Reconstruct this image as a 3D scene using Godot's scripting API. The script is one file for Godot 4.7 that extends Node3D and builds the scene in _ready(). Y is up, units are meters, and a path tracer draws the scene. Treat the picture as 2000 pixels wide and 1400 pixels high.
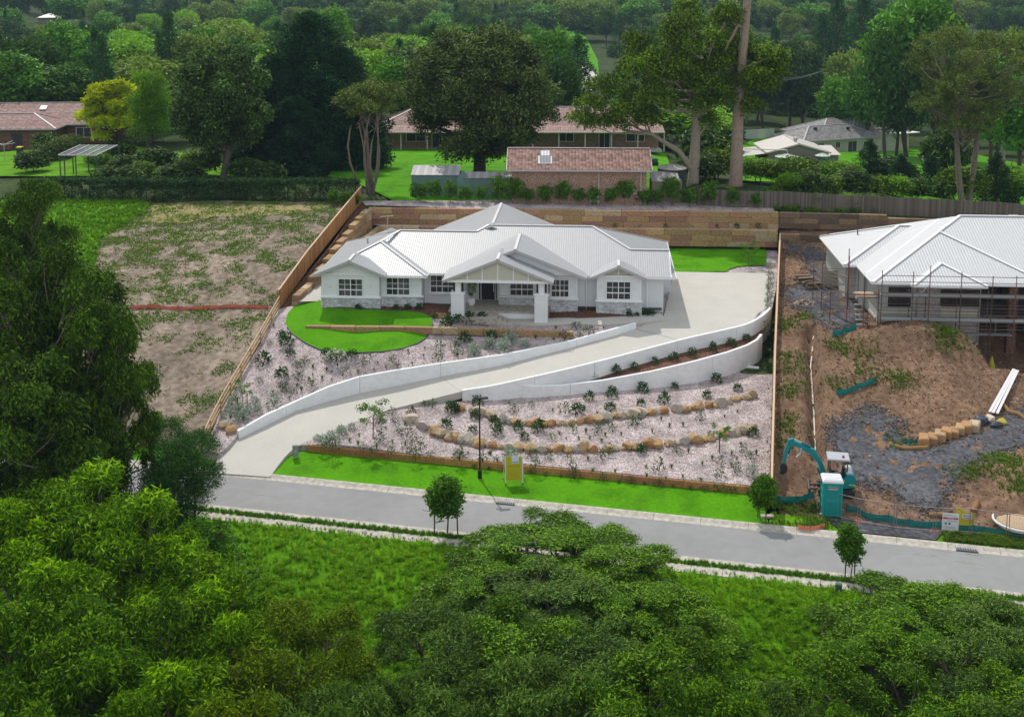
extends Node3D
# A hillside street seen from the air: a new white house, its terraced garden, the building site next door, older houses and bush behind.

var rng := RandomNumberGenerator.new()
var M := {}
var taken := {}
var shapes := {}
var ground_fit: Spline
var fits := {}
var fine := FastNoiseLite.new()
const ROAD_AT := Vector2(-14.46, -70.29)
const ROAD_ALONG := Vector2(0.9725, 0.2329)
const ROAD_ACROSS := Vector2(-0.2329, 0.9725)
const ORDER := ["first", "second", "third", "fourth", "fifth", "sixth", "seventh", "eighth", "ninth", "tenth", "eleventh", "twelfth", "thirteenth", "fourteenth", "fifteenth", "sixteenth", "seventeenth", "eighteenth", "nineteenth", "twentieth"]


func _ready():
	rng.seed = 7
	fine.seed = 3
	fine.frequency = 0.35
	# camera: a long lens pointed slightly down, shifted so that upright lines stay nearly upright
	var cam := Camera3D.new()
	cam.name = "camera"
	cam.projection = Camera3D.PROJECTION_FRUSTUM
	cam.near = 1.0
	cam.far = 4000.0
	cam.size = 1400.0 / 2400.0
	cam.frustum_offset = Vector2(0.0, -(700.0 - 295.0) / 2400.0)
	cam.position = Vector3(0, 30, 0)
	cam.rotation_degrees = Vector3(-8.1802, 0, 0)
	add_child(cam)
	cam.current = true
	# sky, haze and exposure
	var we := WorldEnvironment.new()
	we.name = "environment"
	var env := Environment.new()
	env.background_mode = Environment.BG_SKY
	var sky := Sky.new()
	var sm := ProceduralSkyMaterial.new()
	sm.sky_top_color = Color(0.83, 0.86, 0.89)
	sm.sky_horizon_color = Color(0.93, 0.935, 0.93)
	sm.sky_curve = 0.22
	sm.ground_bottom_color = Color(0.20, 0.24, 0.16)
	sm.ground_horizon_color = Color(0.55, 0.60, 0.58)
	sm.sun_angle_max = 30.0
	sky.sky_material = sm
	env.sky = sky
	env.background_energy_multiplier = 1.4
	env.tonemap_mode = Environment.TONE_MAPPER_LINEAR
	env.tonemap_exposure = 0.85
	env.fog_enabled = true
	env.fog_light_color = Color(0.72, 0.82, 0.95)
	env.fog_density = 0.00013
	env.sdfgi_enabled = true
	env.ssao_enabled = true
	env.ssil_enabled = true
	we.environment = env
	add_child(we)
	# the sun stands beyond the house, a little to the left: shadows fall towards the street
	var sun := DirectionalLight3D.new()
	sun.name = "sun"
	sun.light_color = Color(1.0, 0.98, 0.94)
	sun.light_energy = 1.25
	sun.light_angular_distance = 0.55
	sun.shadow_enabled = true
	add_child(sun)
	sun.look_at_from_position(Vector3.ZERO, Vector3(0.20, -0.80, 0.57))

	make_materials()
	ground_fit = Spline.new(PackedFloat32Array([-18.33,0.02,-71.01,0,0.02,-66.85,14.02,0.02,-63.69,26.69,0.02,-60.39,-16.45,0,-65.68,0,0,-62.07,13.04,0,-58.93,24.8,0,-55.82,-38,0,-74,45,0,-55,-45,0,-72,-7.78,-0.3,-58.54,-13.31,-0.3,-60.19,7.29,-0.8,-54.52,14.49,-0.6,-54.16,0,-2.6,-50.39,-22.38,-2,-55.7,20.21,-2,-49.84,-11.43,-2.8,-50.7,9.03,-2.4,-50.08,-12,-5,-40,12,-5,-40,-30,-3,-50,30,-3,-45,0,-8,-28,-25,-8,-28,25,-8,-28,-29.58,0.4,-75.42,-24.84,0.5,-76.05,-19.32,0.6,-73.21,-22.93,1.2,-78.86,-18.83,2.4,-82.16,-28.44,2.2,-82.2,-18.04,4.3,-92.42,-27.85,4.4,-92.8,-35.53,4.6,-92.07,-28,6.9,-109.85,-37.18,7,-109.38,-17.51,7.2,-108.42,-29.16,8.1,-118.77,-40.23,8.1,-118.77,-15.52,8.2,-118.23,-45.15,7.2,-108.42,25.42,5.3,-110.61,26.48,5.1,-103.43,22.28,4.4,-92.8,20.22,3.2,-83.68,18.57,2.1,-76.39,16.75,1.1,-70.36,15.93,0.5,-67.31,29.03,4.6,-98.35,26.44,4.2,-87.88,32.36,4,-88.57,35.39,3,-85.5,38.55,3,-84.3,25.99,2.9,-80.13,30.6,2.4,-78.48,21.9,1.2,-71.72,27.19,1.5,-73.47,32.95,2,-76.67,28.21,1.2,-67.85,21.91,0.5,-66.61,25.3,0.5,-63.93,18.85,0.55,-67.19,-14.51,8.2,-122.52,0,8.2,-119.63,15.02,8.1,-118.22,25.68,7.8,-116.33,34.37,7.4,-115.81,47.93,7,-114.07,45.16,6.6,-125.45,-9.83,7.3,-155.61,0,7.2,-159.55,13.43,7.2,-159.55,-59.75,7,-157.67,-40.07,7.9,-135.63,-68.64,6.9,-163.11,17.35,7.2,-141.79,24.76,7.2,-136.35,40.67,3.5,-160.53,51.47,1,-187.83,71.3,-2.5,-222.79,57.94,-2.5,-229.48,60.86,4,-151.6,41.13,1.5,-195.37,-70,6,-240,0,5,-240,70,-4,-245,0,3,-330,-130,4,-330,130,-3,-330,-200,10,-520,0,4,-520,200,6,-520,-250,20,-800,0,18,-800,280,20,-800,-400,45,-1300,0,48,-1300,400,45,-1300,-60,7,-120,60,4,-125,-60,2,-85,60,2,-80,-110,7,-170,110,0,-170]))
	fits["upper"] = Spline.new(PackedFloat32Array([-19.27,0.75,-73.01,-19.2,1.5,-77.56,-18.79,2.45,-82.01,-18.43,3.3,-87,-18.06,4.35,-92.53,-17.52,4.9,-96.37,-16.75,5.05,-97.94,-17.62,0.95,-75.51,-14.48,1.85,-78.54,-10.45,2.75,-81.12,-5,3.15,-82.8,-0.72,3.5,-83.32,4.43,3.9,-85.67,9.17,4.4,-88.54,-16.59,4.25,-87.71,-10.75,3.75,-83.12,-14.98,4.42,-87.14,-11.24,4.2,-87.1,-5.79,4.1,-86.91,0,4.05,-86.31,4.42,4.1,-85.64,-11.32,4.57,-87.82,-5.83,4.57,-87.55,0,4.55,-87.09,-14.52,4.95,-90.51,-9.7,4.95,-90.51,-5.06,4.9,-90.69,-13.25,3.95,-85.5,-7.56,3.85,-83.51,-4.34,4.6,-87.85,-2.65,4.42,-88.2,0,4.45,-88.64,2.28,4.5,-88.6,4.1,4.5,-86.73,-15.13,4.5,-88.06]))
	fits["drive"] = Spline.new(PackedFloat32Array([-18.37,0.06,-70.92,-14.55,0.06,-70.31,-16.42,0.06,-70.53,-18.06,0.48,-74.1,-14.1,0.42,-72.59,-17.54,0.62,-75.13,-14.47,1.25,-78.43,-13.24,0.72,-74.09,-10.39,1.8,-80.5,-8.16,1.5,-78.04,-4.97,2.4,-82.16,-3.34,2.15,-79.5,-0.72,2.85,-83.26,0.24,2.6,-80.17,7.18,3.42,-82.76,12.14,3.85,-85.46,9.11,4.15,-87.92,17.2,4.3,-87.54,11.44,4.55,-90.37,13.95,4.62,-103.36,22,4.62,-102.81,19.61,4.55,-91.81]))
	fits["planter"] = Spline.new(PackedFloat32Array([0.36,1.85,-82.47,1.42,1.8,-82.29,6.3,2.35,-82.31,7.14,2.5,-82.63,12.3,3,-85.13,12.52,2.95,-84.11,16.48,3.3,-87,18.12,3.4,-87.69]))
	fits["lower"] = Spline.new(PackedFloat32Array([-12.64,0.78,-72.43,13.92,0.78,-66.11,1.21,0.78,-69.14,-14.04,0.5,-73.13,-13.21,0.72,-73.92,-8.16,1.45,-77.98,-3.28,1.6,-79.53,0.35,1.5,-80.22,6.22,1.6,-81.17,10.69,1.6,-82.34,16.92,1.7,-85.73,18.93,1.9,-87.74,16.16,1.2,-74.25,14.43,0.85,-67.22,5.87,1.25,-75,6,1.45,-76.75,-6.51,1,-74.76,20.3,2.6,-93.33,17.82,1.65,-81.66]))
	build_ground()
	build_street()
	build_lot()
	build_walls()
	build_house()
	build_site_house()
	build_site_yard()
	build_background_houses()
	make_leaf_sprays()
	build_near_trees()
	build_far_trees()
	build_fences()
	build_garden_plants()
	build_street_things()
	build_grass()
	print("built ", get_child_count(), " top-level nodes in ", Time.get_ticks_msec(), " ms")


# ---------------------------------------------------------------- helpers

class Spline:
	# thin plate spline through x, height, z triples
	var p := PackedVector2Array()
	var w := PackedFloat64Array()
	func _init(a: PackedFloat32Array):
		var n := a.size() / 3
		var m := n + 3
		var rows := []
		for i in n:
			p.append(Vector2(a[i * 3], a[i * 3 + 2]) / 50.0)
		for i in m:
			var r := PackedFloat64Array()
			r.resize(m + 1)
			rows.append(r)
		for i in n:
			var r: PackedFloat64Array = rows[i]
			for j in n:
				var d := p[i].distance_squared_to(p[j])
				r[j] = d * log(d) if d > 1e-12 else 0.0
			r[i] += 1e-4
			r[n] = 1.0
			r[n + 1] = p[i].x
			r[n + 2] = p[i].y
			r[m] = a[i * 3 + 1]
			rows[i] = r
		for k in 3:
			var r: PackedFloat64Array = rows[n + k]
			for j in n:
				r[j] = [1.0, p[j].x, p[j].y][k]
			rows[n + k] = r
		for c in m:
			var best := c
			for i in range(c + 1, m):
				if absf(rows[i][c]) > absf(rows[best][c]):
					best = i
			var t = rows[c]
			rows[c] = rows[best]
			rows[best] = t
			var pr: PackedFloat64Array = rows[c]
			for i in range(c + 1, m):
				var r: PackedFloat64Array = rows[i]
				var f := r[c] / pr[c]
				if f != 0.0:
					for j in range(c, m + 1):
						r[j] -= f * pr[j]
					rows[i] = r
		w.resize(m)
		for c in range(m - 1, -1, -1):
			var s: float = rows[c][m]
			for j in range(c + 1, m):
				s -= rows[c][j] * w[j]
			w[c] = s / rows[c][c]
	func at(x: float, z: float) -> float:
		var q := Vector2(x, z) / 50.0
		var n := p.size()
		var s := w[n] + w[n + 1] * q.x + w[n + 2] * q.y
		for i in n:
			var d := p[i].distance_squared_to(q)
			if d > 1e-12:
				s += w[i] * d * log(d)
		return s


class Shape:
	# collects triangles; corners are given anticlockwise as seen from outside
	var v := PackedVector3Array()
	var n := PackedVector3Array()
	var uv := PackedVector2Array()
	var c := PackedColorArray()
	var col := Color.WHITE
	var uu := Vector3(1, 0, 0)
	var vv := Vector3(0, 0, 1)
	func tri(a: Vector3, b: Vector3, d: Vector3):
		var k := (b - a).cross(d - a)
		if k.length_squared() < 1e-16:
			return
		tri_n(a, b, d, k.normalized(), k.normalized(), k.normalized())
	func tri_n(a: Vector3, b: Vector3, d: Vector3, na: Vector3, nb: Vector3, nd: Vector3):
		v.append(a); v.append(d); v.append(b)
		n.append(na); n.append(nd); n.append(nb)
		for q in [a, d, b]:
			uv.append(Vector2(q.dot(uu), q.dot(vv)))
			c.append(col)
	func quad(a: Vector3, b: Vector3, d: Vector3, e: Vector3):
		tri(a, b, d)
		tri(a, d, e)
	func box(at: Vector3, size: Vector3, turn := Basis()):
		var h := size / 2.0
		var k := []
		for i in 8:
			k.append(at + turn * Vector3(h.x if i & 1 else -h.x, h.y if i & 2 else -h.y, h.z if i & 4 else -h.z))
		quad(k[4], k[5], k[7], k[6])
		quad(k[1], k[0], k[2], k[3])
		quad(k[5], k[1], k[3], k[7])
		quad(k[0], k[4], k[6], k[2])
		quad(k[6], k[7], k[3], k[2])
		quad(k[0], k[1], k[5], k[4])
	func block(at: Vector3, size: Vector3, turn := Basis(), bevel := 0.03, rough := 0.0, r: RandomNumberGenerator = null):
		# a box whose top edges and upright edges are chamfered, its corners a little off
		var h := size / 2.0
		var lo := []
		var mid := []
		var top := []
		for q in [Vector2(-1, 1), Vector2(1, 1), Vector2(1, -1), Vector2(-1, -1)]:
			var j := Vector3.ZERO
			if r:
				j = Vector3(r.randf_range(-rough, rough), r.randf_range(-rough, rough), r.randf_range(-rough, rough))
			lo.append(at + turn * (Vector3(q.x * h.x, -h.y, q.y * h.z) + j * Vector3(1, 0, 1)))
			mid.append(at + turn * (Vector3(q.x * h.x, h.y - bevel, q.y * h.z) + j))
			top.append(at + turn * (Vector3(q.x * (h.x - bevel), h.y, q.y * (h.z - bevel)) + j))
		for i in 4:
			var j := (i + 1) % 4
			quad(lo[i], lo[j], mid[j], mid[i])
			quad(mid[i], mid[j], top[j], top[i])
		quad(top[0], top[1], top[2], top[3])
		quad(lo[3], lo[2], lo[1], lo[0])
	func bar(a: Vector3, b: Vector3, wide: float, high: float, lift := Vector3.UP):
		var f := (b - a)
		var z := f.normalized()
		var x := lift.cross(z).normalized()
		if x.length() < 0.5:
			x = Vector3.RIGHT
		var y := z.cross(x)
		box((a + b) / 2.0, Vector3(wide, high, f.length()), Basis(x, y, z))
	func tube(pts: Array, radii: Array, sides := 6, capped := true):
		var rings := []
		var dirs := []
		for i in pts.size():
			var d: Vector3 = (pts[mini(i + 1, pts.size() - 1)] - pts[maxi(i - 1, 0)]).normalized()
			var x := d.cross(Vector3.UP if absf(d.y) < 0.95 else Vector3.RIGHT).normalized()
			var y := x.cross(d)
			var ring := []
			var nr := []
			for s in sides:
				var t := TAU * s / sides
				var o := x * cos(t) + y * sin(t)
				ring.append(pts[i] + o * radii[i])
				nr.append(o)
			rings.append(ring)
			dirs.append(nr)
		for i in pts.size() - 1:
			for s in sides:
				var t := (s + 1) % sides
				tri_n(rings[i][s], rings[i + 1][t], rings[i][t], dirs[i][s], dirs[i + 1][t], dirs[i][t])
				tri_n(rings[i][s], rings[i + 1][s], rings[i + 1][t], dirs[i][s], dirs[i + 1][s], dirs[i + 1][t])
		if capped:
			for e in [0, pts.size() - 1]:
				for s in range(1, sides - 1):
					if e == 0:
						tri(rings[e][0], rings[e][s], rings[e][s + 1])
					else:
						tri(rings[e][0], rings[e][s + 1], rings[e][s])
	func lathe(at: Vector3, profile: Array, sides := 20):
		# profile: Vector2(radius, height) from the bottom up
		for i in profile.size() - 1:
			for s in sides:
				var a := TAU * s / sides
				var b := TAU * (s + 1) / sides
				var p: Vector2 = profile[i]
				var q: Vector2 = profile[i + 1]
				var pa := at + Vector3(cos(a) * p.x, p.y, sin(a) * p.x)
				var pb := at + Vector3(cos(b) * p.x, p.y, sin(b) * p.x)
				var qa := at + Vector3(cos(a) * q.x, q.y, sin(a) * q.x)
				var qb := at + Vector3(cos(b) * q.x, q.y, sin(b) * q.x)
				quad(pb, pa, qa, qb)
	func plate(pts: Array, thick: float):
		# a flat or slightly bent polygon (anticlockwise from above) with a thickness downwards
		var k := Vector3.ZERO
		for i in range(1, pts.size() - 1):
			k += (pts[i] - pts[0]).cross(pts[i + 1] - pts[0])
		k = k.normalized() * thick
		for i in range(1, pts.size() - 1):
			tri(pts[0], pts[i], pts[i + 1])
			tri(pts[0] - k, pts[i + 1] - k, pts[i] - k)
		for i in pts.size():
			var j := (i + 1) % pts.size()
			quad(pts[i] - k, pts[j] - k, pts[j], pts[i])
	func add(o: Shape, t: Transform3D, tint := Color.WHITE):
		v.append_array(t * o.v)
		var r := Transform3D(t.basis.orthonormalized(), Vector3.ZERO)
		n.append_array(r * o.n)
		uv.append_array(o.uv)
		if tint == Color.WHITE:
			c.append_array(o.c)
		else:
			for q in o.c:
				c.append(q * tint)
	func mesh(m: Material) -> ArrayMesh:
		var a := []
		a.resize(Mesh.ARRAY_MAX)
		a[Mesh.ARRAY_VERTEX] = v
		a[Mesh.ARRAY_NORMAL] = n
		a[Mesh.ARRAY_TEX_UV] = uv
		a[Mesh.ARRAY_COLOR] = c
		var o := ArrayMesh.new()
		if v.size():
			o.add_surface_from_arrays(Mesh.PRIMITIVE_TRIANGLES, a)
			o.surface_set_material(0, m)
		return o


func numbered(called: String) -> String:
	var k: int = taken.get(called, 0)
	taken[called] = k + 1
	return called if k == 0 else "%s_%03d" % [called, k]


func thing(called: String, label: String, category: String, at := Vector3.ZERO, turn := 0.0, group := "") -> Node3D:
	var o := Node3D.new()
	o.name = numbered(called)
	add_child(o)
	o.position = at
	o.rotation.y = turn
	tag(o, label, category, group)
	return o


func tag(o: Node, label: String, category := "", group := "", kind := ""):
	if label:
		o.set_meta("label", label)
	if category:
		o.set_meta("category", category)
	if group:
		o.set_meta("group", group)
	if kind or category:
		o.set_meta("kind", kind if kind else "thing")


func put(called: String, m: Mesh, parent: Node = null, at := Vector3.ZERO) -> MeshInstance3D:
	var o := MeshInstance3D.new()
	o.name = called if parent else numbered(called)
	o.mesh = m
	o.position = at
	(parent if parent else self).add_child(o, true)
	return o


func part(called: String, s: Shape, m: Material, parent: Node, label := "") -> MeshInstance3D:
	var o := put(called, s.mesh(m), parent)
	if label:
		o.set_meta("label", label)
	return o


func structure(called: String, s: Shape, m: Material) -> MeshInstance3D:
	var o := put(called, s.mesh(m))
	o.set_meta("kind", "structure")
	return o


func copy(o: Node3D, at: Vector3, turn := 0.0, grow := Vector3.ONE, label := "", group := "") -> Node3D:
	var c: Node3D = o.duplicate()
	c.name = numbered(String(o.name).rstrip("0123456789").trim_suffix("_"))
	add_child(c)
	c.position = at
	c.rotation = Vector3(0, turn, 0)
	c.scale = grow
	if label:
		c.set_meta("label", label)
	if group:
		c.set_meta("group", group)
	return c


func nth(i: int) -> String:
	if i < 20:
		return ORDER[i]
	var tens := ["twenty", "thirty", "forty", "fifty", "sixty", "seventy", "eighty", "ninety", "hundred", "hundred-ten", "hundred-twenty"]
	return tens[(i + 1) / 10 - 2] + ("th" if (i + 1) % 10 == 0 else "-" + ORDER[(i + 1) % 10 - 1])


func vary(c: Color, by: float) -> Color:
	var k := 1.0 + rng.randf_range(-by, by)
	return Color(c.r * k, c.g * k * (1.0 + rng.randf_range(-by, by) * 0.25), c.b * k * (1.0 + rng.randf_range(-by, by) * 0.3))


func road_t(x: float, z: float) -> float:
	return (Vector2(x, z) - ROAD_AT).dot(ROAD_ACROSS)


func on_road(s: float, t: float, h := 0.0) -> Vector3:
	var q := ROAD_AT + ROAD_ALONG * s + ROAD_ACROSS * t
	return Vector3(q.x, h, q.y)


func ground_h(x: float, z: float) -> float:
	var t := road_t(x, z)
	var w := smoothstep(0.8, 4.0, -t) if t < 3.0 else smoothstep(6.4, 11.0, t)
	return ground_fit.at(x, z) * w if w > 0.0 else 0.0


func on_ground(x: float, z: float, lift := 0.0) -> Vector3:
	return Vector3(x, ground_h(x, z) + lift, z)


func inside(p: Vector2, poly: PackedVector2Array) -> bool:
	return Geometry2D.is_point_in_polygon(p, poly)


func sheet(called: String, poly: PackedVector2Array, hf: Callable, m: Material, cell := 0.8, lift := 0.0, skirt := 0.0) -> MeshInstance3D:
	var s := sheet_shape(poly, hf, cell, lift)
	if skirt > 0.0:
		var p := PackedVector2Array(poly)
		if not Geometry2D.is_polygon_clockwise(p):
			p.reverse()
		for i in p.size():
			var a := p[i]
			var b := p[(i + 1) % p.size()]
			var n := maxi(1, int(a.distance_to(b) / 0.6))
			for k in n:
				var c := a.lerp(b, float(k) / n)
				var d := a.lerp(b, float(k + 1) / n)
				var hc: float = hf.call(c.x, c.y) + lift
				var hd: float = hf.call(d.x, d.y) + lift
				s.quad(Vector3(c.x, hc - skirt, c.y), Vector3(c.x, hc, c.y), Vector3(d.x, hd, d.y), Vector3(d.x, hd - skirt, d.y))
	return structure(called, s, m)


func sheet_shape(poly: PackedVector2Array, hf: Callable, cell := 0.8, lift := 0.0) -> Shape:
	# a sheet that follows a height function inside an outline on the ground
	var s := Shape.new()
	var lo := poly[0]
	var hi := poly[0]
	for p in poly:
		lo = lo.min(p)
		hi = hi.max(p)
	lo = (lo / cell).floor() * cell
	var nx := int(ceil((hi.x - lo.x) / cell))
	var nz := int(ceil((hi.y - lo.y) / cell))
	var hs := {}
	var get_h := func(p: Vector2) -> Vector3:
		var k := Vector2i((p * 1000.0).round())
		if not hs.has(k):
			hs[k] = Vector3(p.x, hf.call(p.x, p.y) + lift, p.y)
		return hs[k]
	var ins := {}
	for i in nx + 1:
		for j in nz + 1:
			ins[Vector2i(i, j)] = inside(lo + Vector2(i, j) * cell, poly)
	var area := PackedVector2Array(poly)
	if Geometry2D.is_polygon_clockwise(area):
		area.reverse()
	for i in nx:
		for j in nz:
			var q := [lo + Vector2(i, j) * cell, lo + Vector2(i + 1, j) * cell, lo + Vector2(i + 1, j + 1) * cell, lo + Vector2(i, j + 1) * cell]
			var k := int(ins[Vector2i(i, j)]) + int(ins[Vector2i(i + 1, j)]) + int(ins[Vector2i(i + 1, j + 1)]) + int(ins[Vector2i(i, j + 1)])
			var crossed := false
			if k == 4 or k == 0:
				for p in area:
					if p.x > q[0].x and p.x < q[2].x and p.y > q[0].y and p.y < q[2].y:
						crossed = true
			if k == 4 and not crossed:
				s.quad(get_h.call(q[3]), get_h.call(q[2]), get_h.call(q[1]), get_h.call(q[0]))
			elif k > 0 or crossed or cell > 0.3:
				if k == 0 and not crossed:
					# a narrow outline can pass between the corners
					var near := false
					for a in area.size():
						var hit = Geometry2D.segment_intersects_segment(q[0], q[2], area[a], area[(a + 1) % area.size()])
						if hit == null:
							hit = Geometry2D.segment_intersects_segment(q[1], q[3], area[a], area[(a + 1) % area.size()])
						if hit != null:
							near = true
							break
					if not near:
						continue
				for piece in Geometry2D.intersect_polygons(PackedVector2Array(q), area):
					if Geometry2D.is_polygon_clockwise(piece):
						continue
					var ix := Geometry2D.triangulate_polygon(piece)
					for t in range(0, ix.size(), 3):
						var a: Vector3 = get_h.call(piece[ix[t]])
						var b: Vector3 = get_h.call(piece[ix[t + 1]])
						var d: Vector3 = get_h.call(piece[ix[t + 2]])
						if (b - a).cross(d - a).y < 0.0:
							s.tri(a, d, b)
						else:
							s.tri(a, b, d)
	smooth_up(s, hf)
	return s


func smooth_up(s: Shape, hf: Callable):
	# normals of a terrain sheet shared between the triangles that meet in a point
	var sum := {}
	for i in s.v.size():
		var k := Vector3i((s.v[i] * 500.0).round())
		sum[k] = sum.get(k, Vector3.ZERO) + s.n[i]
	for i in s.v.size():
		s.n[i] = sum[Vector3i((s.v[i] * 500.0).round())].normalized()


func poly_of(a: Array) -> PackedVector2Array:
	return PackedVector2Array(a)


func smooth_line(pts: Array, step := 0.5) -> Array:
	# a Catmull-Rom curve through points
	var out := []
	for i in pts.size() - 1:
		var a = pts[maxi(i - 1, 0)]
		var b = pts[i]
		var c = pts[i + 1]
		var d = pts[mini(i + 2, pts.size() - 1)]
		var n := maxi(1, int(b.distance_to(c) / step))
		for k in n:
			var t := float(k) / n
			out.append(0.5 * ((2.0 * b) + (c - a) * t + (2.0 * a - 5.0 * b + 4.0 * c - d) * t * t + (3.0 * b - a - 3.0 * c + d) * t * t * t))
	out.append(pts[-1])
	return out


# ---------------------------------------------------------------- materials

func noise_tex(size: int, ramp: Array, layers: Array, seed_at: int, push := 1.0) -> ImageTexture:
	# layers: [frequency, weight, octaves, kind]; the weighted sum runs through the colour ramp
	var data := []
	var total := 0.0
	for k in layers.size():
		var f := FastNoiseLite.new()
		f.seed = seed_at + k * 17
		f.frequency = layers[k][0]
		f.fractal_octaves = layers[k][2]
		f.noise_type = FastNoiseLite.TYPE_CELLULAR if layers[k].size() > 3 and layers[k][3] == 1 else FastNoiseLite.TYPE_SIMPLEX_SMOOTH
		if layers[k].size() > 3 and layers[k][3] == 1:
			f.cellular_return_type = FastNoiseLite.RETURN_CELL_VALUE
			f.fractal_type = FastNoiseLite.FRACTAL_NONE
		var im := f.get_seamless_image(size, size, false, false, 0.12)
		im.convert(Image.FORMAT_L8)
		data.append(im.get_data())
		total += layers[k][1]
	var lut := PackedByteArray()
	for i in 256:
		var t := clampf((i / 255.0 - 0.5) * push + 0.5, 0.0, 1.0) * (ramp.size() - 1)
		var a: Color = ramp[int(t)]
		var b: Color = ramp[mini(int(t) + 1, ramp.size() - 1)]
		var q := a.lerp(b, t - int(t)).linear_to_srgb()
		lut.append_array([int(clampf(q.r, 0, 1) * 255), int(clampf(q.g, 0, 1) * 255), int(clampf(q.b, 0, 1) * 255)])
	var out := PackedByteArray()
	out.resize(size * size * 3)
	var d0: PackedByteArray = data[0]
	var d1: PackedByteArray = data[mini(1, data.size() - 1)]
	var d2: PackedByteArray = data[mini(2, data.size() - 1)]
	var w0: float = layers[0][1] / total
	var w1: float = layers[1][1] / total if data.size() > 1 else 0.0
	var w2: float = layers[2][1] / total if data.size() > 2 else 0.0
	for i in size * size:
		var k := int(d0[i] * w0 + d1[i] * w1 + d2[i] * w2) * 3
		out[i * 3] = lut[k]
		out[i * 3 + 1] = lut[k + 1]
		out[i * 3 + 2] = lut[k + 2]
	return ImageTexture.create_from_image(Image.create_from_data(size, size, false, Image.FORMAT_RGB8, out))


func plain(c: Color, rough := 0.8, metal := 0.0) -> StandardMaterial3D:
	var m := StandardMaterial3D.new()
	m.albedo_color = c.linear_to_srgb()
	m.roughness = rough
	m.metallic = metal
	return m


func tinted(rough := 0.8) -> StandardMaterial3D:
	# takes its base colour from the vertices
	var m := plain(Color.WHITE, rough)
	m.vertex_color_use_as_albedo = true
	return m


func textured(t: Texture2D, metres: float, rough := 0.9, relief := 0.0, patches: Texture2D = null, patch_metres := 30.0) -> StandardMaterial3D:
	# world-mapped texture repeating every so many metres, and a coarser one multiplied over it
	var m := StandardMaterial3D.new()
	m.roughness = rough
	m.metallic_specular = 0.2
	m.albedo_texture = t
	m.uv1_triplanar = true
	m.uv1_world_triplanar = true
	m.uv1_scale = Vector3.ONE / metres
	if relief > 0.0:
		m.heightmap_enabled = true
		m.heightmap_texture = t
		m.heightmap_scale = relief
	if patches:
		m.detail_enabled = true
		m.detail_albedo = patches
		m.detail_blend_mode = BaseMaterial3D.BLEND_MODE_MUL
		m.detail_uv_layer = BaseMaterial3D.DETAIL_UV_2
		m.uv2_triplanar = true
		m.uv2_world_triplanar = true
		m.uv2_scale = Vector3.ONE / patch_metres
	return m


func leafy(rough := 0.55, back := 0.35) -> StandardMaterial3D:
	var m := tinted(rough)
	m.metallic_specular = 0.22
	m.backlight_enabled = true
	m.backlight = Color(back, back, back * 0.5).linear_to_srgb()
	return m


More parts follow.
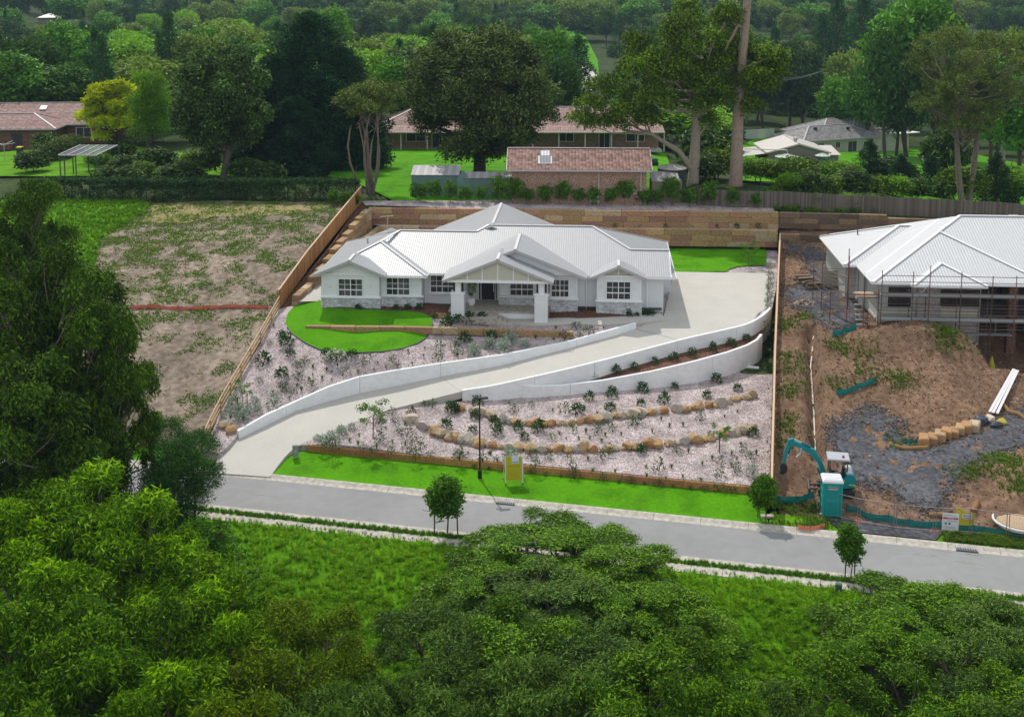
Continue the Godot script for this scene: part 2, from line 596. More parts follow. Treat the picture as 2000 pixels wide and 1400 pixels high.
func make_materials():
	var grey := func(a: float, b: float) -> Array: return [Color(a, a, a), Color(b, b, b)]
	var mottle := noise_tex(512, grey.call(0.55, 1.0), [[0.012, 1.0, 4], [0.05, 0.5, 3]], 5, 1.9)
	var mottle2 := noise_tex(512, [Color(0.62, 0.66, 0.5), Color(0.9, 0.92, 0.85), Color(1, 1, 1)], [[0.01, 1.0, 5], [0.06, 0.35, 3]], 9, 1.9)
	M.bush = textured(noise_tex(512, [Color(0.020, 0.030, 0.010), Color(0.045, 0.075, 0.020), Color(0.08, 0.11, 0.035)], [[0.03, 1.0, 4], [0.15, 0.6, 3]], 11, 1.7), 9.0, 0.95, 4.0, mottle, 60.0)
	M.lawn = textured(noise_tex(512, [Color(0.045, 0.17, 0.0), Color(0.08, 0.27, 0.0), Color(0.115, 0.33, 0.004)], [[0.02, 0.6, 3], [0.2, 1.0, 3]], 21, 1.5), 3.0, 0.9, 1.6, mottle2, 17.0)
	M.meadow = textured(noise_tex(512, [Color(0.05, 0.15, 0.001), Color(0.10, 0.27, 0.002), Color(0.16, 0.30, 0.008)], [[0.02, 0.8, 4], [0.2, 1.0, 3]], 23, 1.6), 4.0, 0.92, 3.5, mottle2, 23.0)
	M.soil = textured(noise_tex(1024, [Color(0.12, 0.09, 0.066), Color(0.30, 0.235, 0.185), Color(0.47, 0.39, 0.32)], [[0.012, 0.8, 5], [0.11, 1.0, 4]], 31, 1.9), 9.0, 0.95, 7.0, mottle, 37.0)
	M.clay = textured(noise_tex(1024, [Color(0.10, 0.056, 0.034), Color(0.225, 0.135, 0.085), Color(0.37, 0.26, 0.19)], [[0.012, 0.8, 5], [0.12, 1.0, 4]], 37, 1.9), 8.0, 0.95, 8.0, mottle, 31.0)
	M.gravel = textured(noise_tex(1024, [Color(0.045, 0.047, 0.055), Color(0.115, 0.118, 0.135), Color(0.26, 0.26, 0.28)], [[0.012, 0.6, 4], [0.2, 1.0, 3]], 41, 1.9), 5.0, 0.95, 4.0, mottle, 29.0)
	M.mulch = textured(noise_tex(1024, [Color(0.12, 0.078, 0.072), Color(0.42, 0.345, 0.34), Color(0.60, 0.52, 0.53), Color(0.80, 0.73, 0.75)], [[0.10, 1.0, 1, 1], [0.2, 0.6, 2], [0.01, 0.35, 3]], 51, 1.5), 5.0, 0.95, 3.0, mottle, 13.0)
	M.bark = textured(noise_tex(512, [Color(0.045, 0.022, 0.015), Color(0.125, 0.062, 0.042), Color(0.22, 0.13, 0.095)], [[0.1, 1.0, 1, 1], [0.03, 0.6, 3]], 55, 1.6), 2.5, 0.95, 3.0)
	M.asphalt = textured(noise_tex(1024, [Color(0.235, 0.235, 0.235), Color(0.265, 0.265, 0.265), Color(0.30, 0.30, 0.30)], [[0.006, 0.6, 4], [0.4, 1.0, 2]], 61, 1.3), 7.0, 0.85, 0.5, noise_tex(512, grey.call(0.88, 1.0), [[0.01, 1.0, 5]], 63, 1.6), 41.0)
	M.concrete = textured(noise_tex(512, [Color(0.45, 0.425, 0.385), Color(0.485, 0.46, 0.42), Color(0.53, 0.505, 0.465)], [[0.02, 0.5, 4], [0.35, 0.8, 2]], 71, 1.3), 3.5, 0.85, 0.3, noise_tex(512, grey.call(0.93, 1.0), [[0.012, 1.0, 4]], 73, 1.5), 19.0)
	M.path = textured(noise_tex(512, [Color(0.28, 0.25, 0.21), Color(0.42, 0.385, 0.335), Color(0.52, 0.49, 0.44)], [[0.015, 0.9, 5], [0.3, 0.5, 2]], 75, 1.7), 3.0, 0.9, 0.4)
	M.render = textured(noise_tex(512, [Color(0.72, 0.73, 0.75), Color(0.80, 0.81, 0.825), Color(0.85, 0.855, 0.865)], [[0.012, 1.0, 4], [0.3, 0.4, 2]], 81, 1.4), 4.0, 0.85, 0.15)
	M.sandstone = tinted(0.9)
	var sand_tex := noise_tex(512, [Color(0.45, 0.38, 0.30), Color(0.85, 0.80, 0.72), Color(1, 1, 1)], [[0.02, 1.0, 5], [0.14, 0.6, 3]], 83, 1.6)
	M.sandstone.albedo_texture = sand_tex
	M.sandstone.uv1_triplanar = true
	M.sandstone.uv1_world_triplanar = true
	M.sandstone.uv1_scale = Vector3.ONE * 0.45
	M.sandstone.heightmap_enabled = true
	M.sandstone.heightmap_texture = sand_tex
	M.sandstone.heightmap_scale = 4.0
	M.white = plain(Color(0.74, 0.76, 0.78), 0.6)
	M.trim = plain(Color(0.80, 0.81, 0.82), 0.5)
	M.brickpaint = plain(Color(0.66, 0.685, 0.715), 0.7)
	M.stonepaint = tinted(0.75)
	M.fascia = plain(Color(0.42, 0.41, 0.42), 0.5)
	M.black = plain(Color(0.012, 0.012, 0.014), 0.4)
	M.dark = plain(Color(0.035, 0.035, 0.04), 0.6)
	M.inside = plain(Color(0.06, 0.055, 0.05), 0.9)
	M.curtain = plain(Color(0.55, 0.56, 0.55), 0.9)
	M.glass = plain(Color(0.05, 0.06, 0.07), 0.03)
	M.glass.transparency = BaseMaterial3D.TRANSPARENCY_ALPHA
	M.glass.albedo_color.a = 0.35
	M.roof = roof_sheet(Color(0.335, 0.342, 0.36), 0.17, 91)
	M.roof_new = roof_sheet(Color(0.50, 0.508, 0.525), 0.22, 93)
	M.roof_cap = plain(Color(0.56, 0.555, 0.56), 0.45)
	M.roof_zinc = roof_sheet(Color(0.42, 0.44, 0.47), 0.3, 95)
	M.roof_beige = roof_sheet(Color(0.50, 0.44, 0.40), 0.25, 97)
	M.tile_brown = roof_tiles([Color(0.135, 0.068, 0.058), Color(0.24, 0.13, 0.115), Color(0.33, 0.20, 0.18)], 101)
	M.tile_rust = roof_tiles([Color(0.10, 0.045, 0.034), Color(0.215, 0.105, 0.080), Color(0.34, 0.20, 0.16)], 103)
	M.tile_grey = roof_tiles([Color(0.10, 0.096, 0.10), Color(0.20, 0.19, 0.195), Color(0.30, 0.285, 0.29)], 105)
	M.brick_dark = textured(noise_tex(512, [Color(0.07, 0.036, 0.026), Color(0.155, 0.086, 0.060), Color(0.24, 0.15, 0.11)], [[0.16, 1.0, 1, 1], [0.02, 0.3, 3]], 107, 1.5), 4.0, 0.9, 0.8)
	M.brick_tan = textured(noise_tex(512, [Color(0.16, 0.090, 0.060), Color(0.33, 0.215, 0.155), Color(0.45, 0.32, 0.25)], [[0.16, 1.0, 1, 1], [0.02, 0.3, 3]], 109, 1.5), 4.0, 0.9, 0.8)
	M.brick_pale = textured(noise_tex(512, [Color(0.30, 0.25, 0.24), Color(0.46, 0.41, 0.40), Color(0.58, 0.54, 0.53)], [[0.16, 1.0, 1, 1], [0.02, 0.4, 3]], 111, 1.4), 3.0, 0.9, 0.6)
	M.cream = plain(Color(0.50, 0.48, 0.40), 0.8)
	M.cladding = plain(Color(0.43, 0.44, 0.40), 0.75)
	M.frame_black = plain(Color(0.02, 0.021, 0.024), 0.5)
	M.wood = tinted(0.8)
	var grain := noise_tex(512, [Color(0.68, 0.60, 0.52), Color(1, 1, 1)], [[0.03, 1.0, 4], [0.25, 0.5, 2]], 121, 1.4)
	M.wood.albedo_texture = grain
	M.wood.uv1_triplanar = true
	M.wood.uv1_world_triplanar = true
	M.wood.uv1_scale = Vector3(1.2, 0.25, 1.2)
	M.paint = tinted(0.6)
	M.steel = tinted(0.55)
	M.steel.metallic = 0.35
	M.gloss = tinted(0.3)
	M.trunk = tinted(0.9)
	var bark_tex := noise_tex(512, [Color(0.45, 0.40, 0.36), Color(0.85, 0.82, 0.8), Color(1, 1, 1)], [[0.02, 1.0, 4], [0.12, 0.7, 3]], 131, 1.7)
	M.trunk.albedo_texture = bark_tex
	M.trunk.uv1_triplanar = true
	M.trunk.uv1_scale = Vector3(0.6, 0.18, 0.6)
	M.trunk.heightmap_enabled = true
	M.trunk.heightmap_texture = bark_tex
	M.trunk.heightmap_scale = 3.0
	M.leaf = leafy(0.5, 0.42)
	M.leaf_bright = leafy(0.5, 0.9)
	M.leaf_dull = leafy(0.6, 0.28)
	M.grass = leafy(0.7, 0.4)
	M.rock = tinted(0.95)
	M.rock.albedo_texture = sand_tex
	M.rock.uv1_triplanar = true
	M.rock.uv1_world_triplanar = true
	M.rock.uv1_scale = Vector3.ONE * 1.1
	M.rock.heightmap_enabled = true
	M.rock.heightmap_texture = sand_tex
	M.rock.heightmap_scale = 3.0
	M.cloth = tinted(0.75)
	M.cloth.backlight_enabled = true
	M.cloth.backlight = Color(0.5, 0.5, 0.5)


func roof_sheet(c: Color, pitch: float, seed_at: int) -> StandardMaterial3D:
	# ribbed metal roofing: ribs every pitch metres up the slope, faint tonal streaks
	var w := 64
	var im := Image.create(w, w, false, Image.FORMAT_RGB8)
	for x in w:
		var t := float(x) / w
		var rise := smoothstep(0.0, 0.16, t) * (1.0 - smoothstep(0.28, 0.44, t))
		for y in w:
			im.set_pixel(x, y, Color(rise, rise, rise))
	var m := StandardMaterial3D.new()
	m.roughness = 0.42
	m.uv1_scale = Vector3(1.0 / pitch, 1.0 / pitch, 1)
	m.heightmap_enabled = true
	m.heightmap_texture = ImageTexture.create_from_image(im)
	m.heightmap_scale = 1.2
	m.albedo_color = c.linear_to_srgb()
	m.detail_enabled = true
	m.detail_blend_mode = BaseMaterial3D.BLEND_MODE_MUL
	m.detail_albedo = noise_tex(512, [Color(0.90, 0.90, 0.90), Color(1, 1, 1)], [[0.02, 1.0, 4], [0.2, 0.6, 3]], seed_at, 1.6)
	m.detail_uv_layer = BaseMaterial3D.DETAIL_UV_2
	m.uv2_triplanar = true
	m.uv2_world_triplanar = true
	m.uv2_scale = Vector3.ONE * 0.14
	return m


func roof_tiles(ramp: Array, seed_at: int) -> StandardMaterial3D:
	# rows of tiles far off: one texture square is 8 by 8 tiles, 2.4 by 2.8 metres
	var n := 256
	var r := RandomNumberGenerator.new()
	r.seed = seed_at
	var im := Image.create(n, n, false, Image.FORMAT_RGB8)
	var hm := Image.create(n, n, false, Image.FORMAT_RGB8)
	for ty in 8:
		for tx in 8:
			var k := r.randf()
			var base: Color = ramp[1].lerp(ramp[2] if k > 0.5 else ramp[0], absf(k - 0.5) * 1.6)
			for y in 32:
				for x in 32:
					var rise := (1.0 - y / 32.0) * 0.6 + 0.4 * absf(sin(PI * x / 32.0))
					im.set_pixel(tx * 32 + x, ty * 32 + y, (base * (0.92 + 0.16 * r.randf())).linear_to_srgb())
					hm.set_pixel(tx * 32 + x, ty * 32 + y, Color(rise, rise, rise))
	var m := StandardMaterial3D.new()
	m.roughness = 0.7
	m.albedo_texture = ImageTexture.create_from_image(im)
	m.uv1_scale = Vector3(1.0 / 2.6, 1.0 / 2.8, 1)
	m.heightmap_enabled = true
	m.heightmap_texture = ImageTexture.create_from_image(hm)
	m.heightmap_scale = 8.0
	return m


# ---------------------------------------------------------------- ground and street

const OUT_LOT := [-14.62,-117.41,-17.01,-99.62,-18.06,-92.53,-18.43,-87,-18.79,-82.01,-19.2,-77.56,-19.27,-73.01,-18.39,-72.77,-18.6,-71.9,14.76,-63.91,15.22,-69.07,16.81,-76.28,18.6,-84.44,19.69,-89.26,21.75,-98.35,24.44,-110.2,24.98,-112.9,-13.7,-115.2]
const OUT_UPPER := [-19.27,-73.01,-19.2,-77.56,-18.79,-82.01,-18.43,-87,-18.06,-92.53,-16.76,-92.46,-14.09,-92.87,-4.22,-92.18,-4.4,-89.58,2.68,-89.09,2.87,-91.68,11.24,-91.1,11.24,-89.59,9.11,-87.92,7.47,-86.8,4.03,-85.11,-0.72,-83.26,-4.97,-82.16,-7.74,-81.31,-10.39,-80.5,-12.42,-79.57,-14.47,-78.43,-16.03,-76.78,-17.54,-75.13,-17.77,-73.86,-18.15,-72.7]
const OUT_DRIVE := [-18.38,-70.98,-18.23,-72.6,-18.06,-74.1,-17.84,-74.68,-17.54,-75.13,-16.03,-76.78,-14.47,-78.43,-12.42,-79.57,-10.39,-80.5,-7.74,-81.31,-4.97,-82.16,-0.72,-83.26,4.03,-85.11,7.47,-86.8,9.11,-87.92,11.27,-89.29,11.61,-90.57,12.4,-94.64,13.95,-103.36,22,-102.81,20.64,-96.63,19.61,-91.81,18.69,-90.57,18.04,-88.99,17.3,-88.08,14.95,-86.91,12.17,-85.64,7.19,-82.9,3.51,-81.31,0.24,-80.32,-1.55,-79.81,-3.35,-79.65,-5.81,-78.83,-8.16,-77.97,-10.91,-76.03,-13.23,-74.03,-13.68,-73.48,-13.94,-72.92,-14.09,-72.53,-14.34,-71.5,-14.57,-70.36]
const OUT_PAD := [-16.76,-92.46,-13.57,-114.11,-12.5,-114.1,24.69,-111.98,24.44,-110.2,21.75,-98.35,19.95,-91.6,18.59,-89.46,11.21,-89.19,11.34,-90.99,-14.1,-92.77]
const OUT_STRIP := [-18.06,-92.53,-17.01,-99.62,-15.88,-106.73,-14.62,-117.41,-13.57,-114.11,-16.76,-92.46]
const OUT_LOWER := [-3.34,-79.43,-5.81,-78.83,-8.16,-77.97,-10.91,-76.03,-13.23,-74.03,-13.68,-73.48,-13.49,-73.91,14.81,-67.14,15.22,-69.07,16.81,-76.28,18.6,-84.44,19.69,-89.26,20.35,-91.8,19.85,-91.63,19.37,-90.66,18.36,-87.58,17.88,-86.84,16.99,-86.08,15.36,-84.62,12.89,-83.21,9.59,-82.02,6.23,-81.28,3.5,-80.69,1.57,-80.47,0.77,-80.42,0.24,-80.73,-1.55,-79.81,-3.35,-79.65]
const OUT_PLANTER := [0.24,-80.73,0.77,-80.42,1.57,-80.47,3.5,-80.69,6.23,-81.28,9.59,-82.02,12.89,-83.21,15.36,-84.62,16.99,-86.08,17.88,-86.84,18.36,-87.58,19.85,-91.63,19.37,-90.66,18.59,-89.46,17.3,-88.08,14.95,-86.91,12.17,-85.64,7.19,-82.9,3.51,-81.31,0.24,-80.32]
const OUT_LAWN := [-16.55,-87.7,-16.92,-88.93,-17.08,-90.9,-16.81,-92.27,-16.3,-93.23,-14.82,-92.46,-14.46,-90.4,-11.57,-89.95,-9.85,-90.07,-7.7,-89.78,-6.5,-89.12,-5.91,-88.26,-5.83,-87.53,-5.92,-87.09,-6.2,-86.2,-6.77,-84.94,-7.75,-83.63,-9.15,-83.2,-10.75,-83.13,-12.24,-83.49,-13.6,-84.16,-14.73,-85.06,-15.53,-85.93,-16.12,-86.77]
const OUT_BED := [-14.55,-90.75,-14.37,-90.08,-11.54,-89.66,-9.82,-89.76,-7.67,-89.37,-6.3,-89,-5.87,-88.25,-4.55,-88.25,-4.43,-90.59,-4.33,-91.99,-14.11,-92.67]
const OUT_BED_RIGHT := [2.71,-88.09,2.95,-91.48,11.33,-90.89,11.4,-90.36,9.82,-89.69,7.65,-89.06,4.93,-88.23,2.74,-88.45]
const OUT_PATH := [-0.96,-89.14,2.75,-88.84,4.94,-88.45,7.66,-89.16,9.82,-89.69,11.23,-90.26,11.5,-88.97,9.29,-88.29,6.78,-87.68,3.74,-87.15,-0.75,-87.59]
const OUT_BACK_LAWN := [13.24,-103.36,18.45,-103.36,18.92,-104.29,19.76,-105.23,21.18,-105.61,22.4,-105.61,24.14,-114.1,15.66,-115,14.03,-113.65]
const OUT_SIDE_PATH := [-16.46,-92.13,-14.75,-92.28,-15.74,-98.7,-16.21,-96.68]
const OUT_MULCH_REAR := [-14,-115.6,25,-113.4,25.2,-116.5,14.95,-117.64,0,-118.2,-13.92,-117.38,-14.6,-117.3]
const OUT_SOIL := [-19.46,-73.7,-28.79,-75.94,-34.37,-84.74,-35.11,-100.34,-36.73,-106.61,-37.15,-116.93,-29.08,-118.4,-17.85,-117.06,-14.62,-117.41,-17.01,-99.62,-18.06,-92.53,-18.43,-87,-18.79,-82.01,-19.2,-77.56]
const OUT_GREEN_LEFT := [-53.21,-120.82,-48.18,-104.81,-39.53,-84.84,-31.86,-76.18,-28.65,-76.03,-34.15,-84.74,-34.87,-100.12,-36.56,-106.63,-35.79,-110.91,-34.74,-114.61,-35.19,-117.01,-36.05,-118.26]
const OUT_STRAW := [-34.38,-111.72,-34.61,-116.69,-28.79,-117.18,-19.67,-116.07,-17.12,-115.46,-21.13,-113.21,-27.86,-113.23,-30.69,-111.21]
const OUT_CLAY := [25.24,-113.64,24.44,-110.2,21.75,-98.35,19.69,-89.26,18.6,-84.44,16.81,-76.28,15.22,-69.07,14.99,-64.88,20.9,-63.36,24.81,-62.53,32.59,-60.67,60,-70,60,-108,40,-112]
const OUT_GRAVEL := [19.85,-73.01,20.39,-74.14,21.41,-74.93,22.44,-75.33,22.75,-76.09,23.61,-76.19,23.78,-75.36,24.45,-75.18,24.16,-73.88,24.3,-72.36,25.24,-71.32,27.41,-72.2,29.66,-73.73,31.69,-75.58,33.7,-76.94,33.5,-74.48,31.99,-72.06,29,-70.69,27.07,-69.38,25.35,-67.16,24.43,-66.08,23.52,-64.72,22.98,-65.26,22.25,-66.08,21.97,-67.86,20.89,-67.39,20.2,-68.24,20.24,-70.5,19.93,-71.56]
const OUT_GRAVEL_TOP := [25.12,-109.73,26.43,-109.88,27.71,-108.41,28.03,-105.18,27.11,-100.73,27.65,-97.92,27.07,-92.87,26.04,-88.66,24.97,-88.02,23.71,-87.5,23.33,-89.01,22.66,-91.86,21.96,-93.12,21.88,-95.95,23.47,-97.96,25.05,-100.67,26.45,-106.51]
const OUT_GRAVEL_GATE := [17.3,-64.64,23.5,-63.05,22.6,-61.88,17.93,-63]
const OUT_YARD := [-20.07,-132.03,-16.09,-126.95,-11.42,-117.29,-8.41,-116.81,0,-117.06,11.92,-117.31,16.67,-119.33,20.75,-164.27,18.4,-168.14,-20.18,-159.84,-20.59,-143.63]
const OUT_YARD_LEFT := [-59.25,-137.58,-47.81,-134.8,-28.96,-131.9,-39.28,-155.47,-46.65,-158.3,-52.48,-166.37,-60.5,-165.3,-67.96,-158.24]
const OUT_YARD_RIGHT := [23.25,-127.98,37.35,-138.08,41.35,-117.56,56.74,-131.2,84.4,-192.39,86.89,-229.28,74.33,-252.55,50.1,-248.46,36.99,-199.78]
const OUT_MEADOW := [-54.78,-73.67,52.19,-48.05,62,-26,-60,-26]


func outline(a: Array) -> PackedVector2Array:
	var p := PackedVector2Array()
	for i in range(0, a.size(), 2):
		p.append(Vector2(a[i], a[i + 1]))
	return p


func lumps(x: float, z: float) -> float:
	# the spoil heap before the unfinished house, the trench and the rough surface of the site
	var q := Vector2(x, z)
	var h := 0.0
	if x > 14.0 and x < 62.0 and z > -113.0 and road_t(x, z) < -2.0:
		h += 1.25 * exp(-q.distance_squared_to(Vector2(29.5, -85.0)) / 9.0) + 1.0 * exp(-q.distance_squared_to(Vector2(33.0, -84.0)) / 10.0)
		h += 0.5 * exp(-q.distance_squared_to(Vector2(26.5, -85.0)) / 5.0) + 0.8 * exp(-q.distance_squared_to(Vector2(29.5, -65.5)) / 9.0)
		h += 0.13 * fine.get_noise_2d(x * 4.5, z * 4.5) + 0.12 * fine.get_noise_2d(x * 2.0, z * 2.0) + 0.16 * fine.get_noise_2d(x * 0.7, z * 0.7)
		var line := Vector2(22.17,-88.47)
		var line2 := Vector2(18.49,-70.97)
		var d := Geometry2D.get_closest_point_to_segment(q, line, line2).distance_to(q)
		h -= 1.1 * (1.0 - smoothstep(0.15, 0.5, d)) - 0.25 * exp(-(d - 1.0) * (d - 1.0) / 0.08)
		h -= 0.8 * exp(-q.distance_squared_to(Vector2(16.86,-68.79)) / 2.2)
		h -= 2.0 * (1.0 - smoothstep(0.0, 3.0, maxf(absf(x - 38.2) - 3.4, absf(z + 86.0) - 2.0)))
	elif x < -14.0 and x > -60.0 and z < -72.0 and z > -119.0:
		h += 0.07 * fine.get_noise_2d(x * 2.2, z * 2.2) + 0.10 * fine.get_noise_2d(x * 0.6, z * 0.6)
	elif road_t(x, z) > 6.2:
		h += 0.12 * fine.get_noise_2d(x * 0.8, z * 0.8) * smoothstep(6.2, 8.0, road_t(x, z))
	return h


func land(x: float, z: float) -> float:
	return ground_h(x, z) + lumps(x, z)


func pad_h(x: float, z: float) -> float:
	return lerpf(5.0, 4.6, smoothstep(-8.0, 8.0, x))


func verge_h(x: float, z: float) -> float:
	return 0.11 + 0.26 * smoothstep(0.6, 3.6, -road_t(x, z))


func strip_h(_x: float, z: float) -> float:
	return lerpf(4.35, 8.15, clampf((-92.5 - z) / 24.5, 0.0, 1.0))


func build_ground():
	var lot := outline(OUT_LOT)
	var xs := [-900.0, -650.0, -450.0, -320.0, -230.0, -170.0, -130.0, -100.0, -80.0, -66.0, -56.0]
	var x := -50.0
	while x < 50.0:
		xs.append(x)
		x += 1.0
	xs.append_array([50.0, 56.0, 66.0, 80.0, 100.0, 130.0, 170.0, 230.0, 320.0, 450.0, 650.0, 900.0])
	var zs := [20.0, 0.0, -15.0, -25.0, -32.0]
	var z := -38.0
	while z > -126.0:
		zs.append(z)
		z -= 1.0
	for k in [-127, -130, -134, -138, -143, -148, -154, -160, -168, -176, -186, -197, -210, -225, -242, -262, -285, -312, -345, -385, -430, -485, -550, -630, -720, -830, -960, -1120, -1320, -1600, -1900]:
		zs.append(float(k))
	var s := Shape.new()
	var hs := []
	var covered := []
	for o in [OUT_CLAY, OUT_SOIL, OUT_YARD, OUT_YARD_LEFT, OUT_YARD_RIGHT, OUT_MULCH_REAR, OUT_MEADOW]:
		covered.append(outline(o))
	var wide := lot
	for o in Geometry2D.offset_polygon(lot, 1.0):
		wide = o
	for i in xs.size():
		var row := PackedVector3Array()
		for j in zs.size():
			var h := land(xs[i], zs[j])
			if xs[i] > -22 and xs[i] < 27 and zs[j] < -62 and zs[j] > -119 and road_t(xs[i], zs[j]) < -0.4 and inside(Vector2(xs[i], zs[j]), wide):
				h = minf(h, pad_h(xs[i], zs[j])) - 1.6
			elif road_t(xs[i], zs[j]) > -0.6 and road_t(xs[i], zs[j]) < 6.2:
				h -= 0.12
			else:
				for o in covered:
					if inside(Vector2(xs[i], zs[j]), o):
						h -= 0.9 if xs[i] > 14.0 and zs[j] > -114.0 and road_t(xs[i], zs[j]) < -3.0 else 0.25
						break
			row.append(Vector3(xs[i], h, zs[j]))
		hs.append(row)
	for i in xs.size() - 1:
		for j in zs.size() - 1:
			s.quad(hs[i][j], hs[i + 1][j], hs[i + 1][j + 1], hs[i][j + 1])
	smooth_up(s, land)
	structure("ground", s, M.bush)
	sheet("meadow", outline(OUT_MEADOW), land, M.meadow, 1.0, 0.06)
	sheet("vacant_block_soil", outline(OUT_SOIL), land, M.soil, 1.0, 0.05)
	sheet("rough_grass_patch", outline(OUT_GREEN_LEFT), land, M.meadow, 1.0, 0.09)
	sheet("dry_grass_patch", outline(OUT_STRAW), land, textured(noise_tex(512, [Color(0.13, 0.10, 0.045), Color(0.26, 0.22, 0.10), Color(0.36, 0.31, 0.17)], [[0.02, 1.0, 4], [0.15, 0.8, 3]], 141, 1.6), 5.0, 0.95, 4.0), 1.0, 0.085)
	sheet("site_soil", outline(OUT_CLAY), land, M.clay, 0.4, 0.05)
	sheet("site_gravel", outline(OUT_GRAVEL), land, M.gravel, 0.7, 0.09)
	sheet("upper_gravel", outline(OUT_GRAVEL_TOP), land, M.gravel, 0.7, 0.09)
	sheet("gate_gravel", outline(OUT_GRAVEL_GATE), func(a, b): return maxf(0.10, land(a, b)), M.gravel, 0.5, 0.07)
	sheet("back_yard_lawn", outline(OUT_YARD), land, M.lawn, 2.0, 0.07)
	sheet("side_yard_lawn", outline(OUT_YARD_LEFT), land, M.meadow, 2.0, 0.07)
	sheet("neighbour_lawn", outline(OUT_YARD_RIGHT), land, M.lawn, 2.0, 0.07)
	sheet("screen_bed", outline(OUT_MULCH_REAR), land, M.mulch, 1.0, 0.10)


func kerb_piece(s0: float, s1: float, flip: bool) -> Shape:
	var prof := [Vector2(-0.44, -0.08), Vector2(-0.44, 0.115), Vector2(-0.40, 0.125), Vector2(-0.26, 0.12), Vector2(-0.02, 0.035), Vector2(0.28, 0.015), Vector2(0.28, -0.08)]
	var k := Shape.new()
	for i in prof.size() - 1:
		var a: Vector2 = prof[i]
		var b: Vector2 = prof[i + 1]
		var ta := a.x if not flip else 4.48 - a.x
		var tb := b.x if not flip else 4.48 - b.x
		var q := [on_road(s0, ta, a.y), on_road(s1, ta, a.y), on_road(s1, tb, b.y), on_road(s0, tb, b.y)]
		if flip:
			k.quad(q[0], q[1], q[2], q[3])
		else:
			k.quad(q[3], q[2], q[1], q[0])
	return k


func build_street():
	var road := Shape.new()
	for i in 60:
		var s0 := -40.0 + i * 2.0
		for j in 4:
			var t0 := 0.26 + j * 0.99
			road.quad(on_road(s0, t0 + 0.99, 0.012), on_road(s0 + 2.0, t0 + 0.99, 0.012), on_road(s0 + 2.0, t0, 0.012), on_road(s0, t0, 0.012))
	structure("road", road, M.asphalt)
	# worn pale scuffs and tar joints on the road
	for q in [[0.35,2.18,2.2,0.5],[18.72,1.47,0.8,0.12],[21.76,0.75,0.5,0.2],[37.97,0.45,3.5,0.15],[36.89,1.12,2.6,0.14],[34.37,-0.21,1.6,0.2],[31.42,0.49,1.5,0.12],[24.48,-0.3,1.4,0.25],[7.5,3.63,0.5,0.08],[39.62,1.51,2.5,0.12]]:
		var st := Shape.new()
		for i in 9:
			var a: float = q[0] + rng.randf_range(-0.5, 0.5) * q[2]
			var b: float = q[1] + rng.randf_range(-0.5, 0.5) * q[3]
			var l: float = q[2] * rng.randf_range(0.12, 0.4)
			st.quad(on_road(a, b + 0.04, 0.017), on_road(a + l, b + 0.05, 0.017), on_road(a + l * 0.9, b, 0.017), on_road(a + 0.05, b - 0.01, 0.017))
		structure("road_marking", st, M.scuff if M.has("scuff") else scuff())
	for flip in [false, true]:
		var kerb := Node3D.new()
		kerb.name = "near_kerb" if flip else "far_kerb"
		kerb.set_meta("kind", "structure")
		add_child(kerb)
		for i in 44:
			var s0 := -42.0 + i * 2.6
			part("kerb_stone", kerb_piece(s0, s0 + 2.585, flip), M.path, kerb)
	var fp := Node3D.new()
	fp.name = "footpath"
	fp.set_meta("kind", "structure")
	add_child(fp)
	for i in 62:
		var s0 := -40.0 + i * 1.6
		var sl := Shape.new()
		var tilt := rng.randf_range(-0.006, 0.006)
		sl.plate([on_road(s0, 6.12, 0.105 + tilt), on_road(s0 + 1.575, 6.12, 0.105), on_road(s0 + 1.575, 5.28, 0.105), on_road(s0, 5.28, 0.105 - tilt)], 0.1)
		part("slab", sl, M.path, fp)
	sheet("near_verge", PackedVector2Array([v2(on_road(-40, 5.28)), v2(on_road(60, 5.28)), v2(on_road(60, 4.9)), v2(on_road(-40, 4.9))]), func(_a, _b): return 0.10, M.meadow, 1.0)
	sheet("front_verge", PackedVector2Array([Vector2(-13.1,-73.82),Vector2(14.32,-67.25),Vector2(14.13,-63.88),Vector2(-14.8,-70.81),Vector2(-14.57,-70.36),Vector2(-14.34,-71.5),Vector2(-14.09,-72.53),Vector2(-13.94,-72.92),Vector2(-13.68,-73.48)]), verge_h, M.lawn, 0.6, 0.0, 0.4)
	sheet("left_verge", PackedVector2Array([Vector2(-42.89,-80.39),Vector2(-19.06,-73.86),Vector2(-18.56,-73.8),Vector2(-18.35,-72.6),Vector2(-18.54,-71.71),Vector2(-43.53,-77.7)]), func(a, b): return minf(maxf(0.11, land(a, b) + 0.06), 0.4), M.lawn, 0.6)
	sheet("site_verge", PackedVector2Array([v2(on_road(29.3, -1.9)), v2(on_road(48, -1.9)), v2(on_road(48, -0.43)), v2(on_road(29.3, -0.43))]), func(a, b): return maxf(0.10, land(a, b) + 0.055), M.meadow, 0.6)


func scuff() -> StandardMaterial3D:
	M.scuff = plain(Color(0.30, 0.29, 0.275), 0.9)
	return M.scuff


func v2(p: Vector3) -> Vector2:
	return Vector2(p.x, p.z)


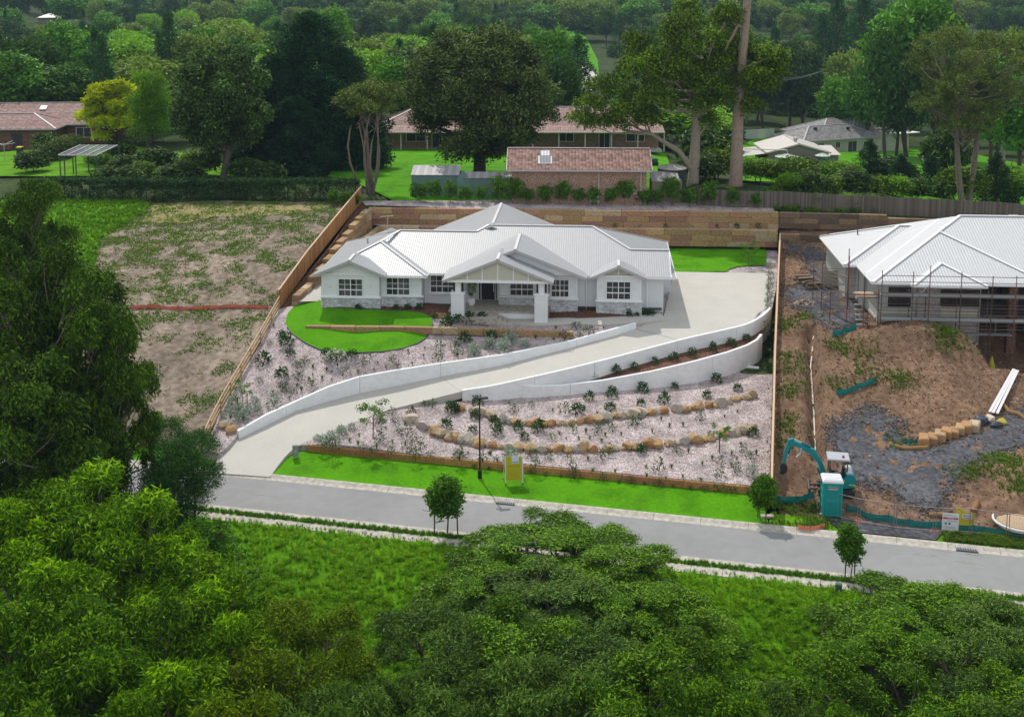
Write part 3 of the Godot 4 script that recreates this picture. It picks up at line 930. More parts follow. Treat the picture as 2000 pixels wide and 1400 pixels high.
func build_lot():
	var drive := outline(OUT_DRIVE)
	sheet("house_pad", outline(OUT_PAD), func(a, b): return pad_h(a, b) - (0.35 if inside(Vector2(a, b), drive) else 0.0), M.mulch, 0.8, -0.03, 1.0)
	sheet("bank", outline(OUT_STRIP), strip_h, M.bark, 0.8)
	sheet("upper_garden", outline(OUT_UPPER), fits.upper.at, M.mulch, 0.7, 0.0, 1.0)
	sheet("lower_garden", outline(OUT_LOWER), fits.lower.at, M.mulch, 0.7, 0.0, 1.0)
	sheet("planter_bed", outline(OUT_PLANTER), fits.planter.at, M.bark, 0.6, -0.02)
	sheet("driveway", outline(OUT_DRIVE), fits.drive.at, M.concrete, 0.7, 0.03, 0.5)
	sheet("front_lawn", outline(OUT_LAWN), fits.upper.at, M.lawn, 0.6, 0.05)
	sheet("house_bed", outline(OUT_BED), fits.upper.at, M.bark, 0.6, 0.03)
	sheet("porch_bed", outline(OUT_BED_RIGHT), fits.upper.at, M.bark, 0.6, 0.03)
	sheet("entry_path", outline(OUT_PATH), fits.upper.at, M.concrete, 0.6, 0.10, 0.3)
	sheet("back_lawn", outline(OUT_BACK_LAWN), pad_h, M.lawn, 0.8, 0.06)
	sheet("side_path", outline(OUT_SIDE_PATH), pad_h, M.concrete, 0.8, 0.04)
	sheet("terrace_bed", PackedVector2Array([Vector2(-12.5,-114.1),Vector2(24.69,-111.98),Vector2(24.98,-113.11),Vector2(-13.68,-115.28)]), func(_a, _b): return 6.42, M.mulch, 0.8)
	# drain grating and dark joints across the driveway
	for q in [[Vector3(9.17,4.13,-87.78),Vector3(12.18,3.89,-85.71)], [Vector3(-4.79,2.39,-82.01),Vector3(-3.38,2.18,-79.72)]]:
		var st := Shape.new()
		var d: Vector3 = (q[1] - q[0]).normalized()
		var side := Vector3.UP.cross(d) * 0.09
		var up := Vector3(0, 0.037, 0)
		var n := 10
		for i in n:
			var a: Vector3 = q[0].lerp(q[1], float(i) / n)
			var b: Vector3 = q[0].lerp(q[1], float(i + 1) / n)
			a.y = fits.drive.at(a.x, a.z) + 0.036
			b.y = fits.drive.at(b.x, b.z) + 0.036
			st.quad(a + side, b + side, b - side, a - side)
		structure("driveway_drain", st, M.fascia)
	# dark garden edging round the front lawn
	var e := Shape.new()
	var ring := outline(OUT_LAWN)
	for i in ring.size():
		var a := ring[i]
		var b := ring[(i + 1) % ring.size()]
		var pa := Vector3(a.x, fits.upper.at(a.x, a.y) + 0.02, a.y)
		var pb := Vector3(b.x, fits.upper.at(b.x, b.y) + 0.02, b.y)
		if i > 6:
			e.bar(pa, pb, 0.05, 0.12)
	part("lawn_edging", e, M.dark, self)
	$lawn_edging.set_meta("kind", "structure")


# ---------------------------------------------------------------- walls of the garden

func white_wall(called: String, label: String, pts: Array, joints: Array, thick := 0.22):
	# pts: [x, base height, z, top height]; the wall is cast in panels between the joints
	var root := thing(called, label, "wall")
	var a3 := []
	var hs := []
	for p in pts:
		a3.append(Vector3(p[0], p[1], p[2]))
		hs.append(Vector3(p[0], p[3], p[2]))
	var lo := smooth_line(a3, 0.45)
	var hi := smooth_line(hs, 0.45)
	var n := mini(lo.size(), hi.size())
	if lo.size() != hi.size():
		hi = []
		lo = []
		for i in a3.size() - 1:
			for k in 6:
				lo.append(a3[i].lerp(a3[i + 1], k / 6.0))
				hi.append(hs[i].lerp(hs[i + 1], k / 6.0))
		lo.append(a3[-1])
		hi.append(hs[-1])
		n = lo.size()
	var cuts := [0]
	for j in joints:
		cuts.append(int(j * (n - 1)))
	cuts.append(n - 1)
	for c in cuts.size() - 1:
		var s := Shape.new()
		var ins := []
		var out := []
		for i in range(cuts[c], cuts[c + 1] + 1):
			var d: Vector3 = lo[mini(i + 1, n - 1)] - lo[maxi(i - 1, 0)]
			d.y = 0
			d = d.normalized()
			var side := Vector3(-d.z, 0, d.x) * thick / 2.0
			var shift := d * (0.012 if i == cuts[c] and c > 0 else (-0.012 if i == cuts[c + 1] and c < cuts.size() - 2 else 0.0))
			var b: Vector3 = Vector3(lo[i].x, lo[i].y - 0.9, lo[i].z) + shift
			var t: Vector3 = Vector3(lo[i].x, hi[i].y, lo[i].z) + shift
			out.append([b + side, t + side - Vector3(0, 0.03, 0), t + side * 0.8])
			ins.append([b - side, t - side - Vector3(0, 0.03, 0), t - side * 0.8])
		for i in out.size() - 1:
			s.quad(out[i][0], out[i + 1][0], out[i + 1][1], out[i][1])
			s.quad(out[i][1], out[i + 1][1], out[i + 1][2], out[i][2])
			s.quad(out[i][2], out[i + 1][2], ins[i + 1][2], ins[i][2])
			s.quad(ins[i + 1][1], ins[i][1], ins[i][2], ins[i + 1][2])
			s.quad(ins[i + 1][0], ins[i][0], ins[i][1], ins[i + 1][1])
		for e in [0, out.size() - 1]:
			var f = [ins[e][0], out[e][0], out[e][1], out[e][2], ins[e][2], ins[e][1]]
			if e > 0:
				f.reverse()
			for k in range(1, 5):
				s.tri(f[0], f[k], f[k + 1])
		part("panel", s, M.render, root)


func block_row(root: Node3D, a: Vector3, b: Vector3, h0: float, courses: int, course_h: float, len_range: Vector2, depth: float, tones: Array, r: RandomNumberGenerator):
	# sawn stone blocks laid in courses from a to b (on plan), each a part of its own
	var d := Vector3(b.x - a.x, 0, b.z - a.z)
	var total := d.length()
	d = d.normalized()
	var turn := Basis(d, Vector3.UP, d.cross(Vector3.UP))
	for c in courses:
		var at := 0.0
		if c % 2 == 1:
			at = -len_range.x * 0.5
		while at < total - 0.05:
			var l := r.randf_range(len_range.x, len_range.y)
			var s0 := maxf(at, 0.0)
			var s1 := minf(at + l, total)
			if total - s1 < 0.4:
				s1 = total
			if s1 - s0 > 0.1:
				var s := Shape.new()
				s.col = tones[r.randi() % tones.size()] * r.randf_range(0.82, 1.15)
				var mid := a + d * ((s0 + s1) / 2.0)
				mid.y = h0 + course_h * (c + 0.5) + lerpf(0.0, b.y - a.y, (s0 + s1) / 2.0 / total)
				s.block(mid + turn.z * r.randf_range(-0.03, 0.03), Vector3(s1 - s0 - 0.015, course_h - 0.012, depth), turn, 0.035, 0.015, r)
				part("block", s, M.sandstone, root)
			at = s1 if c % 2 == 0 or at >= 0.0 else at + l
			at = s1


func build_walls():
	white_wall("retaining_wall", "long curved white rendered wall along the uphill edge of the driveway", [[-17.54,0.62,-75.13,1.17],[-16.03,0.95,-76.78,1.65],[-14.47,1.25,-78.43,1.92],[-12.42,1.55,-79.57,2.55],[-10.39,1.8,-80.5,2.96],[-7.74,2.1,-81.31,3.19],[-4.97,2.4,-82.16,3.36],[-0.72,2.85,-83.26,3.63],[4.03,3.5,-85.11,4.03],[7.47,3.98,-86.8,4.48],[9.11,4.15,-87.92,4.58]], [0.18, 0.40, 0.60, 0.82])
	white_wall("retaining_wall", "white rendered wall along the downhill edge of the driveway above the narrow planter", [[-3.35,0.87,-79.65,2.3],[-1.55,1.1,-79.81,2.53],[0.24,1.32,-80.32,2.75],[3.51,1.75,-81.31,3.18],[7.19,2.15,-82.9,3.58],[12.17,2.57,-85.64,4],[14.95,2.8,-86.91,4.23],[17.3,3,-88.08,4.43],[18.59,3.15,-89.46,4.58],[19.37,3.25,-90.66,4.68],[19.85,3.3,-91.63,4.73]], [0.2, 0.38, 0.62, 0.8])
	white_wall("retaining_wall", "lower white curved wall holding the narrow planter of shrubs", [[0.24,1.5,-80.73,2.48],[0.77,1.5,-80.42,2.41],[1.57,1.52,-80.47,2.32],[3.5,1.55,-80.69,2.31],[6.23,1.6,-81.28,2.44],[9.59,1.6,-82.02,2.82],[12.89,1.6,-83.21,3.2],[15.36,1.65,-84.62,3.39],[16.99,1.7,-86.08,3.43],[17.88,1.8,-86.84,3.62],[18.36,1.95,-87.58,3.82]], [0.33, 0.66])
	var r := RandomNumberGenerator.new()
	r.seed = 12
	var gold := [Color(0.40, 0.27, 0.13), Color(0.46, 0.33, 0.17), Color(0.36, 0.25, 0.13), Color(0.50, 0.40, 0.26), Color(0.42, 0.26, 0.16), Color(0.38, 0.22, 0.15)]
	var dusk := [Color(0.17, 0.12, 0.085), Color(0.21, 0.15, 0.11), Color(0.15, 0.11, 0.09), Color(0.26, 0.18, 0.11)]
	var orange := [Color(0.48, 0.26, 0.09), Color(0.52, 0.30, 0.11), Color(0.44, 0.22, 0.09), Color(0.40, 0.19, 0.11)]
	var up_a := Vector3(-13.68,8,-115.28)
	var up_b := Vector3(24.98,8,-113.11)
	var lo_a := Vector3(-12.5,6.5,-114.1)
	var lo_b := Vector3(24.69,6.5,-111.98)
	for v in [[up_a, up_b, 6.40, "sandstone block wall behind the white house, the upper of two tiers"], [lo_a, lo_b, 4.9, "sandstone block wall behind the back lawn, the lower of two tiers"]]:
		var w := thing("sandstone_wall", v[3], "wall")
		block_row(w, Vector3(v[0].x, 0, v[0].z), Vector3(v[1].x, 0, v[1].z), v[2], 3, 0.535, Vector2(1.5, 2.3), 0.55, gold, r)
	# the return of the lower tier along the left end, and the stepped blocks beside the paling fence
	var st := thing("stepped_block_wall", "sandstone blocks climbing in steps beside the tall paling fence", "wall")
	var b0 := Vector3(-16.76,4.9,-92.46)
	var b1 := Vector3(-13.57,6.4,-114.11)
	var run := Vector3(b1.x - b0.x, 0, b1.z - b0.z)
	var seg := 11
	for i in seg:
		var a := Vector3(b0.x, 0, b0.z) + run * (float(i) / seg)
		var b := Vector3(b0.x, 0, b0.z) + run * (float(i + 1) / seg)
		var top: float = [5.45, 5.5, 5.95, 6.1, 6.45, 6.85, 7.1, 7.35, 7.75, 8.0, 8.1][i]
		var n := int(ceil((top - 4.9) / 0.5))
		block_row(st, a, b, top - n * 0.5, n, 0.5, Vector2(1.7, 2.1), 0.6, gold, r)
	var t2 := thing("sandstone_wall", "short sandstone return wall at the left end of the lower tier", "wall")
	block_row(t2, Vector3(lo_a.x, 0, lo_a.z + 0.3), Vector3(lo_a.x - 1.0, 0, lo_a.z + 5.5), 4.9, 3, 0.52, Vector2(1.5, 2.1), 0.5, gold, r)
	# darker walls of the site next door
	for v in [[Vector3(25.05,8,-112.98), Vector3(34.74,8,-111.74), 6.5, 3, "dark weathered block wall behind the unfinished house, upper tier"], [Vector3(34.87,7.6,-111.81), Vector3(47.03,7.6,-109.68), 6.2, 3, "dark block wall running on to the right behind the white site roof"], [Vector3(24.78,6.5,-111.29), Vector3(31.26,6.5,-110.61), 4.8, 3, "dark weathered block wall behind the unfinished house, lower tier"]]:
		var w := thing("block_wall", v[4], "wall")
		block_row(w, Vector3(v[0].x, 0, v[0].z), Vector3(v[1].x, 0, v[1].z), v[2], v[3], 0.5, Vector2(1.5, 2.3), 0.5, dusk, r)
	# edging along the street verge and the one across the front lawn
	var ed := thing("sandstone_edging", "long straight row of orange sandstone blocks along the front lawn strip", "edging")
	block_row(ed, on_road(0.75, -3.85, 0), on_road(28.7, -3.85, 0), 0.32, 1, 0.48, Vector2(1.75, 1.85), 0.42, orange, r)
	var ed2 := thing("sandstone_edging", "row of sandstone blocks crossing the round front lawn", "edging")
	var la := Vector3(-15.1,4.6,-87.18)
	var lb := Vector3(-5.78,4.62,-86.72)
	var lc := Vector3(4.43,4.55,-85.79)
	block_row(ed2, la, lb, la.y - 0.5, 1, 0.5, Vector2(1.75, 1.9), 0.36, gold, r)
	block_row(ed2, lb, lc, lb.y - 0.5, 1, 0.5, Vector2(1.75, 1.9), 0.36, gold, r)
	var sl := thing("concrete_block", "small grey concrete block at the foot of the lower white wall", "block")
	var cs := Shape.new()
	cs.block(Vector3(17.39,1.6,-86.03), Vector3(1.1, 0.5, 0.35), Basis(Vector3.UP, -0.3), 0.02)
	part("block_body", cs, M.render, sl)


# ---------------------------------------------------------------- buildings

func at_uv(u: float, v: float, h: float) -> Vector3:
	return Vector3(u, h, -v)


func roof_slope(parent: Node3D, pts: Array, m: Material, thick := 0.06):
	# pts anticlockwise from above, the first edge along the eave
	var s := Shape.new()
	s.uu = (pts[1] - pts[0]).normalized()
	var k: Vector3 = (pts[1] - pts[0]).cross(pts[2] - pts[0]).normalized()
	s.vv = s.uu.cross(k)
	s.plate(pts, thick)
	part("roof_slope", s, m, parent)


func roof_block(parent: Node3D, u0: float, u1: float, v0: float, v1: float, e: float, k: float, along_u: bool, hip0: bool, hip1: bool, m: Material, cap: Material, fascia: Material, rake0 := true, rake1 := true):
	var caps := []
	var eaves := []
	var rakes := []
	if along_u:
		var half := (v1 - v0) / 2.0
		var vm := (v0 + v1) / 2.0
		var hr := e + k * half
		var ra := at_uv(u0 + half if hip0 else u0, vm, hr)
		var rb := at_uv(u1 - half if hip1 else u1, vm, hr)
		var c := [at_uv(u0, v0, e), at_uv(u1, v0, e), at_uv(u1, v1, e), at_uv(u0, v1, e)]
		roof_slope(parent, [c[0], c[1], rb, ra], m)
		roof_slope(parent, [c[2], c[3], ra, rb], m)
		if hip0:
			roof_slope(parent, [c[3], c[0], ra], m)
			eaves.append([c[3], c[0]])
			caps.append_array([[c[0], ra], [c[3], ra]])
		elif rake0:
			rakes.append_array([[c[0], ra], [c[3], ra]])
		if hip1:
			roof_slope(parent, [c[1], c[2], rb], m)
			eaves.append([c[1], c[2]])
			caps.append_array([[c[1], rb], [c[2], rb]])
		elif rake1:
			rakes.append_array([[c[1], rb], [c[2], rb]])
		caps.append([ra, rb])
		eaves.append_array([[c[0], c[1]], [c[2], c[3]]])
	else:
		var half := (u1 - u0) / 2.0
		var um := (u0 + u1) / 2.0
		var hr := e + k * half
		var ra := at_uv(um, v0 + half if hip0 else v0, hr)
		var rb := at_uv(um, v1 - half if hip1 else v1, hr)
		var c := [at_uv(u0, v0, e), at_uv(u1, v0, e), at_uv(u1, v1, e), at_uv(u0, v1, e)]
		roof_slope(parent, [c[1], c[2], rb, ra], m)
		roof_slope(parent, [c[3], c[0], ra, rb], m)
		if hip0:
			roof_slope(parent, [c[0], c[1], ra], m)
			eaves.append([c[0], c[1]])
			caps.append_array([[c[0], ra], [c[1], ra]])
		elif rake0:
			rakes.append_array([[c[0], ra], [c[1], ra]])
		if hip1:
			roof_slope(parent, [c[2], c[3], rb], m)
			eaves.append([c[2], c[3]])
			caps.append_array([[c[2], rb], [c[3], rb]])
		elif rake1:
			rakes.append_array([[c[2], rb], [c[3], rb]])
		caps.append([ra, rb])
		eaves.append_array([[c[1], c[2]], [c[3], c[0]]])
	if cap:
		for q in caps:
			if q[0].distance_to(q[1]) > 0.3:
				var s := Shape.new()
				s.bar(q[0] + Vector3(0, 0.02, 0), q[1] + Vector3(0, 0.02, 0), 0.24, 0.05)
				part("ridge_cap", s, cap, parent)
	if fascia:
		for q in eaves:
			var s := Shape.new()
			s.bar(q[0] + Vector3(0, -0.10, 0), q[1] + Vector3(0, -0.10, 0), 0.11, 0.13)
			part("gutter", s, fascia, parent)
		for q in rakes:
			var s := Shape.new()
			s.bar(q[0] + Vector3(0, -0.10, 0), q[1] + Vector3(0, -0.10, 0), 0.05, 0.20)
			part("barge_board", s, fascia, parent)


func wall_panel(parent: Node3D, called: String, u0: float, u1: float, h0: float, h1: float, v: float, thick: float, openings: Array, m: Material, across := false) -> MeshInstance3D:
	# a wall in the plane v (or, across, in the plane u = v) from u0 to u1 with rectangular openings [a, b, low, high]
	var s := Shape.new()
	var us := [u0, u1]
	for o in openings:
		us.append_array([o[0], o[1]])
	us.sort()
	for i in us.size() - 1:
		var a: float = us[i]
		var b: float = us[i + 1]
		if b - a < 0.001:
			continue
		var spans := [[h0, h1]]
		for o in openings:
			if o[0] < b - 0.001 and o[1] > a + 0.001:
				var out := []
				for q in spans:
					if o[2] > q[0]:
						out.append([q[0], minf(o[2], q[1])])
					if o[3] < q[1]:
						out.append([maxf(o[3], q[0]), q[1]])
				spans = out
		for q in spans:
			if q[1] - q[0] > 0.005:
				if across:
					s.box(Vector3(v, (q[0] + q[1]) / 2.0, -(a + b) / 2.0), Vector3(thick, q[1] - q[0], b - a))
				else:
					s.box(Vector3((a + b) / 2.0, (q[0] + q[1]) / 2.0, -(v + thick / 2.0)), Vector3(b - a, q[1] - q[0], thick))
	return part(called, s, m, parent)


func boards(parent: Node3D, u0: float, u1: float, h0: float, h1: float, v: float, openings: Array, m: Material):
	# lapped weatherboards in front of a wall
	var s := Shape.new()
	var n := int(round((h1 - h0) / 0.175))
	var step := (h1 - h0) / n
	for i in n:
		var lo := h0 + i * step
		var hi := lo + step
		var spans := [[u0, u1]]
		for o in openings:
			if o[2] < hi - 0.03 and o[3] > lo + 0.03:
				var out := []
				for q in spans:
					if o[0] > q[0]:
						out.append([q[0], minf(o[0], q[1])])
					if o[1] < q[1]:
						out.append([maxf(o[1], q[0]), q[1]])
				spans = out
		for q in spans:
			if q[1] - q[0] < 0.02:
				continue
			var a := at_uv(q[0], v - 0.045, lo)
			var b := at_uv(q[1], v - 0.045, lo)
			s.quad(a, b, at_uv(q[1], v - 0.01, hi), at_uv(q[0], v - 0.01, hi))
			s.quad(at_uv(q[0], v - 0.005, lo), at_uv(q[1], v - 0.005, lo), b, a)
			s.tri(at_uv(q[0], v, lo), a, at_uv(q[0], v - 0.01, hi))
			s.tri(b, at_uv(q[1], v, lo), at_uv(q[1], v - 0.01, hi))
	part("weatherboards", s, m, parent)


func sash_window(parent: Node3D, u0: float, u1: float, h0: float, h1: float, v: float, sashes: int, cols: int, rows_up: int, frame: Material, split := 0.37):
	var w := Node3D.new()
	w.name = "window"
	parent.add_child(w, true)
	var f := Shape.new()
	var um := 0.0
	var t := 0.07
	for q in [[u0, u1, h0, h0 + t], [u0, u1, h1 - t, h1], [u0, u0 + t, h0 + t, h1 - t], [u1 - t, u1, h0 + t, h1 - t]]:
		f.box(at_uv((q[0] + q[1]) / 2.0, v + 0.04, (q[2] + q[3]) / 2.0), Vector3(q[1] - q[0], q[3] - q[2], 0.12))
	part("frame", f, frame, w)
	var hr := h0 + (h1 - h0) * split
	var iw := (u1 - u0 - 2 * t) / sashes
	for i in sashes:
		var a := u0 + t + i * iw
		if i > 0:
			var mu := Shape.new()
			mu.box(at_uv(a, v + 0.045, (h0 + h1) / 2.0), Vector3(0.06, h1 - h0 - 2 * t, 0.10))
			part("mullion", mu, frame, w)
		for r in rows_up + 1:
			var lo := h0 + t if r == 0 else hr + (h1 - t - hr) / rows_up * (r - 1)
			var hi := hr if r == 0 else hr + (h1 - t - hr) / rows_up * r
			for c in cols:
				var x0 := a + iw / cols * c
				var x1 := a + iw / cols * (c + 1)
				var p := Shape.new()
				p.box(at_uv((x0 + x1) / 2.0, v + 0.06, (lo + hi) / 2.0), Vector3(x1 - x0 - 0.012, hi - lo - 0.012, 0.008))
				part("pane", p, M.glass, w)
				if c > 0:
					var b := Shape.new()
					b.box(at_uv(x0, v + 0.052, (lo + hi) / 2.0), Vector3(0.028, hi - lo, 0.05))
					part("glazing_bar", b, frame, w)
			if r > 0:
				var b := Shape.new()
				b.box(at_uv(a + iw / 2.0, v + 0.05, lo), Vector3(iw - 0.05, 0.07 if r == 1 else 0.028, 0.06 if r > 1 else 0.09))
				part("rail" if r == 1 else "glazing_bar", b, frame, w)


func stone_face(parent: Node3D, u0: float, u1: float, h0: float, h1: float, v: float, r: RandomNumberGenerator, across := false):
	# rough pale stone cladding, too fine to pick apart: joined, each piece proud by its own amount
	var s := Shape.new()
	var y := h0
	while y < h1 - 0.05:
		var hh := minf(r.randf_range(0.12, 0.22), h1 - y)
		var x := u0
		while x < u1 - 0.02:
			var l := minf(r.randf_range(0.16, 0.42), u1 - x)
			var d := r.randf_range(0.02, 0.10)
			var k := r.randf_range(0.62, 1.0)
			s.col = Color(0.66 * k, 0.68 * k, 0.70 * k)
			var g := 0.012
			var p := [Vector3(x + g, y + g, 0.0), Vector3(x + l - g, y + g, 0.0), Vector3(x + l - g, y + hh - g, 0.0), Vector3(x + g, y + hh - g, 0.0)]
			var top := []
			for c in p:
				top.append(Vector3(lerpf(c.x, x + l / 2, 0.2) + r.randf_range(-0.02, 0.02), lerpf(c.y, y + hh / 2, 0.2) + r.randf_range(-0.015, 0.015), d + r.randf_range(-0.02, 0.02)))
			var f := func(c: Vector3) -> Vector3: return at_uv(v + c.z, c.x, c.y) if across else at_uv(c.x, v - c.z, c.y)
			for i in 4:
				var j := (i + 1) % 4
				s.quad(f.call(p[i]), f.call(p[j]), f.call(top[j]), f.call(top[i]))
			s.quad(f.call(top[0]), f.call(top[1]), f.call(top[2]), f.call(top[3]))
			x += l
		y += hh
	var o := part("stone_cladding", s, M.stonepaint, parent)
	o.set_meta("kind", "stuff")


func gable_infill(parent: Node3D, u0: float, u1: float, v: float, h0: float, k: float, battens: Array, m: Material):
	var um := (u0 + u1) / 2.0
	var s := Shape.new()
	var a := at_uv(u0, v, h0)
	var b := at_uv(u1, v, h0)
	var c := at_uv(um, v, h0 + (u1 - u0) / 2.0 * k)
	var d := Vector3(0, 0, -0.1)
	s.tri(a, b, c)
	s.tri(b + d, a + d, c + d)
	s.quad(a + d, b + d, b, a)
	part("gable_panel", s, m, parent)
	for x in battens:
		var top: float = h0 + ((u1 - u0) / 2.0 - absf(x - um)) * k - 0.03
		if top - h0 > 0.08:
			var t := Shape.new()
			t.box(at_uv(x, v - 0.02, (h0 + top) / 2.0), Vector3(0.07, top - h0, 0.05))
			part("batten", t, M.trim, parent)


func build_house():
	var h := thing("house", "long white single-storey house with pale grey hipped roof and gabled porch", "house", Vector3(0.03,0,-91.28), -0.0698)
	var r := RandomNumberGenerator.new()
	r.seed = 40
	var K := 0.4
	# roofs
	roof_block(h, -14.80, 4.0, -0.50, 10.30, 7.50, K, true, true, false, M.roof, null, M.trim, true, false)
	roof_block(h, -8.60, 12.35, -0.505, 12.10, 7.497, K, true, true, true, M.roof, null, M.trim)
	roof_block(h, 4.5, 12.0, -0.51, 6.16, 7.494, K, true, false, false, M.roof, null, M.trim, false, true)
	roof_block(h, -14.803, -6.40, -1.50, 8.0, 7.52, K, false, true, false, M.roof, null, M.trim, true, false)
	roof_block(h, -14.86, -9.45, -2.10, 0.6, 7.64, 0.42, false, false, false, M.roof, null, M.fascia, true, false)
	roof_block(h, -4.90, 3.20, -3.55, 0.2, 7.74, 0.405, false, false, false, M.roof, null, M.fascia, true, false)
	roof_block(h, -4.97, 5.60, -1.55, 4.4, 7.62, 0.39, false, false, false, M.roof, null, M.fascia, true, false)
	roof_block(h, 6.02, 10.08, -1.25, 0.9, 7.60, 0.44, false, false, false, M.roof, null, M.fascia, true, false)
	roof_block(h, -8.0, 3.9, 5.2, 15.4, 7.60, 0.405, false, false, false, M.roof, null, M.trim, false, true)
	for q in [[-9.4, 4.9, 9.66, -3.2, 4.9, 9.66], [-3.2, 4.9, 9.66, -2.3, 5.8, 10.02], [-2.3, 5.8, 10.02, 6.05, 5.8, 10.02], [6.05, 5.8, 10.02, 9.0, 2.85, 8.84], [9.0, 2.83, 8.835, 12.0, 2.83, 8.835], [6.05, 5.8, 10.02, 12.35, 12.1, 7.5],
			[-9.4, 4.9, 9.66, -10.6, 2.7, 9.21], [-10.6, 2.7, 9.21, -13.0, 0.3, 8.25], [-10.6, 2.7, 9.21, -6.4, -1.5, 7.53], [-9.4, 4.9, 9.66, -14.8, 10.3, 7.5], [-2.05, 6.4, 10.01, -2.05, 15.4, 10.01],
			[-12.155, -2.1, 8.78, -12.155, 0.0, 8.78], [-0.85, -3.55, 9.385, -0.85, -1.6, 9.385], [0.315, -1.55, 9.685, 0.315, 3.9, 9.685], [8.05, -1.25, 8.497, 8.05, 0.6, 8.497]]:
		var s := Shape.new()
		s.bar(at_uv(q[0], q[1], q[2] + 0.02), at_uv(q[3], q[4], q[5] + 0.02), 0.22, 0.05)
		part("ridge_cap", s, M.roof_cap, h)
	# eaves lining
	var so := Shape.new()
	so.box(at_uv(-1.1, 0.0, 7.39), Vector3(26.6, 0.03, 1.0))
	so.box(at_uv(-10.6, -1.1, 7.385), Vector3(8.2, 0.03, 0.8))
	part("soffit", so, M.trim, h)
	# windows: [u0, u1, low, high]
	var w1 := [-13.13,-11.21, 5.86, 7.28]
	var w2 := [-9.58,-7.71, 5.86, 7.28]
	var w3 := [-6.34,-4.42, 5.86, 7.28]
	var w4 := [-0.20,1.67, 5.80, 7.22]
	var w5 := [2.94,4.35, 5.80, 7.22]
	var w6 := [7.11,9.00, 5.74, 7.20]
	# walls
	wall_panel(h, "wall", -14.33, -10.0, 4.3, 7.6, -1.6, 0.2, [w1], M.white)
	boards(h, -14.33, -10.0, 5.87, 7.55, -1.6, [[w1[0] - 0.08, w1[1] + 0.08, w1[2] - 0.08, w1[3] + 0.08]], M.white)
	wall_panel(h, "wall", -9.995, -6.85, 4.3, 7.5, -1.0, 0.2, [w2], M.white)
	boards(h, -9.99, -6.85, 5.87, 7.45, -1.0, [[w2[0] - 0.08, w2[1] + 0.08, w2[2] - 0.08, w2[3] + 0.08]], M.white)
	wall_panel(h, "wall", -6.845, -3.2, 4.3, 7.5, 0.0, 0.2, [w3], M.brickpaint)
	wall_panel(h, "wall", -3.195, -0.95, 4.3, 7.7, 0.9, 0.2, [[-2.72, -1.22, 5.12, 7.35]], M.white)
	wall_panel(h, "wall", -0.9, 2.6, 4.3, 7.7, -0.3, 0.2, [w4], M.white)
	boards(h, -0.9, 2.6, 5.85, 7.6, -0.3, [[w4[0] - 0.08, w4[1] + 0.08, w4[2] - 0.08, w4[3] + 0.08]], M.white)
	wall_panel(h, "wall", 2.605, 4.95, 4.3, 7.62, -0.5, 0.2, [w5], M.white)
	boards(h, 2.605, 4.95, 5.75, 7.6, -0.5, [[w5[0] - 0.08, w5[1] + 0.08, w5[2] - 0.08, w5[3] + 0.08]], M.white)
	wall_panel(h, "wall", 4.955, 6.45, 4.2, 7.5, 0.0, 0.2, [], M.brickpaint)
	wall_panel(h, "wall", 6.455, 9.75, 4.2, 7.6, -0.7, 0.2, [w6], M.white)
	boards(h, 6.455, 9.75, 5.7, 7.55, -0.7, [[w6[0] - 0.08, w6[1] + 0.08, w6[2] - 0.08, w6[3] + 0.08]], M.white)
	wall_panel(h, "wall", 9.755, 11.45, 4.2, 7.5, 0.0, 0.2, [], M.brickpaint)
	# returns and the far sides
	for q in [[-1.6, 10.0, -14.25], [-1.6, -1.0, -10.05], [-1.0, 0.0, -6.9], [0.0, 0.9, -3.2], [-0.3, 0.9, -0.95], [-0.5, 0.0, 4.9], [-0.7, 0.0, 6.5], [-0.7, 0.0, 9.7], [0.2, 5.8, 11.4], [5.8, 11.9, 12.3], [10.0, 15.0, -7.4], [11.9, 15.0, 3.4]]:
		wall_panel(h, "wall", q[0], q[1], 4.2, 7.5, q[2], 0.16, [], M.brickpaint, true)
	wall_panel(h, "wall", -14.3, -7.4, 4.3, 7.5, 9.9, 0.16, [], M.brickpaint)
	wall_panel(h, "wall", -7.3, 3.4, 4.3, 7.5, 14.9, 0.16, [], M.brickpaint)
	wall_panel(h, "wall", 3.4, 12.3, 4.3, 7.5, 11.8, 0.16, [], M.brickpaint)
	wall_panel(h, "wall", 11.4, 12.3, 4.3, 7.5, 5.75, 0.16, [], M.brickpaint)
	# rooms behind the glass
	wall_panel(h, "room_wall", -14.1, 11.3, 4.9, 7.45, 4.2, 0.1, [], M.inside)
	for u in [-10.0, -6.8, -0.85, 4.9]:
		wall_panel(h, "room_wall", 1.15, 4.2, 4.9, 7.45, u, 0.1, [], M.inside, true)
	var fl := Shape.new()
	fl.box(at_uv(-1.4, 2.0, 4.95), Vector3(25.5, 0.1, 4.6))
	part("room_floor", fl, M.inside, h)
	var ce := Shape.new()
	ce.box(at_uv(-1.4, 2.1, 7.47), Vector3(25.4, 0.04, 4.0))
	part("room_ceiling", ce, M.inside, h)
	for q in [w1, w2, w3, w4, w5, w6]:
		var v: float = [-1.6, -1.0, 0.0, -0.3, -0.5, -0.7][[w1, w2, w3, w4, w5, w6].find(q)]
		sash_window(h, q[0], q[1], q[2], q[3], v - 0.05, 2, 2, 2, M.trim)
		var sill := Shape.new()
		sill.box(at_uv((q[0] + q[1]) / 2.0, v - 0.09, q[2] - 0.04), Vector3(q[1] - q[0] + 0.14, 0.07, 0.14))
		part("window_sill", sill, M.trim, h)
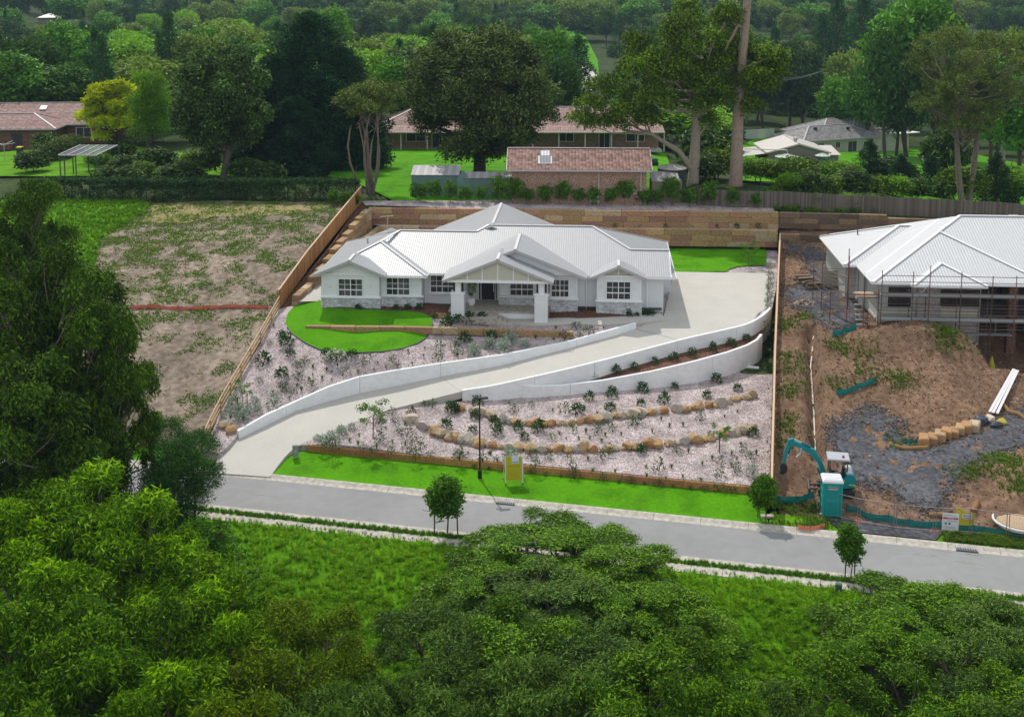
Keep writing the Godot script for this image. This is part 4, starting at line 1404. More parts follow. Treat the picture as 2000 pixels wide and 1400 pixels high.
	for q in [[w1, -1.2, 0.05, 0.4], [w1, -1.2, 0.62, 0.95], [w2, -0.6, 0.45, 1.0]]:
		var c := Shape.new()
		var a: float = lerpf(q[0][0], q[0][1], q[2])
		var b: float = lerpf(q[0][0], q[0][1], q[3])
		for i in 8:
			var x0 := lerpf(a, b, i / 8.0)
			var x1 := lerpf(a, b, (i + 1) / 8.0)
			c.quad(at_uv(x0, q[1] + (0.05 if i % 2 else 0.0), 5.1), at_uv(x1, q[1] + (0.0 if i % 2 else 0.05), 5.1), at_uv(x1, q[1] + (0.0 if i % 2 else 0.05), 7.3), at_uv(x0, q[1] + (0.05 if i % 2 else 0.0), 7.3))
		part("curtain", c, M.curtain, h)
	# stone plinths with their cap course
	for q in [[-14.42, -9.9, 4.5, 5.78, -1.68], [-9.89, -6.75, 4.5, 5.78, -1.08], [-0.95, 1.8, 5.1, 5.72, -0.42], [2.9, 5.0, 4.4, 5.66, -0.6], [6.38, 9.82, 4.3, 5.62, -0.8]]:
		var b := Shape.new()
		b.box(at_uv((q[0] + q[1]) / 2.0, q[4] + 0.04, (q[2] + q[3]) / 2.0), Vector3(q[1] - q[0], q[3] - q[2], 0.10))
		part("plinth", b, M.brickpaint, h)
		stone_face(h, q[0], q[1], q[2], q[3], q[4] - 0.01, r)
		var c := Shape.new()
		c.block(at_uv((q[0] + q[1]) / 2.0, q[4], q[3] + 0.05), Vector3(q[1] - q[0] + 0.12, 0.10, 0.30), Basis(), 0.015)
		part("cap_course", c, M.trim, h)
	# corner boards and horizontal bands under the gables
	for q in [[-14.33, -1.6, 5.88, 7.6], [-10.03, -1.6, 5.88, 7.6], [-6.9, -1.0, 5.88, 7.45], [4.92, -0.5, 5.76, 7.6], [6.48, -0.7, 5.72, 7.55], [9.72, -0.7, 5.72, 7.55]]:
		var s := Shape.new()
		s.box(at_uv(q[0], q[1] - 0.03, (q[2] + q[3]) / 2.0), Vector3(0.1, q[3] - q[2], 0.1))
		part("corner_board", s, M.trim, h)
	for q in [[-14.5, -9.8, -1.66, 7.60], [-4.6, 2.95, -3.36, 7.66], [2.6, 5.1, -0.62, 7.60], [6.3, 9.9, -0.78, 7.57]]:
		var s := Shape.new()
		s.box(at_uv((q[0] + q[1]) / 2.0, q[2], q[3]), Vector3(q[1] - q[0], 0.16 if q[2] > -3 else 0.2, 0.12))
		part("band_board", s, M.trim, h)
	gable_infill(h, -14.5, -9.8, -1.64, 7.66, 0.42, [-13.4, -12.15, -10.9], M.white)
	gable_infill(h, -4.6, 2.9, -3.32, 7.75, 0.405, [-3.1, -2.0, -0.85, 0.3, 1.4], M.cream)
	gable_infill(h, -4.6, 5.23, -1.1, 7.66, 0.39, [0.3, 1.45, 2.6, 3.8], M.white)
	gable_infill(h, 6.3, 9.8, -0.75, 7.64, 0.44, [8.05], M.cream)
	# porch: floor, base wall, brick piers, posts, beam, steps
	var pf := Shape.new()
	pf.box(at_uv(-0.9, -0.65, 5.03), Vector3(7.5, 0.16, 3.15))
	part("porch_floor", pf, M.path, h)
	var pb := Shape.new()
	pb.box(at_uv(-0.75, -2.12, 4.6), Vector3(7.0, 0.7, 0.16))
	part("porch_base", pb, M.white, h)
	for x in [-3.84, 2.34]:
		var p := Shape.new()
		p.box(at_uv(x, -2.85, 5.4), Vector3(0.96, 2.5, 0.92))
		var pier := part("pier", p, M.white, h)
		var c := Shape.new()
		c.block(at_uv(x, -2.85, 6.70), Vector3(1.08, 0.10, 1.04), Basis(), 0.02)
		part("pier_cap", c, M.trim, pier)
		var po := Shape.new()
		po.box(at_uv(x + 0.02, -2.85, 7.2), Vector3(0.42, 0.92, 0.42))
		part("post", po, M.white, h)
		for o in [-0.3, 0.33]:
			var bp := Shape.new()
			bp.box(at_uv(x + o, -2.78, 7.2), Vector3(0.13, 0.92, 0.13))
			part("post", bp, M.black, h)
	var pc := Shape.new()
	pc.box(at_uv(-0.85, -1.4, 7.72), Vector3(7.9, 0.05, 3.7))
	part("porch_ceiling", pc, M.trim, h)
	var st := Shape.new()
	st.block(at_uv(-2.25, -3.0, 4.72), Vector3(2.75, 0.55, 1.25), Basis(), 0.02)
	part("step", st, M.path, h)
	for i in 2:
		var s2 := Shape.new()
		s2.block(at_uv(-0.72 + i * 0.34, -3.05, 4.64 - 0.12 * i), Vector3(0.34, 0.5 - 0.1 * i, 1.1), Basis(), 0.02)
		part("step", s2, M.path, h)
	# front door with its side light and handle
	var d := Shape.new()
	d.box(at_uv(-1.95, 0.98, 6.2), Vector3(1.05, 2.15, 0.06))
	var door := part("door", d, M.black, h, "black front door under the porch")
	var hd := Shape.new()
	hd.box(at_uv(-1.52, 0.93, 6.2), Vector3(0.04, 0.9, 0.05))
	part("handle", hd, M.trim, door)
	for q in [[-2.69, -2.50], [-1.40, -1.24]]:
		var g := Shape.new()
		g.box(at_uv((q[0] + q[1]) / 2.0, 0.98, 6.2), Vector3(q[1] - q[0] - 0.05, 2.1, 0.02))
		part("side_light", g, M.glass, h)
		var gf := Shape.new()
		gf.box(at_uv(q[0], 0.96, 6.2), Vector3(0.06, 2.15, 0.1))
		gf.box(at_uv(q[1], 0.96, 6.2), Vector3(0.06, 2.15, 0.1))
		part("door_frame", gf, M.trim, h)
	# downpipes, lights, flues
	for q in [[-9.87, -1.12], [-6.7, -0.1], [5.64, -0.1], [10.22, -0.1]]:
		var s := Shape.new()
		s.tube([at_uv(q[0], -0.45, 7.42) if q[1] > -0.5 else at_uv(q[0], -1.4, 7.42), at_uv(q[0], q[1] - 0.02, 7.2), at_uv(q[0], q[1], 4.5)], [0.05, 0.05, 0.05], 8)
		part("downpipe", s, M.trim, h)
	var bd := Shape.new()
	bd.tube([at_uv(3.05, -3.4, 7.6), at_uv(2.92, -3.0, 7.55), at_uv(2.9, -2.9, 6.75)], [0.05, 0.05, 0.05], 6)
	part("downpipe", bd, M.black, h)
	for q in [[-13.74, -1.7], [-10.66, -1.7], [-7.34, -1.1], [-0.64, -0.4], [4.66, -0.6], [6.8, -0.8], [9.27, -0.8]]:
		var s := Shape.new()
		s.lathe(at_uv(q[0], q[1] - 0.06, 6.62), [Vector2(0.0, 0), Vector2(0.05, 0), Vector2(0.055, 0.16), Vector2(0.03, 0.2), Vector2(0, 0.2)], 8)
		s.box(at_uv(q[0], q[1] + 0.0, 6.75), Vector3(0.08, 0.2, 0.12))
		part("wall_light", s, M.trim, h)
	var fl1 := Shape.new()
	fl1.tube([at_uv(-12.0, 4.6, 8.5), at_uv(-12.0, 4.6, 9.05)], [0.07, 0.07], 8)
	fl1.lathe(at_uv(-12.0, 4.6, 9.0), [Vector2(0.12, 0), Vector2(0.14, 0.06), Vector2(0.02, 0.12)], 8)
	part("flue", fl1, M.fascia, h)
	var ae := Shape.new()
	ae.tube([at_uv(-10.7, 6.6, 9.2), at_uv(-10.7, 6.6, 10.6)], [0.03, 0.025], 5)
	ae.bar(at_uv(-11.3, 6.6, 10.4), at_uv(-10.2, 6.6, 10.5), 0.03, 0.03)
	for i in 6:
		ae.bar(at_uv(-11.2 + i * 0.18, 6.3, 10.42 + i * 0.015), at_uv(-11.2 + i * 0.18, 6.9, 10.42 + i * 0.015), 0.015, 0.015)
	part("aerial", ae, M.fascia, h)
	# pot with a small tree on the porch
	var pot := thing("potted_tree", "small dark-leaved tree in a white pot on the porch by the door", "potted plant", h.transform * at_uv(-3.05, -0.75, 5.11), 0.0)
	var ps := Shape.new()
	ps.lathe(Vector3.ZERO, [Vector2(0.16, 0), Vector2(0.24, 0.1), Vector2(0.28, 0.35), Vector2(0.23, 0.56), Vector2(0.25, 0.6), Vector2(0.21, 0.6), Vector2(0.19, 0.5), Vector2(0.0, 0.5)], 18)
	part("pot", ps, M.trim, pot)
	var pt := Shape.new()
	pt.col = Color(0.08, 0.055, 0.04)
	pt.tube([Vector3(0, 0.45, 0), Vector3(0.03, 0.9, 0.02), Vector3(0.1, 1.3, 0)], [0.025, 0.02, 0.012], 5)
	part("stem", pt, M.trunk, pot)
	shapes.pot = pot


# ---------------------------------------------------------------- the building site

func put_on(p: Vector2, lift := 0.0) -> Vector3:
	return Vector3(p.x, land(p.x, p.y) + lift, p.y)


func build_site_house():
	var o := Vector3(26.43,7.7,-87.69)
	var h := thing("unfinished_house", "unfinished house with large white metal roof behind scaffolding", "house", Vector3(o.x, 0, o.z), -0.0698)
	var e := 7.7
	for q in [[-1.0, 20.0, 5.4, 16.0, e - 0.02], [0.1, 21.0, 2.6, 16.8, e - 0.01], [0.0, 22.0, 0.0, 17.0, e]]:
		roof_block(h, q[0], q[1], q[2], q[3], q[4], 0.4, true, true, true, M.roof_new, null, M.trim)
	roof_block(h, 2.76, 8.02, -0.7, 6.0, e + 0.01, 0.4, false, true, false, M.roof_new, null, M.trim)
	roof_block(h, 0.02, 12.7, 0.01, 9.0, e + 0.005, 0.4, false, true, false, M.roof_new, null, M.trim)
	roof_block(h, 8.4, 20.0, 0.6, 10.0, e + 0.015, 0.4, false, true, false, M.roof_new, null, M.trim)
	for q in [[0.0, 0.0, e, 8.5, 8.5, 11.1], [8.5, 8.5, 11.1, 13.5, 8.5, 11.1], [0.1, 2.6, e, 7.2, 9.7, 10.53], [7.2, 9.7, 10.53, 7.9, 9.7, 10.53], [-1.0, 5.4, e, 4.3, 10.7, 9.8], [4.3, 10.7, 9.8, 5.6, 10.7, 9.8], [2.76, -0.7, e, 5.39, 1.93, 8.77], [8.02, -0.7, e, 5.39, 1.93, 8.77], [6.36, 6.35, 10.25, 12.7, 0.01, e], [6.36, 6.35, 10.25, 7.0, 7.1, 10.55], [-1.0, 16.0, e - 0.02, 4.3, 10.7, 9.8]]:
		var s := Shape.new()
		s.bar(at_uv(q[0], q[1], q[2] + 0.03), at_uv(q[3], q[4], q[5] + 0.03), 0.2, 0.05)
		part("ridge_cap", s, M.trim, h)
		for k in [-0.14, 0.14]:
			var t := Shape.new()
			var d := (at_uv(q[3], q[4], 0) - at_uv(q[0], q[1], 0)).normalized()
			var side: Vector3 = Vector3(-d.z, 0, d.x) * k
			t.bar(at_uv(q[0], q[1], q[2] + 0.0) + side, at_uv(q[3], q[4], q[5] + 0.0) + side, 0.03, 0.07)
			part("cap_flashing", t, M.fascia, h)
	# walls
	var wa := [1.28, 2.92, 5.73, 7.25]
	var wb := [5.02, 7.79, 5.92, 7.17]
	wall_panel(h, "wall", 0.6, 3.38, 4.2, 7.6, 0.5, 0.2, [wa], M.cladding)
	boards(h, 0.6, 3.3, 4.6, 7.6, 0.5, [wa], M.cladding)
	wall_panel(h, "wall", 3.385, 7.85, 3.2, 7.6, 0.3, 0.2, [wb], M.brick_pale)
	wall_panel(h, "wall", 7.85, 12.0, 4.6, 7.6, 1.8, 0.2, [[8.3, 9.9, 5.9, 7.2]], M.dark)
	wall_panel(h, "wall", 12.0, 20.0, 2.6, 7.6, 0.9, 0.2, [], M.brick_pale)
	wall_panel(h, "wall", 9.95, 10.6, 2.4, 7.6, 0.4, 0.5, [], M.brick_dark)
	wall_panel(h, "wall", 7.85, 12.0, 2.2, 4.6, 3.0, 0.2, [[8.5, 9.9, 2.6, 4.5]], M.dark)
	for q in [[0.5, 4.4, 0.7], [4.4, 7.2, 0.4], [7.2, 15.4, -0.4], [0.3, 3.0, 7.8], [0.9, 15.4, 19.9]]:
		wall_panel(h, "wall", q[0], q[1], 3.0, 7.6, q[2], 0.2, [], M.cladding, true)
	wall_panel(h, "wall", -0.4, 0.5, 4.2, 7.6, 7.2, 0.2, [], M.cladding)
	boards(h, -0.4, 0.5, 5.0, 7.6, 7.2, [], M.cladding)
	wall_panel(h, "wall", 0.35, 0.75, 4.2, 7.6, 4.4, 0.2, [], M.cladding)
	wall_panel(h, "wall", -0.4, 20.0, 3.0, 7.6, 15.4, 0.2, [], M.cladding)
	wall_panel(h, "room_wall", 0.7, 12.0, 4.4, 7.6, 5.0, 0.1, [], M.inside)
	var fl := Shape.new()
	fl.box(at_uv(10.0, 8.0, 4.7), Vector3(19.0, 0.2, 14.0))
	part("floor_slab", fl, M.path, h)
	for q in [[wa, 0.45], [wb, 0.25], [[8.3, 9.9, 5.9, 7.2], 1.75]]:
		sash_window(h, q[0][0], q[0][1], q[0][2], q[0][3], q[1], 2, 1, 1, M.frame_black, 0.5)
	# pale sheets leaning under the windows, a doorway frame below
	for q in [[0.7, 2.1, 5.15, 5.6, 0.38], [2.1, 3.2, 5.15, 5.6, 0.38], [5.0, 6.4, 5.15, 5.75, 0.2], [6.4, 7.7, 5.15, 5.75, 0.2]]:
		var s := Shape.new()
		s.box(at_uv((q[0] + q[1]) / 2.0, q[4], (q[2] + q[3]) / 2.0), Vector3(q[1] - q[0] - 0.03, q[3] - q[2], 0.03))
		part("cladding_sheet", s, M.cream, h)
	var df := Shape.new()
	df.box(at_uv(8.5, 2.9, 3.5), Vector3(0.1, 2.2, 0.12))
	df.box(at_uv(9.9, 2.9, 3.5), Vector3(0.1, 2.2, 0.12))
	df.box(at_uv(9.2, 2.9, 4.6), Vector3(1.5, 0.1, 0.12))
	part("door_frame", df, M.fascia, h)
	var vent := Shape.new()
	vent.tube([at_uv(1.4, 12.3, 8.6), at_uv(1.4, 12.3, 9.15)], [0.05, 0.05], 6)
	part("vent_pipe", vent, M.frame_black, h)
	build_scaffold(h.transform)


func build_scaffold(place: Transform3D):
	var sc := thing("scaffolding", "rusty tube scaffolding with plank decks along the unfinished house front", "scaffolding", place.origin, -0.0698)
	var rust := Color(0.13, 0.085, 0.07)
	var us := [0.4, 2.6, 3.78, 6.0, 8.2, 9.85, 11.9, 14.0]
	for row in [-0.35, -1.25]:
		for i in us.size():
			var s := Shape.new()
			s.col = rust * rng.randf_range(0.8, 1.3)
			var w := place * at_uv(us[i], row, 0)
			var foot := land(w.x, w.z) - 0.02
			var top: float = [8.9, 8.85, 9.3, 8.9, 8.6, 8.65, 8.8, 8.8][i] if row < -1.0 else 7.3
			s.tube([at_uv(us[i], row, foot), at_uv(us[i], row, top)], [0.032, 0.032], 6)
			for y in [4.7, 5.2, 5.7, 6.2, 6.7, 7.2, 8.05, 8.5]:
				if y < top and y > foot:
					s.lathe(at_uv(us[i], row, y), [Vector2(0.035, 0), Vector2(0.06, 0.02), Vector2(0.06, 0.05), Vector2(0.035, 0.07)], 6)
			part("standard", s, M.steel, sc)
	for y in [8.52, 8.08, 7.25, 6.95, 6.2, 5.7, 5.15, 4.65]:
		for i in us.size() - 1:
			for row in [-1.25, -0.35]:
				if (row > -1.0 and y > 7.2) or (y < 5.0 and i < 3):
					continue
				var s := Shape.new()
				s.col = rust * rng.randf_range(0.9, 1.6)
				s.tube([at_uv(us[i], row, y), at_uv(us[i + 1], row, y)], [0.026, 0.026], 5)
				part("ledger", s, M.steel, sc)
	for y in [6.98, 5.18]:
		for i in us.size() - 1:
			for k in 3:
				var s := Shape.new()
				s.col = [Color(0.30, 0.31, 0.31), Color(0.36, 0.34, 0.30), Color(0.25, 0.26, 0.27)][rng.randi() % 3]
				s.box(at_uv((us[i] + us[i + 1]) / 2.0, -1.08 + k * 0.26, y + 0.03), Vector3(us[i + 1] - us[i] - 0.06, 0.05, 0.235))
				part("deck_plank", s, M.paint, sc)
		for i in us.size() - 1:
			var s := Shape.new()
			s.col = Color(0.27, 0.30, 0.32) * rng.randf_range(0.8, 1.3)
			s.box(at_uv((us[i] + us[i + 1]) / 2.0, -1.22, y + 0.15), Vector3(us[i + 1] - us[i] - 0.04, 0.2, 0.03))
			part("toe_board", s, M.paint, sc)
	for i in range(3, 5):
		for k in 2:
			var s := Shape.new()
			s.col = Color(0.22, 0.23, 0.24)
			s.box(at_uv((us[i] + us[i + 1]) / 2.0, -1.0 + k * 0.3, 4.2), Vector3(us[i + 1] - us[i] - 0.06, 0.05, 0.26))
			part("deck_plank", s, M.paint, sc)
	var br := Shape.new()
	br.col = Color(0.30, 0.29, 0.28)
	br.tube([at_uv(2.55, -1.3, 6.6), at_uv(3.78, -1.3, 7.9)], [0.028, 0.028], 5)
	part("brace", br, M.steel, sc)
	# the side bay with its stair of planks
	var side := thing("scaffolding", "tube scaffolding tower with stacked planks at the left corner of the site house", "scaffolding", place.origin, -0.0698)
	var posts := [[-0.75, -0.9, 7.9], [-0.75, 1.3, 8.3], [-1.5, 1.3, 9.9], [-0.9, 4.0, 8.7], [-2.9, 4.0, 9.6], [-2.7, 1.5, 7.2], [-3.1, 6.6, 9.2]]
	for q in posts:
		var s := Shape.new()
		s.col = rust * rng.randf_range(0.8, 1.2) if q[2] < 9.8 else Color(0.30, 0.04, 0.04)
		var w := place * at_uv(q[0], q[1], 0)
		s.tube([at_uv(q[0], q[1], land(w.x, w.z) - 0.02), at_uv(q[0], q[1], q[2])], [0.035, 0.035], 6)
		part("standard", s, M.steel, side)
	for y in [5.3, 5.9, 6.5, 7.1, 7.7]:
		for q in [[0, 1], [1, 2], [2, 5], [3, 4], [2, 4], [4, 6]]:
			if y > 7.0 and q[0] == 0:
				continue
			var s := Shape.new()
			s.col = rust * rng.randf_range(0.9, 1.5)
			var a: Array = posts[q[0]]
			var b: Array = posts[q[1]]
			s.tube([at_uv(a[0], a[1], y), at_uv(b[0], b[1], y)], [0.026, 0.026], 5)
			part("ledger", s, M.steel, side)
	for i in 9:
		var s := Shape.new()
		s.col = [Color(0.52, 0.42, 0.30), Color(0.40, 0.38, 0.34), Color(0.46, 0.16, 0.07), Color(0.34, 0.35, 0.35)][i % 4]
		s.box(at_uv(-0.35 + 0.02 * (i % 2), -0.2 + 0.24 * (i % 5), 6.55 + 0.12 * (i / 3)), Vector3(1.7, 0.05, 0.22))
		part("deck_plank", s, M.wood, side)
	for i in 6:
		var s := Shape.new()
		s.col = Color(0.38, 0.37, 0.35)
		s.box(at_uv(-0.9, -1.0 + 0.28 * i, 4.4 + 0.3 * i), Vector3(0.6, 0.04, 0.24))
		part("tread", s, M.paint, side)


func silt_fence(label: String, pts: Array, high: float, col: Color, called := "silt_fence", cat := "barrier"):
	# a strip of cloth sagging between short stakes
	var root := thing(called, label, cat)
	var line := []
	for i in pts.size() - 1:
		var n := maxi(2, int(pts[i].distance_to(pts[i + 1]) / 0.25))
		for k in n:
			line.append([pts[i].lerp(pts[i + 1], float(k) / n), float(k) / n])
	line.append([pts[-1], 0.0])
	var s := Shape.new()
	var tops := []
	var lows := []
	var mids := []
	for q in line:
		var sag: float = sin(q[1] * PI)
		var b := put_on(q[0], -0.04)
		var off := Vector3(rng.randf_range(-0.03, 0.03), 0, rng.randf_range(-0.03, 0.03))
		lows.append(b + off)
		mids.append(b + Vector3(0, high * 0.5, 0) + off * 2.0 + Vector3(0, 0, 0.06 * rng.randf()))
		tops.append(b + Vector3(0, high * (1.0 - 0.13 * sag) + rng.randf_range(-0.015, 0.015), 0) + off)
	for i in line.size() - 1:
		s.col = vary(col, 0.12)
		s.quad(lows[i], lows[i + 1], mids[i + 1], mids[i])
		s.col = vary(col, 0.12)
		s.quad(mids[i], mids[i + 1], tops[i + 1], tops[i])
	part("cloth", s, M.cloth, root)
	for p in pts:
		var t := Shape.new()
		t.col = Color(0.10, 0.07, 0.05)
		var b := put_on(p, -0.1)
		t.box(b + Vector3(0, high * 0.55 + 0.06, -0.02), Vector3(0.035, high * 1.15 + 0.12, 0.035))
		part("stake", t, M.paint, root)


func rock_shape(r: RandomNumberGenerator, size: Vector3, col: Color) -> Shape:
	# an angular lump of stone standing on its base
	var s := Shape.new()
	s.col = col
	var rings := []
	var n := 7
	var cuts := []
	for k in 8:
		cuts.append([Vector3(r.randf_range(-1, 1), r.randf_range(-0.2, 1), r.randf_range(-1, 1)).normalized(), r.randf_range(0.42, 0.8)])
	for i in 5:
		var phi := -PI / 2 + PI * i / 4.0
		var ring := []
		for j in n:
			var th := TAU * j / n + 0.3 * i
			var d := Vector3(cos(phi) * cos(th), sin(phi), cos(phi) * sin(th))
			var l := 1.0 + r.randf_range(-0.16, 0.16) if i > 0 and i < 4 else 1.0
			var p := d * l
			for c in cuts:
				var over: float = p.dot(c[0]) - c[1]
				if over > 0.0:
					p -= c[0] * over
			ring.append(p * size / 2.0)
		rings.append(ring)
	for i in 4:
		for j in n:
			var k := (j + 1) % n
			s.quad(rings[i][k], rings[i][j], rings[i + 1][j], rings[i + 1][k])
	return s


func coir(label: String, pts: Array):
	var root := thing("coir_log", label, "log")
	var s := Shape.new()
	s.col = Color(0.30, 0.17, 0.07)
	var line := []
	var rad := []
	for p in smooth_line(pts, 0.3):
		line.append(put_on(p, 0.13))
		rad.append(0.15 * rng.randf_range(0.93, 1.07))
	s.tube(line, rad, 9)
	part("roll", s, M.rock, root)


func build_site_yard():
	var teal := Color(0.0, 0.16, 0.15)
	silt_fence("green cloth silt fence standing alone below the spoil heap", [Vector2(21.45,-77.95),Vector2(22.51,-78.37),Vector2(24.58,-79.78)], 0.5, teal)
	silt_fence("short green silt fence at the top left of the spoil heap", [Vector2(23.33,-86.45),Vector2(24.24,-86.66),Vector2(25.12,-86.9)], 0.55, teal)
	silt_fence("green silt fence between the street tree and the grass by the toilet", [Vector2(15.04,-66.25),Vector2(16.11,-66.12),Vector2(17.26,-66.43)], 0.55, teal)
	silt_fence("long green silt fence running behind the wire site fence to the right edge", [Vector2(18.77,-65.31),Vector2(19.3,-64.93),Vector2(19.86,-64.4),Vector2(20.72,-63.97),Vector2(21.75,-63.6),Vector2(23.31,-63.29),Vector2(24.94,-62.96),Vector2(26.7,-62.33),Vector2(27.42,-62)], 0.5, teal)
	silt_fence("scrap of green silt cloth beside the sandstone blocks", [Vector2(24.26,-72.56),Vector2(24.64,-72.51),Vector2(25.06,-72.58)], 0.3, teal)
	silt_fence("short orange mesh barrier lying on the kerb edge by the site", [Vector2(15.53,-63.29),Vector2(16.21,-63.11),Vector2(17.07,-63.42)], 0.42, Color(0.62, 0.20, 0.11), "mesh_barrier")
	silt_fence("wavy red mesh barrier across the vacant block beside the rail fence", [Vector2(-29.46,-92.2),Vector2(-27.75,-92.44),Vector2(-25.87,-92.34),Vector2(-23.89,-92.38),Vector2(-21.87,-92.56),Vector2(-19.98,-92.63),Vector2(-18.97,-92.53)], 0.42, Color(0.50, 0.13, 0.09), "mesh_barrier")
	coir("curved brown coir log below the sandstone blocks", [Vector2(23.47,-71.91),Vector2(23.96,-71.6),Vector2(24.8,-71.45),Vector2(25.41,-71.82),Vector2(25.57,-72.16)])
	coir("brown coir log by the right edge above the gravel track", [Vector2(32.1,-76.83),Vector2(32.16,-76.24),Vector2(32.57,-75.71),Vector2(32.92,-75.05)])
	coir("short brown coir log behind the white site sign", [Vector2(23.1,-64.39),Vector2(23.47,-64.31),Vector2(23.81,-64.21)])
	coir("stub of coir log leaning right of the yellow site sign", [Vector2(25.43,-64.15),Vector2(25.73,-64.55),Vector2(25.89,-64.81)])
	var r := RandomNumberGenerator.new()
	r.seed = 77
	var spots := [Vector2(25.44,-72.52),Vector2(26.09,-72.75),Vector2(26.61,-72.98),Vector2(27.15,-73.29),Vector2(27.65,-73.46),Vector2(28.11,-73.71),Vector2(28.57,-73.88),Vector2(29.12,-74.07)]
	for i in spots.size():
		var s := Shape.new()
		s.col = [Color(0.46, 0.27, 0.13), Color(0.42, 0.25, 0.13), Color(0.47, 0.33, 0.20)][i % 3] if i < 7 else Color(0.55, 0.46, 0.35)
		s.block(Vector3(0, 0.26, 0), Vector3(0.62, 0.52, 1.05), Basis(), 0.07, 0.05, r)
		var b := thing("sandstone_block", "%s sandstone block from the left in the row beside the gravel track" % nth(i), "block", put_on(spots[i], -0.04), -0.35 + r.randf_range(-0.12, 0.12), "sandstone blocks beside the gravel track")
		part("stone", s, M.rock, b)
	# long white boards, tarpaulin heap, timber, rubble
	var ends := [Vector2(30.69,-75.67),Vector2(34.45,-81.29),Vector2(30.86,-75.57),Vector2(34.52,-81.17),Vector2(31.11,-75.53),Vector2(34.63,-81.05)]
	for i in 3:
		var t := thing("white_board", "%s long white board from the left, lying uphill from the tarpaulin heap" % nth(i), "board")
		var s := Shape.new()
		s.col = Color(0.62, 0.60, 0.62)
		s.bar(put_on(ends[i * 2], 0.3), put_on(ends[i * 2 + 1], 0.25 + 0.05 * i), 0.17, 0.06)
		part("board_body", s, M.paint, t)
	var tarp := thing("tarpaulin_heap", "crumpled black, white and yellow tarpaulins at the end of the block row", "tarpaulin", put_on(Vector2(30.19,-74.74)))
	for q in [[Color(0.02, 0.025, 0.04), Vector3(-0.5, 0.2, 0.0), Vector3(1.3, 0.7, 1.3)], [Color(0.50, 0.42, 0.36), Vector3(0.25, 0.22, -0.1), Vector3(0.8, 0.55, 1.0)], [Color(0.42, 0.36, 0.03), Vector3(0.75, 0.15, 0.15), Vector3(0.9, 0.45, 0.9)], [Color(0.03, 0.035, 0.05), Vector3(0.3, 0.1, 0.5), Vector3(1.2, 0.4, 0.6)]]:
		var s := rock_shape(r, q[2], q[0])
		var moved := Shape.new()
		moved.add(s, Transform3D(Basis(Vector3.UP, r.randf() * 3.0), q[1]))
		part("fold", moved, M.paint, tarp)
	var pile := thing("timber_stack", "stack of dark scaffold timber on the dirt beside the gravel", "timber", put_on(Vector2(24.47,-98)), 0.15)
	for i in 26:
		var s := Shape.new()
		s.col = Color(0.16, 0.12, 0.09) * r.randf_range(0.6, 2.2)
		s.box(Vector3(r.randf_range(-0.15, 0.15), 0.06 + 0.09 * (i / 4), -1.6 + 0.85 * (i % 4) + r.randf_range(-0.1, 0.1)), Vector3(r.randf_range(1.2, 1.7), 0.07, 0.22), Basis(Vector3.UP, r.randf_range(-0.15, 0.15)))
		part("timber", s, M.wood, pile)
	for i in 7:
		var s := Shape.new()
		var q: Vector2 = Vector2(24.89,-97.35)
		var t := thing("loose_timber", "loose pale timber offcut %s in the scatter beside the timber stack" % nth(i), "timber", put_on(q + Vector2(r.randf_range(-1.1, 1.1), r.randf_range(-2.4, 1.2)), 0.05), r.randf() * 3.0, "timber offcuts by the stack")
		s.col = Color(0.45, 0.34, 0.22) * r.randf_range(0.6, 1.2)
		s.box(Vector3.ZERO, Vector3(r.randf_range(0.6, 1.6), 0.07, 0.11), Basis(Vector3.FORWARD, r.randf_range(-0.1, 0.1)))
		part("timber", s, M.wood, t)
	var heap := thing("rubble_heap", "heap of broken pale brick and stone on the upper gravel", "rubble", put_on(Vector2(23.05,-93.51)))
	for i in 70:
		var a := r.randf() * TAU
		var d := sqrt(r.randf())
		var s := rock_shape(r, Vector3(r.randf_range(0.14, 0.36), r.randf_range(0.12, 0.25), r.randf_range(0.14, 0.3)), Color(0.42, 0.31, 0.26) * r.randf_range(0.6, 1.3))
		var m := Shape.new()
		m.add(s, Transform3D(Basis(Vector3.UP, a), Vector3(cos(a) * d * 1.1, 0.42 * (1.0 - d) + 0.05, sin(a) * d * 0.9)))
		part("brick_piece", m, M.rock, heap)
	var sheets := thing("plasterboard_sheet", "pale building sheet propped upright by the scaffolding tower", "sheet", put_on(Vector2(26.08,-97.94)), 0.1)
	var ss := Shape.new()
	ss.col = Color(0.40, 0.36, 0.31)
	ss.box(Vector3(0, 0.7, 0), Vector3(1.3, 1.4, 0.06), Basis(Vector3.RIGHT, -0.12))
	part("sheet_body", ss, M.rock, sheets)
	var pipe := thing("drain_pipe", "white drain pipe lying in the open trench", "pipe")
	var pp := Shape.new()
	pp.col = Color(0.62, 0.58, 0.50)
	var pl := []
	for q in [Vector2(22.91,-89.73),Vector2(22.42,-88.42),Vector2(21.89,-86.48),Vector2(21.31,-84.51),Vector2(19.86,-77.46),Vector2(18.89,-72.96)]:
		pl.append(put_on(q, 0.12))
	pp.tube(pl, [0.06, 0.06, 0.06, 0.06, 0.06, 0.06], 7)
	part("pipe_body", pp, M.paint, pipe)
	# stones and clods strewn over the bare ground: nobody could count them
	var clod := rock_shape(r, Vector3(1, 0.7, 1), Color(1, 1, 1)).mesh(M.rock)
	var mm := MultiMesh.new()
	mm.transform_format = MultiMesh.TRANSFORM_3D
	mm.use_colors = true
	mm.mesh = clod
	var spread := []
	var clay := outline(OUT_CLAY)
	while spread.size() < 15000:
		var q := Vector2(r.randf_range(15, 45), r.randf_range(-112, -60))
		if inside(q, clay) and (q.distance_to(Vector2(31, -82)) < 9.0 or r.randf() < 0.35):
			spread.append(q)
	mm.instance_count = spread.size()
